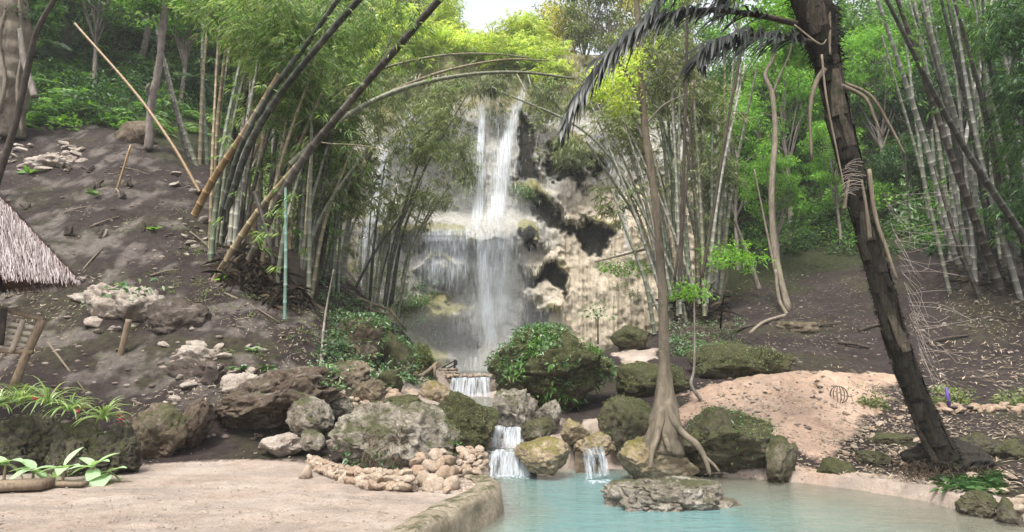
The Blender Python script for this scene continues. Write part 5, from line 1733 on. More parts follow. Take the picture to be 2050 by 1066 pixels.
def bush(pts, k, rad, L, Wd, zs=0.7):
    n = len(pts)
    s = np.exp(rng.normal(-0.05, 0.42, n))
    c = np.repeat(pts, k, 0); ss = np.repeat(s, k)[:, None]
    q = in_ball(n * k, 0.45); q[:, 2] = np.abs(q[:, 2]) * 1.0
    base = c + q * rad * ss * A(1, 1, zs)
    d = q * 0.8 + rng.normal(0, 0.45, q.shape) + A(0, 0, 0.15)
    return leaves(base, d, L * rng.uniform(0.6, 1.3, n * k), Wd * rng.uniform(0.7, 1.2, n * k), droop=0.3)


def ferns(pts, nf, L, nl=16, wl=0.16):
    """arching fronds with leaflets"""
    Vs, Ds, Ls = [], [], []
    n = len(pts)
    for k in range(nf):
        az = rng.uniform(0, 6.283, n); el = rng.uniform(0.35, 1.1, n)
        l = L * rng.uniform(0.6, 1.2, n)
        hd = np.stack([np.cos(az), np.sin(az), 0 * az], -1)
        sd = np.stack([-np.sin(az), np.cos(az), 0 * az], -1)
        for j in range(nl):
            t = (j + 1) / nl
            p = pts + hd * (l * t * np.cos(el * (1 - 0.5 * t)))[:, None] + A(0, 0, 1) * (l * (np.sin(el) * t - 0.75 * t * t))[:, None]
            for s in (-1, 1):
                Vs.append(p); Ds.append(sd * s + hd * 0.55 - A(0, 0, 0.25)); Ls.append(l * wl * 2 * np.sin(np.pi * (0.12 + 0.83 * t)))
    base = np.concatenate(Vs); d = np.concatenate(Ds); Lq = np.concatenate(Ls)
    return leaves(base, d, Lq, Lq * 0.22, side=np.tile(A(0.3, 0.2, 0.1), (len(base), 1)) + d * 0 + rng.normal(0, 0.1, base.shape), droop=0.15)


a = scatter_px(420, -60, 470, -60, 255)
a = a[a[:, 1] > 20.5]
a[:, 2] += rng.uniform(0, 0.7, len(a)) * (rng.uniform(0, 1, len(a)) < 0.4)
V, F = bush(a, 110, 0.75, 0.2, 0.1, 1.0)
mk('undergrowth', V, F, MAT['leaf_dark'], base=a[0], label='leafy undergrowth covering the upper left hillside', kind='stuff')
a = scatter_px(130, -40, 460, 60, 270)
V, F = ferns(a, 9, 1.3, 12)
mk('undergrowth', V, F, MAT['leaf_mid'], base=a[0], label='green ferns among the left hillside undergrowth', kind='stuff')
a = scatter_px(26, 60, 330, 150, 270)
V, F = bush(a, 70, 0.5, 0.22, 0.13)
mk('undergrowth', V, F, MAT['leaf_bright'], base=a[0], label='bright broad-leaved weeds at the top edge of the bare left slope', kind='stuff')
a = scatter_px(520, 1430, 2080, -40, 500)
a = a[a[:, 1] > 23]
V, F = bush(a, 110, 0.8, 0.2, 0.1)
mk('undergrowth', V, F, MAT['leaf_mid'], base=a[0], label='leafy undergrowth covering the upper right hillside', kind='stuff')
a = scatter_px(220, 1440, 2080, 180, 520)
a = a[a[:, 1] > 23]
V, F = bush(a, 90, 0.6, 0.2, 0.1)
mk('undergrowth', V, F, MAT['leaf_dark'], base=a[0], label='dark shrubs along the edge of the right hillside forest', kind='stuff')
a = scatter_px(110, 1450, 1950, 150, 470)
a = a[a[:, 1] > 23]
V, F = bush(a + A(0, 0, 1.0), 80, 0.7, 0.24, 0.13)
mk('undergrowth', V, F, MAT['leaf_bright'], base=a[0], label='bright green saplings in the right hillside forest', kind='stuff')
a = scatter_px(200, 470, 650, 120, 520)
a = a[a[:, 1] > 20]
V, F = bush(a, 100, 0.8, 0.2, 0.08)
mk('undergrowth', V, F, MAT['leaf_bamboo'], base=a[0], label='green thicket behind the bamboo clumps', kind='stuff')
x = rng.uniform(-9, 9, 320); y = rng.uniform(36.5, 47, 320)
a = np.stack([x, y, hz(x, y)], -1)
V, F = bush(a, 100, 1.1, 0.26, 0.12)
mk('undergrowth', V, F, MAT['leaf_lime'], base=a[0], label='lime green thicket on the cliff rim', kind='stuff')
PL = {'young palms in the left jungle': ('feathery young palm', [(90, 150, 2.4), (235, 95, 3.0), (300, 60, 2.6), (180, 40, 3.0), (370, 200, 2.2), (415, 120, 2.0)]),
      'young palms in the right jungle': ('feathery young palm', [(1500, 400, 2.0), (1640, 300, 2.4), (1780, 250, 2.6), (1850, 400, 2.0)])}
for grp, (lab, lst) in PL.items():
    for px, py, L_ in lst:
        g0 = T1(px, py)
        t = empty('young_palm', g0, lab + ', ' + next(t for lim, t in MARKS if px < lim), 'palm', grp)
        V, F = ferns(np.array([g0 + A(0, 0, 0.9)]), 13, L_, 22, 0.13)
        mk('fronds', V, F, MAT['leaf_cool'], t)
        mk('stem', *tube(np.array([g0 - A(0, 0, 0.2), g0 + A(0, 0, 0.5), g0 + A(0, 0, 1.0)]), 0.07, 7), MAT['bark_dark'], t)
# vegetation clinging to the cliff face
b = []
for px, py, rx, ry, n in ((860, 300, 60, 70, 26), (930, 300, 26, 90, 18), (880, 400, 60, 30, 16), (1120, 320, 60, 30, 18), (1080, 250, 30, 40, 10), (1090, 150, 60, 30, 14), (690, 380, 40, 130, 14), (760, 560, 60, 70, 20),
                          (820, 620, 40, 40, 14), (1330, 400, 40, 150, 22), (1070, 400, 40, 20, 10), (650, 300, 40, 120, 20), (800, 160, 120, 40, 30), (960, 160, 100, 25, 20), (1200, 180, 80, 40, 20), (1300, 200, 50, 60, 18)):
    for k in range(n):
        q = rdir(1)[0] * rng.uniform(0, 1) ** 0.5
        b.append(on_cliff(px + q[0] * rx, py + q[2] * ry, 0.1))
b = np.array(b)
V, F = bush(b, 60, 0.6, 0.22, 0.06, 0.9)
V[:, 2] -= 0.1
mk('cliff_plants', V, F, MAT['leaf_olive'], base=b[0], label='olive plants clinging to the cliff face around the falls', kind='stuff')
b = np.array([on_cliff(rng.normal(845, 25), rng.normal(640, 28), 0.2) for k in range(30)] + [on_cliff(rng.normal(1055, 16), rng.normal(392, 10), 0.2) for k in range(14)])
V, F = bush(b, 70, 0.5, 0.2, 0.05, 0.9)
mk('cliff_plants', V, F, MAT['leaf_cool'], base=b[0], label='wet green plants at the foot of the cliff by the spray', kind='stuff')


# ------------------------------------------------------------------ single trunks one can follow
def trunk(name, pts, r0, r1, mat, label, cat='tree', sides=10, wob=0.12, seed=1, n=40, branches=(), crown=None, base=None):
    pa = spline(np.array(pts, float), n)
    t = empty(name, pa[0], label, cat)
    r = np.linspace(r0, r1, n)
    mk('trunk', *tube(pa, r, sides, True, wob, seed), MAT[mat], t)
    for bp, ra, rb in branches:
        bq = spline(np.array(bp, float), 20)
        mk('limb', *tube(bq, np.linspace(ra, rb, 20), 7, True, wob, seed + 3), MAT[mat], t)
    if crown:
        c, lm, L, Wd, k = crown
        V, F = bush(c, k, 0.4, L, Wd, 1.0)
        mk('crown', V, F, MAT[lm], t)
    return t


def pxr(w, d):
    return w / 2 / FPX * d


trunk('tree', [P(15, 275, 21.5), P(22, 180, 21.2), P(30, 90, 21), P(20, -40, 20.5)], pxr(62, 21), pxr(56, 21), 'bark_pale', 'thick pale trunk at the left edge wrapped in climbing roots', wob=0.3, seed=4, sides=14,
      branches=[([P(-10, 250, 20.9), P(10, 170, 20.6), P(0, 80, 20.5), P(25, -30, 20.2)], 0.07, 0.05), ([P(45, 270, 21), P(35, 180, 20.7), P(44, 90, 20.6), P(35, -30, 20.4)], 0.06, 0.05)],
      crown=(cloud([(40, 20, 70, 40, 21, 1.5, 30)]), 'leaf_dark', 0.22, 0.1, 60))
trunk('sapling', [P(-8, 370, 17.5), P(30, 250, 17.3), P(55, 140, 17), P(75, 60, 16.7), P(118, -15, 16.5)], pxr(14, 17), pxr(9, 17), 'bark_dark', 'thin dark curved stem crossing the upper left corner', 'sapling')
trunk('tree', [P(70, 195, 20.5), P(48, 120, 20.5), P(40, 60, 20.5)], pxr(14, 20), pxr(10, 20), 'bark_grey', 'short grey leaning trunk beside the thick pale one')
trunk('tree', [P(298, 300, 21.5), P(302, 220, 21.3), P(318, 130, 21), P(335, -30, 20.6)], pxr(17, 21), pxr(13, 21), 'bark_grey', 'straight pale grey trunk standing on top of the bare left slope', wob=0.2, seed=6,
      branches=[([P(305, 200, 21.3), P(295, 180, 21), P(300, 168, 20.9)], 0.1, 0.04)], crown=(cloud([(330, 20, 70, 40, 21, 1.5, 30)]), 'leaf_mid', 0.2, 0.09, 60))
trunk('tree', [P(1580, 628, 21.5), P(1550, 500, 22), P(1545, 380, 22), P(1552, 270, 22), P(1546, 190, 22), P(1532, 150, 22), P(1550, 110, 22), P(1555, 30, 22)], pxr(14, 22), pxr(6, 22), 'bark_pale',
      'twisted pale forked tree on the right slope', wob=0.25, seed=9,
      branches=[([P(1548, 190, 22), P(1560, 155, 21.8), P(1580, 110, 21.6), P(1590, 60, 21.4)], 0.05, 0.035), ([P(1555, 560, 21.9), P(1530, 440, 22), P(1510, 340, 22)], 0.05, 0.025),
                ([P(1582, 640, 21.2), P(1560, 600, 21.5), P(1553, 540, 21.8)], 0.07, 0.06), ([P(1500, 668, 19.5), P(1530, 645, 20.2), P(1580, 630, 21.4)], 0.05, 0.07)],
      crown=(cloud([(1560, 40, 90, 60, 22, 1.5, 40), (1600, 100, 60, 40, 22, 1, 20)]), 'leaf_bright', 0.2, 0.09, 70))
trunk('sapling', [P(1360, 600, 14.5), P(1366, 420, 14.3), P(1372, 230, 14.1), P(1376, 20, 13.8)], pxr(9, 14), pxr(6, 14), 'bark_dark', 'straight dark stem right of the slender tree, nearly vertical', 'sapling', wob=0.05)
trunk('sapling', [P(1405, 560, 14.5), P(1432, 400, 14.4), P(1460, 230, 14.2), P(1492, 60, 14)], pxr(7, 14), pxr(5, 14), 'bark_dark', 'slanting dark stem leaning towards the palm frond', 'sapling', wob=0.05)
trunk('sapling', [P(1350, 560, 15), P(1372, 400, 15), P(1390, 160, 14.8)], pxr(6, 14), pxr(4, 14), 'bark_dark', 'thin dark stem between the two straight dark ones', 'sapling', wob=0.05)
trunk('sapling', [P(1520, 580, 24), P(1500, 520, 24), P(1470, 440, 24)], pxr(10, 24), pxr(6, 24), 'bark_grey', 'short slanting pale stem behind the right slope edge', 'sapling')
s1 = P(1395, 735, 12.6)
trunk('sapling', [P(1402, 800, 12.2), P(1384, 770, 12.2), P(1390, 730, 12.3), P(1390, 600, 12.5)], pxr(8, 12.2), pxr(3, 12.2), 'bark_grey', 'crooked sapling with a tuft of bright leaves growing from the mossy boulder', 'sapling',
      crown=(cloud([(1390, 600, 30, 8, 12.5, 0.25, 12)], thr=-1), 'leaf_bright', 0.12, 0.05, 22))
trunk('sapling', [T1(1442, 660), P(1448, 600, 17.5), P(1462, 520, 17.5)], pxr(5, 17), pxr(3, 17), 'bark_dark', 'thin dark sapling with drooping bright leaves behind the mossy mound', 'sapling',
      crown=(cloud([(1480, 520, 60, 30, 17.5, 0.6, 26)], thr=-1), 'leaf_bright', 0.2, 0.05, 20))
trunk('sapling', [P(1197, 690, 15), P(1197, 650, 15), P(1197, 635, 15)], pxr(4, 15), pxr(2, 15), 'bark_dark', 'little bush standing up from the top of the leafy boulder', 'shrub',
      crown=(cloud([(1197, 636, 12, 14, 15, 0.15, 8)], thr=-1), 'leaf_cool', 0.12, 0.045, 14))
trunk('sapling', [T1(640, 745) + A(0, 0, -0.1), P(650, 640, 14.2), P(668, 540, 14.2)], pxr(6, 14), pxr(3, 14), 'bark_grey', 'bare thin stem standing on the hill behind the clump', 'sapling')
trunk('branch', [P(1190, 525, 24), P(1250, 510, 23.5), P(1300, 497, 23)], 0.03, 0.06, 'bark_grey', 'slim bare branch reaching in front of the tan cliff wall', 'branch',
      crown=(cloud([(1260, 545, 60, 14, 23.5, 0.6, 26)], thr=-1), 'leaf_bright', 0.16, 0.05, 26))

# slender tree at the pool
d0 = 9.9
tp = [P(1326, 905, d0), P(1332, 840, d0), P(1330, 720, d0), P(1325, 560, d0), P(1311, 400, d0), P(1293, 270, d0), P(1284, 170, d0), P(1278, 60, d0), P(1270, -60, d0)]
pa = spline(tp, 70)
st = empty('slender_tree', pa[0], 'slender pale tree with spreading roots standing beside the pool', 'tree')
rw = np.interp(np.linspace(0, 1, 70), [0, 0.125, 0.19, 0.25, 0.375, 0.6, 1], [84, 60, 36, 22, 17, 15, 12])
mk('trunk', *tube(pa, rw / 2 / FPX * d0, 16, True, 0.16, 5), MAT['bark_smooth'], st)
for pts, a, b in (([P(1332, 790, 9.85), P(1346, 838, 9.7), P(1368, 868, 9.6), P(1395, 890, 9.45), P(1412, 920, 9.35), P(1422, 952, 9.3)], 20, 7), ([P(1328, 800, 9.85), P(1316, 870, 9.6), P(1305, 905, 9.5), P(1302, 938, 9.4)], 20, 7),
                  ([P(1410, 915, 9.36), P(1428, 930, 9.3), P(1440, 945, 9.28)], 8, 4), ([P(1320, 850, 9.9), P(1335, 885, 9.55), P(1340, 905, 9.5)], 16, 9)):
    q = spline(pts, 24)
    mk('root', *tube(q, np.linspace(pxr(a, 9.6), pxr(b, 9.4), 24), 9, True, 0.2, 8), MAT['bark_smooth'], st)
for pts, a, b in (([P(1288, 215, d0), P(1250, 140, d0 - .2), P(1215, 90, d0 - .3)], 8, 3), ([P(1300, 300, d0), P(1262, 220, d0 + .2), P(1235, 150, d0 + .4)], 7, 3), ([P(1292, 250, d0), P(1330, 210, d0), P(1370, 190, d0)], 5, 2)):
    mk('limb', *tube(spline(pts, 14), np.linspace(pxr(a, d0), pxr(b, d0), 14), 6, True), MAT['bark_grey'], st)
c = cloud([(1225, 170, 60, 38, d0, 0.5, 70), (1260, 130, 40, 40, d0, 0.4, 30), (1190, 190, 30, 20, d0 + .2, 0.3, 20), (1250, 215, 40, 20, d0, .3, 22)], 5, 1.5, -0.2)
V, F = bush(c, 16, 0.16, 0.075, 0.04, 0.7)
mk('leaves', V, F, MAT['leaf_lime'], st)

# ------------------------------------------------------------------ sugar palm
d0 = 8.9
ppx = [(1912, 955), (1880, 895), (1838, 800), (1800, 700), (1772, 600), (1745, 500), (1722, 410), (1698, 310), (1672, 200), (1650, 100), (1625, 0), (1600, -110)]
pp = spline([P(x, y, d0 - 0.02 * k) for k, (x, y) in enumerate(ppx)], 120)
pw = np.interp(np.linspace(0, 1, 120), [0, 0.08, 0.2, 0.45, 0.65, 0.8, 0.88, 1], [70, 48, 39, 39, 42, 50, 80, 96])
prad = pw / 2 / FPX * d0
palm = empty('sugar_palm', T1(1905, 955), 'tall leaning sugar palm with shaggy dark trunk and drooping fronds on the right bank', 'palm tree')
mk('trunk', *tube(pp, prad * 0.9, 26, True, 0.12, 3), MAT['palm_fibre'], palm)
T_, N1, B1 = frames(pp)
gold = 2.39996
for k in range(76):
    s = int(3 + k * 1.3)
    if s > 104: break
    a = k * gold
    # shield shaped old leaf base hugging the trunk, its tip free
    hgt, wid = rng.uniform(0.4, 0.85), rng.uniform(0.9, 1.6)
    rows, cols = 7, 5
    kick = rng.uniform(-0.03, 0.06); skew = rng.normal(0, 0.35)
    V = []
    for r_ in range(rows):
        t = r_ / (rows - 1)
        idx = min(119, s + int(t * hgt / 0.092 + 0.5))
        ww = wid * (1 - t ** 1.7 * rng.uniform(0.55, 0.8))
        for c_ in range(cols):
            u = (c_ / (cols - 1) - 0.5) * ww + skew * t
            rr = prad[idx] * (1.0 + 0.06 * (1 - abs(2 * (u - skew * t) / max(ww, .1))) + 0.09 * t ** 2.2 + kick + rng.normal(0, 0.006))
            V.append(pp[idx] + (math.cos(a + u) * N1[idx] + math.sin(a + u) * B1[idx]) * rr)
    i, j = np.meshgrid(np.arange(rows - 1), np.arange(cols - 1), indexing='ij')
    F = np.stack([i * cols + j, i * cols + j + 1, (i + 1) * cols + j + 1, (i + 1) * cols + j], -1).reshape(-1, 4)
    mk('leaf_base', V, F, MAT['palm_boot'], palm)
# black fibre hairs
n = 5200
idx = rng.integers(0, 119, n); a = rng.uniform(0, 6.283, n)
rd = np.cos(a)[:, None] * N1[idx] + np.sin(a)[:, None] * B1[idx]
V, F = leaves(pp[idx] + rd * prad[idx][:, None] * 0.93, rd * 0.8 + T_[idx] * rng.uniform(-1.6, 0.8, (n, 1)) + rng.normal(0, 0.3, (n, 3)), rng.uniform(0.03, 0.09, n) * (1 + 1.0 * (idx > 92)), 0.004, droop=0.3)
mk('fibre_hair', V, F, MAT['palm_fibre'], palm)


def frond(pts, w0, nl, L, label=None, droopk=0.9, start=0.2, mat='leaf_palm', wid=0.06):
    q = spline(pts, 80)
    fr = mk('frond', *tube(q, np.linspace(w0, w0 * 0.15, 80), 7, True), MAT['bark_dark'], palm, label=label)
    T2, _, _ = frames(q)
    Vs, Fs, nv = [], [], 0
    for k in range(nl):
        t = start + (1 - start) * (k + rng.uniform(-.3, .3)) / nl
        i_ = int(np.clip(t, 0, 0.995) * 79)
        tn = T2[i_]
        sd = nrm(np.cross(tn, A(0, 0, 1)))
        for s in (-1, 1):
            l = L * (0.45 + 0.75 * math.sin(math.pi * min(1, 0.15 + 0.8 * (t - start) / (1 - start)))) * rng.uniform(0.75, 1.15)
            d = nrm(sd * s * 0.7 + tn * 1.0 + A(0, 0, rng.uniform(-0.2, 0.3)) + rng.normal(0, 0.12, 3))
            sg = 5
            p = q[i_].copy()
            wv = nrm(np.cross(d, A(0, 0, 1)) * 0.5 + A(0, 0, rng.uniform(0.2, 0.8)))
            ring = []
            for e in range(sg + 1):
                u = e / sg
                ww = wid * (0.5 + 0.9 * u) * (1 - u ** 3) + 0.003
                ring += [p + wv * ww / 2, p - wv * ww / 2]
                d = nrm(d + A(0, 0, -droopk * 0.30 * (0.4 + u)))
                p = p + d * l / sg
            Vs += ring
            for e in range(sg):
                Fs.append((nv + 2 * e, nv + 2 * e + 1, nv + 2 * e + 3, nv + 2 * e + 2))
            nv += len(ring)
    mk('leaflets', Vs, np.array(Fs), MAT[mat], fr)
    return fr


frond([P(1625, 55, 8.8), P(1500, 28, 8.6), P(1380, 22, 8.4), P(1285, 52, 8.2), P(1215, 115, 8.1), P(1160, 185, 8.0), P(1128, 248, 8.0)], 0.05, 150, 0.72, 'long arching frond reaching over the pool', 1.1, 0.12)
frond([P(1640, 88, 8.7), P(1560, 72, 8.3), P(1480, 72, 8.0), P(1420, 92, 7.8), P(1395, 120, 7.7)], 0.045, 100, 0.7, 'shorter frond seen from below', 1.0, 0.1)
frond([P(1640, 20, 8.8), P(1560, -40, 8.8), P(1440, -50, 8.6), P(1340, -20, 8.4), P(1290, 40, 8.3)], 0.045, 100, 0.85, None, 1.0, 0.2)
frond([P(1640, 0, 9.0), P(1600, -70, 9.3), P(1550, -90, 9.8), P(1480, -60, 10.2), P(1440, 0, 10.4)], 0.045, 80, 0.8, None, 1.0, 0.2)
# cut leaf stalks and dead flower stems
for pts, a, b, lab in (([P(1650, 60, 8.55), P(1640, 20, 8.5), P(1632, -30, 8.5)], 14, 18, 'pale upright leaf stalk at the top of the trunk'),
                       ([P(1650, 140, 8.6), P(1634, 165, 8.55), P(1622, 220, 8.5), P(1625, 320, 8.5)], 13, 5, 'dead leaf stalk hanging straight down'),
                       ([P(1676, 168, 8.6), P(1730, 195, 8.5), P(1752, 240, 8.5), P(1768, 275, 8.5)], 10, 3, 'split pale stalk hanging outwards'),
                       ([P(1676, 162, 8.7), P(1740, 190, 8.6), P(1780, 250, 8.6), P(1812, 312, 8.6)], 8, 5, 'bent brown stalk reaching furthest out'),
                       ([P(1645, 110, 8.45), P(1655, 200, 8.4), P(1675, 300, 8.4), P(1692, 385, 8.4)], 5, 3, 'long thin pale flower stem'),
                       ([P(1660, 0, 8.5), P(1662, 110, 8.45)], 7, 5, None), ([P(1590, 50, 8.6), P(1640, 88, 8.4), P(1655, 80, 8.4)], 4, 3, None), ([P(1690, 420, 8.5), P(1700, 360, 8.5)], 8, 4, None),
                       ([P(1742, 480, 8.45), P(1735, 420, 8.4), P(1725, 360, 8.4)], 9, 4, None), ([P(1740, 340, 8.5), P(1752, 430, 8.45), P(1775, 500, 8.4), P(1795, 560, 8.4)], 9, 6, 'dried fruit stalk along the trunk')):
    mk('stalk', *tube(spline(pts, 20), np.linspace(pxr(a, 8.5), pxr(b, 8.5), 20), 7, True, 0.1), MAT['palm_stalk'], palm, label=lab)
# dry fruit strands
Vf = []
for k in range(64):
    t = rng.uniform()
    s = P(1768 + 75 * t, 380 + 330 * t, 8.45)
    hang = rng.uniform() < 0.35
    e = s + (A(rng.uniform(0.05, 0.25), -0.1, -rng.uniform(0.3, 0.7)) if hang else A(rng.uniform(0.15, 0.9), rng.uniform(-0.4, 0.4), rng.uniform(-0.4, 0.18)))
    m = (s + e) / 2 + rng.normal(0, 0.05, 3)
    Vf.append(tube(spline([s, m, e], 6), 0.002, 4, False))
for k in range(26):
    s = P(1690 + rng.uniform(-6, 6), 330 + k * 2.6, 8.4)
    e = s + A(rng.uniform(0.1, 0.28), -0.1, rng.uniform(-0.05, 0.12))
    Vf.append(tube(spline([s, (s + e) / 2 + A(0, 0, 0.03), e], 5), 0.0026, 4, False))
V, F = jl(*Vf)
MAT['strand'] = plain_mat('dry_strand', (0.2, 0.16, 0.14), (0.42, 0.36, 0.32), 20, 0.7)
mk('fruit_strands', V, F, MAT['strand'], palm)
# roots and litter at the foot
foot = P(1905, 935, 8.75)
v, f = rock_shape(333, 5, 3, 1.2)
v = v * A(0.62, 0.5, 0.38) + T1(1915, 945) + A(0.05, 0.2, 0.05)
mk('root_boss', v, f, MAT['palm_fibre'], palm)
n = 2600
b = T1(1905, 950) + in_ball(n, 0.5) * A(0.8, 0.45, 0.22)
b[:, 2] = np.maximum(b[:, 2], hz(b[:, 0], b[:, 1]))
V, F = leaves(b, rng.normal(0, 0.6, (n, 3)) + A(-0.2, -0.5, -0.5), rng.uniform(0.04, 0.15, n), 0.006, droop=0.3)
mk('rootlets', V, F, MAT['root_dark'], palm)
leafy = P(1800, 420, 9.4)
c = cloud([(1815, 400, 16, 55, 9.6, 0.15, 30)], thr=-1)
V, F = leaves(np.repeat(c, 3, 0) + rng.normal(0, 0.04, (90, 3)), rdir(90, -0.8, 0.2), 0.09, 0.05, droop=0.3)
vine = empty('climbing_vine', P(1815, 480, 9.6), 'thin vine with small pale leaves hanging beside the palm trunk', 'vine')
mk('leaves', V, F, MAT['leaf_cool'], vine)
mk('stem', *tube(spline([P(1812, 312, 8.6), P(1818, 400, 9.5), P(1822, 500, 9.7)], 14), 0.006, 5, True), MAT['bark_grey'], vine)

# ------------------------------------------------------------------ litter, sticks and stumps on the slopes
def tnormal(p):
    e = 0.15
    gx = (hz(p[:, 0] + e, p[:, 1]) - hz(p[:, 0] - e, p[:, 1])) / (2 * e)
    gy = (hz(p[:, 0], p[:, 1] + e) - hz(p[:, 0], p[:, 1] - e)) / (2 * e)
    return nrm(np.stack([-gx, -gy, 1 + 0 * gx], -1))


def litter(pts, L, Wd, mat, label, lift=0.02):
    nn = tnormal(pts)
    d = rng.normal(0, 1, pts.shape)
    d = nrm(d - nn * np.sum(d * nn, 1, keepdims=True)) + nn * rng.uniform(-0.05, 0.3, (len(pts), 1))
    V, F = leaves(pts + nn * lift, d, L * rng.uniform(0.5, 1.5, len(pts)), Wd * rng.uniform(0.6, 1.4, len(pts)), side=np.cross(nn, d), droop=0.0, fold=0.25)
    mk('leaf_litter', V, F, MAT[mat], base=pts[0], label=label, kind='stuff')


a = scatter_px(5200, -40, 720, 290, 900, 26)
a = a[(a[:, 2] > 0.25) & (fbm(a * 0.7, 77, 3) > 0.0)]
litter(a, 0.095, 0.013, 'leaf_dry', 'dry bamboo leaves strewn over the bare left slope')
a = scatter_px(4600, 1420, 2080, 520, 880, 27)
litter(a[fbm(a * 0.6, 78, 3) > -0.02], 0.105, 0.014, 'leaf_dry', 'dry leaves strewn over the bare right slope')
a = scatter_px(500, 1840, 2080, 690, 800, 20)
litter(a[:260], 0.18, 0.024, 'leaf_dry', 'long pale dead bamboo leaves around the garden bed', 0.03)
a = scatter_px(1500, 1640, 2060, 840, 990, 14)
a = a[poly_sd(a[:, 0], a[:, 1], POOL) < -0.1]
litter(a, 0.1, 0.02, 'leaf_dry', 'dead leaves and bark bits around the palm foot')
a = scatter_px(320, 0, 860, 890, 1066, 10)
a = a[poly_sd(a[:, 0], a[:, 1], POOL) < -0.2]
litter(a, 0.05, 0.02, 'leaf_dry', 'few fallen leaves on the sandy terrace', 0.006)
a = scatter_px(520, 250, 720, 400, 720, 22)
a = a[(a[:, 2] > 0.6)]
V, F = bush(a[fbm(a * 0.8, 79, 3) > 0.1], 16, 0.14, 0.08, 0.02, 0.6)
mk('grass_tufts', V, F, MAT['leaf_olive'], base=a[0], label='sparse green weeds on the left slope by the bamboo', kind='stuff')
a = scatter_px(160, 640, 860, 560, 780, 26)
V, F = bush(a, 40, 0.3, 0.12, 0.05, 0.6)
mk('ground_cover', V, F, MAT['leaf_cool'], base=a[0], label='low leafy plants on the hill beside the path to the falls', kind='stuff')
a = scatter_px(60, 1330, 1480, 640, 720, 26)
V, F = bush(a, 40, 0.28, 0.12, 0.04, 0.6)
mk('ground_cover', V, F, MAT['leaf_cool'], base=a[0], label='low plants and brush at the foot of the grey bamboo', kind='stuff')
a = scatter_px(500, 1360, 1460, 620, 700, 26)
litter(a, 0.4, 0.016, 'root_dark', 'dark dead brush below the grey bamboo clump', 0.1)
# embedded clods and stones on the slopes
a = scatter_px(520, -20, 700, 300, 890, 26)
a = a[a[:, 2] > 0.2]
MAT['clod'] = island_mat('earth_clod', ((0.07, 0.052, 0.042), (0.13, 0.1, 0.083), (0.26, 0.22, 0.19)), 0.95)
pebbles('clods', a, 0.02, 0.075, 'clods and stones sticking out of the left slope', 'clod')
a = scatter_px(520, 1450, 2080, 540, 860, 26)
pebbles('clods', a, 0.02, 0.07, 'clods and stones sticking out of the right slope', 'clod')

WHERE = {'fallen sticks on the left slope': ('above the thatched roof', 'between roof and bench', 'above the spider plants', 'right of the roof eave', 'below the grey trunk', 'beside the rooted stump', 'by the big bamboo clump', 'running along the foot of the clump',
         'on the limestone ledge', 'right under the roof eave'),
         'dead branches on the right slope': ('behind the sand bank', 'right of the palm trunk', 'left of the palm trunk', 'near the stones of the forked tree', 'beside the mossy mound', 'at the photo edge')}
STK = {'fallen sticks on the left slope': ('pale dry stick on the left slope', [((130, 430), (200, 418)), ((10, 600), (80, 588)), ((95, 690), (170, 790)), ((165, 545), (205, 505)), ((240, 340), (300, 352)), ((180, 460), (240, 440)),
       ((380, 470), (440, 520)), ((450, 590), (560, 650)), ((300, 560), (360, 545)), ((60, 560), (100, 540))]),
       'dead branches on the right slope': ('dark dead branch on the right slope', [((1680, 690), (1740, 700)), ((1850, 690), (1940, 680)), ((1720, 665), (1770, 655)), ((1630, 660), (1680, 650)), ((1460, 668), (1530, 650)), ((1960, 640), (2040, 650))])}
for grp, (lab, lst) in STK.items():
    for (a0, b0), where in zip(lst, WHERE[grp]):
        p0, p1 = T1(*a0), T1(*b0)
        m = (p0 + p1) / 2 + A(rng.normal(0, 0.05), 0, 0.06)
        o = mk('stick', *tube(spline([p0 + A(0, 0, 0.02), m, p1 + A(0, 0, 0.03)], 10), np.linspace(0.03, 0.012, 10) * (1 if 'left' in grp else 2.2), 6, True, 0.2),
               MAT['palm_stalk' if 'left' in grp else 'bark_dark'], base=p0, label=lab + ' ' + where, cat='stick', group=grp)
mk('stick', *tube(spline([T1(232, 388), T1(232, 388) + (P(262, 292, T1(232, 388)[1]) - P(232, 388, T1(232, 388)[1]))], 8), 0.035, 7, True), MAT['bamboo_gold'], base=T1(232, 388), attrs={'node': np.zeros(58)},
   label='upright yellow bamboo stick beside the stumps on the left slope', cat='stick')
for k, (px, py, lab) in enumerate(((240, 400, 'tallest dark bamboo stump in the middle of the left slope'), (210, 475, 'dead bamboo stump with spread roots above the limestone ledge'), (185, 345, 'blackened low stump under the upper rock shelf'),
                                   (195, 378, 'small black stump between two others on the left slope'), (255, 375, 'short black stump right of the yellow stick'), (140, 470, 'pair of black stubs lower down on the left slope'),
                                   (50, 420, 'broken stub near the thatched roof'), (290, 465, 'lone stub in the mossy strip of the left slope'), (130, 345, 'tiny stub beside the green seedling'))):
    p = T1(px, py)
    s = empty('stump', p, lab, 'stump')
    for j in range(4):
        h = rng.uniform(0.12, 0.32) * (1.9 if k < 2 and j == 0 else 1)
        b = p + A(rng.normal(0, 0.07), rng.normal(0, 0.05), -0.05)
        mk('stub', *tube(spline([b, b + A(rng.normal(0, 0.05), 0, h * 0.5), b + A(rng.normal(0, 0.1), 0, h)], 6), np.linspace(0.05, 0.04, 6), 8, True, 0.2, k + j), MAT['bark_dark'] if j or k > 1 else MAT['bark_grey'], s)
p0 = T1(240, 712)
mk('wooden_stake', *tube(spline([p0 - A(0, 0, 0.1), p0 + (P(258, 642, p0[1]) - P(240, 712, p0[1]))], 12), 0.06, 9, True, 0.15), MAT['wood'], base=p0, label='leaning wooden stake in front of the limestone ledge', cat='stake')


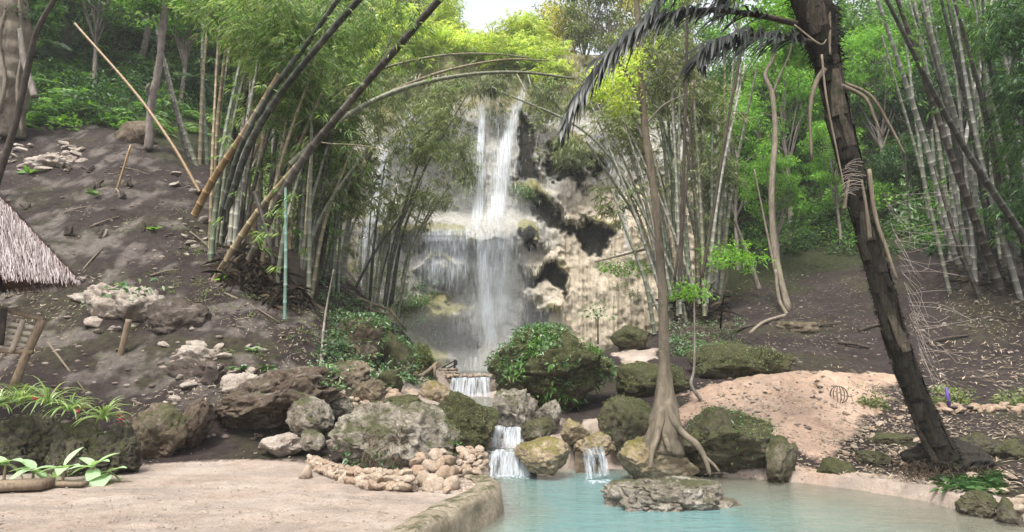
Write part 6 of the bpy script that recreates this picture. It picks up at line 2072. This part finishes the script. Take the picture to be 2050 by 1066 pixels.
# ------------------------------------------------------------------ small plants
def seedling(px, py, n, L, Wd, mat, label, up=0.6):
    p = T1(px, py)
    V, F = leaves(np.tile(p + A(0, 0, 0.03), (n, 1)) + rng.normal(0, 0.02, (n, 3)), rdir(n, -0.1, 0.5) + A(0, 0, up * 0.4), L * rng.uniform(0.7, 1.2, n), Wd, droop=0.25)
    t = empty('seedling', p, label, 'seedling')
    mk('leaves', V, F, MAT[mat], t)
    mk('stem', *tube(spline([p - A(0, 0, 0.05), p + A(0.01, 0, 0.08)], 4), 0.012, 5), MAT['twig'], t)


seedling(55, 352, 8, 0.5, 0.16, 'leaf_mid', 'green seedling with long drooping leaves below the thick trunk')
seedling(195, 395, 9, 0.35, 0.12, 'leaf_cool', 'pale blue-green seedling beside the stumps')
seedling(310, 465, 12, 0.25, 0.08, 'leaf_bright', 'small bright seedling on the mossy strip')
seedling(205, 622, 10, 0.25, 0.09, 'leaf_cool', 'leafy seedling growing on the limestone ledge')
seedling(480, 745, 14, 0.25, 0.09, 'leaf_cool', 'dark leafy plant above the overhanging boulder')
seedling(535, 745, 14, 0.22, 0.08, 'leaf_cool', 'glossy green plant right of the dark leafy one above the overhang')
seedling(505, 705, 14, 0.22, 0.07, 'leaf_cool', 'narrow-leaved plant highest above the overhang')
seedling(448, 565, 12, 0.3, 0.1, 'leaf_bright', 'bright weed at the base of the big bamboo clump')
seedling(300, 912, 20, 0.1, 0.05, 'leaf_lime', 'low yellow-green plant on the sand edge by the planter')
seedling(885, 908, 16, 0.07, 0.04, 'leaf_lime', 'tiny yellow-green plant between boulder and stone heap')
seedling(780, 935, 14, 0.1, 0.05, 'leaf_cool', 'small green plant behind the stone border')
seedling(905, 920, 26, 0.16, 0.012, 'leaf_bright', 'grass tuft at the corner of the grey boulder', 1.6)
for px, py, lab in ((1858, 812, 'first small shrub of the garden bed, nearest the palm'), (1925, 808, 'largest leafy shrub of the garden bed right of the purple stake'), (1895, 790, 'pale shrub behind the purple stake'), (2030, 812, 'last shrub of the garden bed at the photo edge'),
                    (1745, 815, 'small shrub left of the palm trunk on the sand')):
    p = T1(px, py)
    t = empty('garden_shrub', p, lab, 'shrub')
    V, F = bush(np.tile(p, (3, 1)) + rng.normal(0, 0.08, (3, 3)) * A(1, 1, 0), 90, 0.24, 0.12, 0.035, 1.0)
    mk('leaves', V, F, MAT['leaf_olive'], t)
n = 420
b = np.array([T1(px, py) for px, py in zip(rng.uniform(1880, 2000, n), rng.uniform(950, 990, n))])
V, F = leaves(b + A(0, 0, 0.03), rdir(n, 0, 0.6), rng.uniform(0.1, 0.25, n), 0.035, droop=0.3)
mk('fern_patch', V, F, MAT['leaf_dark'], base=b[0], label='low dark green ferns on the shore below the palm foot', kind='stuff')

SPD = [(38, 812, 0.5, 'spider plant at the left end of the planter'), (-5, 815, 0.45, 'spider plant cut by the left photo edge'), (95, 815, 0.62, 'largest spider plant in the middle of the planter wall'), (140, 825, 0.42, 'spider plant just right of the largest one'),
       (205, 842, 0.46, 'spider plant alone at the right end of the planter')]
for px, py, L, lab in SPD:
    p = P(px, py, 8.75)
    t = empty('spider_plant', p, 'striped ' + lab, 'spider plant')
    Vs, Fs, nv = [], [], 0
    for k in range(46):
        az = rng.uniform(0, 6.283); el = rng.uniform(0.5, 1.3); l = L * rng.uniform(0.6, 1.15)
        hd = A(math.cos(az), math.sin(az), 0); sd = A(-math.sin(az), math.cos(az), 0)
        q = p.copy(); d = nrm(hd * math.cos(el) + A(0, 0, math.sin(el)))
        for e in range(7):
            u = e / 6
            w = 0.026 * (0.6 + 0.8 * u) * (1 - u ** 2.5) + 0.002
            Vs += [q + sd * w / 2 + A(0, 0, 0.25 * w), q, q - sd * w / 2 + A(0, 0, 0.25 * w)]
            q = q + d * l / 6; d = nrm(d - A(0, 0, 0.32))
        for e in range(6):
            o_ = nv + 3 * e
            Fs += [(o_, o_ + 1, o_ + 4, o_ + 3), (o_ + 1, o_ + 2, o_ + 5, o_ + 4)]
        nv += 21
    mk('leaves', Vs, np.array(Fs), MAT['leaf_variegated'], t)


def big_leaf(parent, p, d, L, Wd, mat, name='leaf'):
    d = nrm(d)
    sd = nrm(np.cross(d, A(0, 0, 1))); up = np.cross(sd, d)
    V, F = [], []
    n = 7
    for e in range(n):
        u = e / (n - 1)
        w = Wd * math.sin(math.pi * (0.06 + 0.94 * u) ** 0.75) * 0.5 + 0.002
        c = p + d * L * u - A(0, 0, 1) * L * 0.3 * u * u
        V += [c + sd * w + up * 0.25 * w, c, c - sd * w + up * 0.25 * w]
    for e in range(n - 1):
        o_ = 3 * e
        F += [(o_, o_ + 1, o_ + 4, o_ + 3), (o_ + 1, o_ + 2, o_ + 5, o_ + 4)]
    return mk(name, V, np.array(F), MAT[mat], parent)


for px, py, lab in ((12, 925, 'leftmost broad white-green leaf plant below the planter'), (72, 905, 'second broad white-green leaf plant below the planter'), (132, 908, 'third broad white-green leaf plant below the planter'),
                    (190, 908, 'fourth broad white-green leaf plant, under the lone spider plant'), (222, 910, 'last broad white-green leaf plant at the right end of the planter')):
    p = P(px, py, 8.3)
    p[2] = rng.uniform(0.1, 0.22)
    t = empty('broadleaf_plant', (p[0], p[1], 0), lab, 'plant')
    mk('stem', *tube(spline([A(p[0], p[1], -0.03), p], 5), np.linspace(0.02, 0.014, 5), 7), MAT['twig'], t)
    for k in range(6):
        az = k * 1.05 + rng.uniform(-0.4, 0.4)
        d = A(math.cos(az), math.sin(az) * 0.8 - 0.35, rng.uniform(-0.5, 0.75))
        big_leaf(t, p + A(0, 0, rng.uniform(-0.03, 0.04)), d, rng.uniform(0.26, 0.42), rng.uniform(0.12, 0.18), 'leaf_white_green')
for px, py, lab in ((75, 800, 'small dark red plant between the spider plants'), (163, 822, 'small dark red plant near the right spider plants'), (246, 842, 'tiny dark red plant at the right end of the planter'), (50, 940, 'purple low plant below the planter wall'),
                    (634, 932, 'small red plant at the start of the stone border'), (345, 900, 'purple seedling by the brown rock')):
    p = P(px, py, 8.5) if py < 900 else T1(px, py)
    n = 8
    V, F = leaves(np.tile(p, (n, 1)) + rng.normal(0, 0.025, (n, 3)), rdir(n, 0.0, 0.9), rng.uniform(0.05, 0.1, n), 0.03, droop=0.2)
    t = empty('red_plant', p, lab, 'plant')
    mk('leaves', V, F, MAT['leaf_red'], t)

# ------------------------------------------------------------------ thatched hut corner
ec = P(156, 560, 9.2)
hc = A(ec[0] - 2.2, 9.3, ec[2])
apex = hc + A(0, 0, 2.05)
cr = [ec, hc + A(0, -1.15, 0.05), hc + A(-2.2, 0, 0), hc + A(0, 1.15, -0.02)]
hut = empty('thatched_hut', (hc[0], hc[1], 0), 'corner of a thatched hut roof with grey palm thatch at the left edge', 'hut')
Vt, Ft, nv = [], [], 0
Vu, Fu, nu = [], [], 0
for k in range(4):
    a, b = cr[k], cr[(k + 1) % 4]
    mid = (a + b) / 2
    nrmv = nrm(np.cross(b - a, apex - a)); nrmv = nrmv if nrmv[2] > 0 else -nrmv
    rows = 18
    cnt = 420 if k in (0, 3) else 60
    for r_ in range(rows):
        for c_ in range(cnt):
            v_ = r_ / rows * 0.97 + rng.uniform(-0.03, 0.03)      # 0 eave .. 1 apex
            if rng.uniform() < v_ * 0.75: continue
            u_ = rng.uniform(0, 1)
            p = a + (b - a) * (u_ * (1 - v_) + v_ * 0.5) + (apex - (a + b) / 2) * v_ + (0 if True else 0)
            p = p + nrmv * rng.uniform(0.015, 0.07)
            dn = nrm(-(apex - (a + b) / 2) + (b - a) * rng.normal(0, 0.1) + nrmv * rng.uniform(-0.02, 0.1))
            w = nrm(np.cross(dn, nrmv)); l = rng.uniform(0.15, 0.32) * min(1, 0.45 + v_ * 4); wd = rng.uniform(0.003, 0.008)
            Vt += [p + w * wd, p - w * wd, p - w * wd * 0.5 + dn * l, p + w * wd * 0.5 + dn * l]
            Ft.append((nv, nv + 1, nv + 2, nv + 3)); nv += 4
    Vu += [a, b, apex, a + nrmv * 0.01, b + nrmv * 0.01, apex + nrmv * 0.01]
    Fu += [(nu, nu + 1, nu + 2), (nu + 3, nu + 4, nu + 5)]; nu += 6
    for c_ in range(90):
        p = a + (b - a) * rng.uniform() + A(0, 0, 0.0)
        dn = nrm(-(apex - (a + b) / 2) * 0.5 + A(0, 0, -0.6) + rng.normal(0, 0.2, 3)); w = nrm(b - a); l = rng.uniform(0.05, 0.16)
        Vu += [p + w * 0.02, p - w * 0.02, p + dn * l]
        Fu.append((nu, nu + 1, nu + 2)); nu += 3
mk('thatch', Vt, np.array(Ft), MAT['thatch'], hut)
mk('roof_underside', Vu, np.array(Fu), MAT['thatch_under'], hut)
for k in range(4):
    mk('rafter', *tube(np.array([cr[k] + A(0, 0, -0.04), apex + A(0, 0, -0.12)]), 0.035, 7), MAT['wood_dark'], hut)
    q = hc + (cr[k] - hc) * 0.72
    if k != 0: mk('post', *tube(np.array([A(q[0], q[1], -0.2), A(q[0], q[1], q[2] + 0.45)]), 0.05, 8), MAT['wood'], hut)

# ------------------------------------------------------------------ slatted wooden bench back at the left edge
bd = 9.3
bn = empty('slatted_bench', P(30, 775, bd), 'weathered slatted wooden bench back standing at the left edge', 'bench')
def rail(pts, w, mat='wood', name='rail', flat=1.0):
    q = spline([P(*p) for p in pts], 8)
    return mk(name, *tube(q, pxr(w, bd), 8, True, 0.12, int(pts[0][0]) % 9), MAT[mat], bn)
rail([(-20, 612, bd), (88, 640, bd)], 10, 'wood', 'top_rail')
rail([(86, 640, bd), (55, 705, bd), (26, 778, bd)], 15, 'wood', 'leg')
rail([(-90, 640, bd + .5), (-100, 700, bd + .5), (-110, 800, bd + .4)], 15, 'wood', 'leg')
rail([(46, 640, bd - .06), (34, 675, bd - .06), (22, 706, bd - .06)], 9, 'bamboo_gold' if False else 'wood_pale', 'upright')
for y in (652, 664, 676, 688, 700):
    a_, b_ = P(-60, y - 16, bd), P(72 - (y - 652) * 0.45, y + 6, bd)
    m_ = (a_ + b_) / 2; dv = b_ - a_
    ex = nrm(dv); ey = nrm(np.cross(A(0, 0, 1), ex)); ez = np.cross(ex, ey)
    mk('slat', *box(m_, np.linalg.norm(dv), 0.02, 0.055, np.stack([ex, ey, ez], 1), 0.004), MAT['slat_wood'], bn, smooth=False)
rail([(-30, 700, bd), (65, 706, bd)], 10, 'wood', 'bottom_rail')
mk('board', *box(P(4, 655, bd - 0.1), 0.1, 0.03, 0.55, None, 0.006), MAT['wood_dark'], bn, smooth=False)

# planks on the sand
p = G(15, 985)
mk('plank', *box((p[0], p[1] + 0.1, 0.055), 0.75, 0.26, 0.1, [[0.98, -0.17, 0], [0.17, 0.98, 0], [0, 0, 1]], 0.012), MAT['wood'], smooth=False, base=p, label='thick grey plank end on the sand in the lower left corner', cat='plank')
p = G(105, 975)
mk('plank', *box((p[0], p[1] + 0.06, 0.03), 0.8, 0.14, 0.05, [[0.99, 0.1, 0], [-0.1, 0.99, 0], [0, 0, 1]], 0.008), MAT['wood'], smooth=False, base=p, label='thin half buried plank right of the thick grey one', cat='plank')
p = G(625, 912)
mk('plank', *box((p[0], p[1], 0.025), 0.3, 0.08, 0.05, None, 0.006), MAT['wood'], smooth=False, base=p, label='short piece of wood on the sand by the grey boulder', cat='plank')
p = G(612, 955)
mk('wooden_wedge', *tube(np.array([p + A(0, 0, -0.02), p + A(0.02, 0, 0.07), p + A(0.03, 0, 0.16)]), [0.1, 0.07, 0.02], 7, True, 0.2), MAT['stone'].copy(), base=p, label='small pointed stone stub at the start of the stone border', cat='stone')

# ------------------------------------------------------------------ rails, terrace and visitor by the falls
r1 = empty('bamboo_railing', P(740, 620, 19.5), 'bamboo handrail along the crest of the left hill', 'railing')
for a_, b_, w in (((688, 586), (782, 622), 6), ((782, 622), (812, 660), 5), ((700, 605), (780, 632), 4)):
    mk('rail', *tube(np.array([P(*a_, 19.3), P(*b_, 19.6)]), pxr(w, 19.5), 7), MAT['wood'], r1)
for x, y in ((700, 592), (742, 607), (782, 622)):
    q = P(x, y, 19.4)
    mk('post', *tube(np.array([A(q[0], q[1], float(hz(q[0], q[1])) - 0.1), q + A(0, 0, 0.05)]), 0.035, 7), MAT['wood'], r1)
r2 = empty('log_railing', P(850, 745, 17), 'old log handrail slanting up beside the steps to the falls', 'railing')
mk('rail', *tube(spline([P(826, 758, 16.6), P(850, 748, 17), P(876, 726, 17.5)], 10), pxr(7, 17), 8, True, 0.2), MAT['wood'], r2)
mk('log_end', *tube(np.array([P(868, 738, 17.4), P(878, 730, 17.6)]), pxr(13, 17), 9, True, 0.2), MAT['wood'], r2)
for x, y in ((828, 760), (870, 734)):
    mk('post', *tube(np.array([P(x, y + 26, 17.1), P(x, y - 4, 17.1)]), pxr(6, 17), 7), MAT['wood'], r2)
r3 = empty('dark_railing', P(900, 738, 21), 'small black railing on the masonry edge of the upper basin', 'railing')
for a_, b_, w in (((884, 737), (913, 721), 3), ((896, 738), (913, 730), 3)):
    mk('rail', *tube(np.array([P(*a_, 21), P(*b_, 21)]), pxr(w, 21), 6), MAT['wood_dark'], r3)
for x, y0_, y1_ in ((910, 720, 738), (914, 722, 731), (890, 734, 742)):
    mk('post', *tube(np.array([P(x, y1_, 21), P(x, y0_, 21)]), pxr(4, 21), 6), MAT['wood_dark'], r3)
tr_ = empty('masonry_terrace', P(895, 760, 20.2), 'low masonry terrace of tan stones beside the far cascade', 'terrace')
for r_ in range(4):
    for k in range(7):
        x = 868 + k * 7.4 + (r_ % 2) * 3.5
        if x > 918 - r_ * 0: continue
        stone(tr_, P(x, 741 + r_ * 5.5, 20.6 - r_ * 0.1), (0.085, 0.12, 0.05))

# a visitor wading under the falls, seen from behind the hump: red top, dark hair
pd = 25.5
hd_ = P(857, 703, pd)
base = hd_ - A(0, 0, 1.62)
pv = bpy.data.meshes.new('person')
J = [(0, 0, .95), (0, 0, 1.15), (0, 0.01, 1.35), (0, 0, 1.47), (0, 0, 1.6), (0.17, 0, 1.4), (0.23, -0.04, 1.15), (0.2, -0.2, 0.98), (-0.17, 0, 1.4), (-0.23, -0.04, 1.15), (-0.2, -0.2, 0.98),
     (0.09, 0, 0.9), (0.1, -0.02, 0.5), (0.1, 0.02, 0.08), (0.11, -0.12, 0.03), (-0.09, 0, 0.9), (-0.1, 0.03, 0.5), (-0.1, 0.05, 0.08), (-0.11, -0.09, 0.03), (0, 0, 1.7)]
E = [(0, 1), (1, 2), (2, 3), (3, 4), (4, 19), (2, 5), (5, 6), (6, 7), (2, 8), (8, 9), (9, 10), (0, 11), (11, 12), (12, 13), (13, 14), (0, 15), (15, 16), (16, 17), (17, 18)]
R_ = [.13, .12, .14, .055, .095, .065, .045, .035, .065, .045, .035, .085, .06, .045, .04, .085, .06, .045, .04, .07]
pv.from_pydata(J, E, [])
person = bpy.data.objects.new('person', pv)
COL.objects.link(person)
person.location = base
md = person.modifiers.new('skin', 'SKIN')
for k, sv in enumerate(pv.skin_vertices[0].data):
    sv.radius = (R_[k], R_[k] * (0.75 if k < 3 else 1))
    sv.use_root = (k == 0)
person.modifiers.new('sub', 'SUBSURF').levels = 1
MAT['skin'] = plain_mat('skin', (0.35, 0.2, 0.14), (0.42, 0.26, 0.18), 5, 0.6)
pv.materials.append(MAT['skin'])
person['_o'] = [float(c) for c in base]
tag(person, 'visitor in a red top standing in the basin at the foot of the falls', 'person')
MAT['cloth_red'] = plain_mat('red_cloth', (0.5, 0.04, 0.04), (0.6, 0.07, 0.06), 8, 0.8)
MAT['hair'] = plain_mat('dark_hair', (0.012, 0.01, 0.008), (0.03, 0.022, 0.018), 30, 0.6)
ring = spline([A(0, 0, .92), A(0, 0, 1.1), A(0, 0.01, 1.33), A(0, 0, 1.43)], 8) + base
V, F = tube(ring, [0.16, 0.155, 0.15, 0.15, 0.165, 0.175, 0.15, 0.09], 14, False)
V = (V - base) * A(1.15, 0.85, 1) + base
mk('shirt', V, F, MAT['cloth_red'], person)
v, f = ico(3)
hv = v * A(0.105, 0.115, 0.125) + A(0, 0.015, 1.645)
hv = hv[:] + base
mk('hair', hv, f[(v[f].mean(1)[:, 2] > -0.2) | (v[f].mean(1)[:, 1] > 0.2)], MAT['hair'], person)

# garden bits on the right
p = T1(1902, 822)
tp = P(1894, 776, p[1])
MAT['purple'] = plain_mat('purple_paint', (0.07, 0.03, 0.2), (0.1, 0.05, 0.27), 9, 0.5)
MAT['black_plastic'] = plain_mat('black_plastic', (0.01, 0.01, 0.012), (0.02, 0.02, 0.024), 9, 0.5)
lamp = empty('garden_stake', p, 'purple stake with black flat base plate in the garden bed', 'stake')
mk('stake', *tube(np.array([p, tp]), 0.028, 8), MAT['purple'], lamp)
mk('base_plate', *box(p + A(0.18, -0.02, 0.05), 0.42, 0.2, 0.05, None, 0.006), MAT['black_plastic'], lamp, smooth=False)
p = T1(1681, 808)
wr = empty('wire_ring', p, 'rusty ball of wire rings standing on the sand bank', 'wire ball')
for k in range(7):
    a_ = k / 7 * math.pi; t_ = np.linspace(0, 2 * np.pi, 25)
    r_ = 0.17
    q = np.stack([r_ * np.cos(t_) * math.cos(a_), r_ * np.cos(t_) * math.sin(a_) * 0.8, r_ * np.sin(t_) + r_ * 0.9], -1) + p
    mk('wire', *tube(q, 0.005, 5, False), MAT['bark_dark'], wr)

# ------------------------------------------------------------------ mist and haze
v, f = ico(3)
for c, s, lab in ((P(950, 440, 31.0), A(3.6, 1.4, 1.9), 'pale mist where the plume strikes the ledge'), (P(970, 690, 30.0), A(4.6, 2.2, 2.6), 'pale mist over the upper basin at the foot of the falls'),
                  (P(985, 570, 31.2), A(2.4, 1.2, 3.2), 'pale mist drifting beside the lower curtain')):
    o = mk('mist', v * s + c, f, MIST, base=c, label=lab, kind='stuff')
HZ = bpy.data.materials.new('haze'); HZ.use_nodes = True
nt = HZ.node_tree; nt.nodes.clear()
out = nt.nodes.new('ShaderNodeOutputMaterial'); vol = nt.nodes.new('ShaderNodeVolumePrincipled')
vol.inputs['Color'].default_value = (0.95, 0.97, 1, 1); vol.inputs['Density'].default_value = 0.0007; vol.inputs['Anisotropy'].default_value = 0.0
nt.links.new(vol.outputs[0], out.inputs['Volume'])
zt = float(tz.max()) + 18
mk('haze', *box((0, 33, (zt - 3) / 2), 300, 110, zt + 3), HZ, base=(0, 33, 0), smooth=False, label='thin damp haze filling the valley', kind='stuff')
SC.cycles.volume_bounces = 1
SC.cycles.volume_step_rate = 4
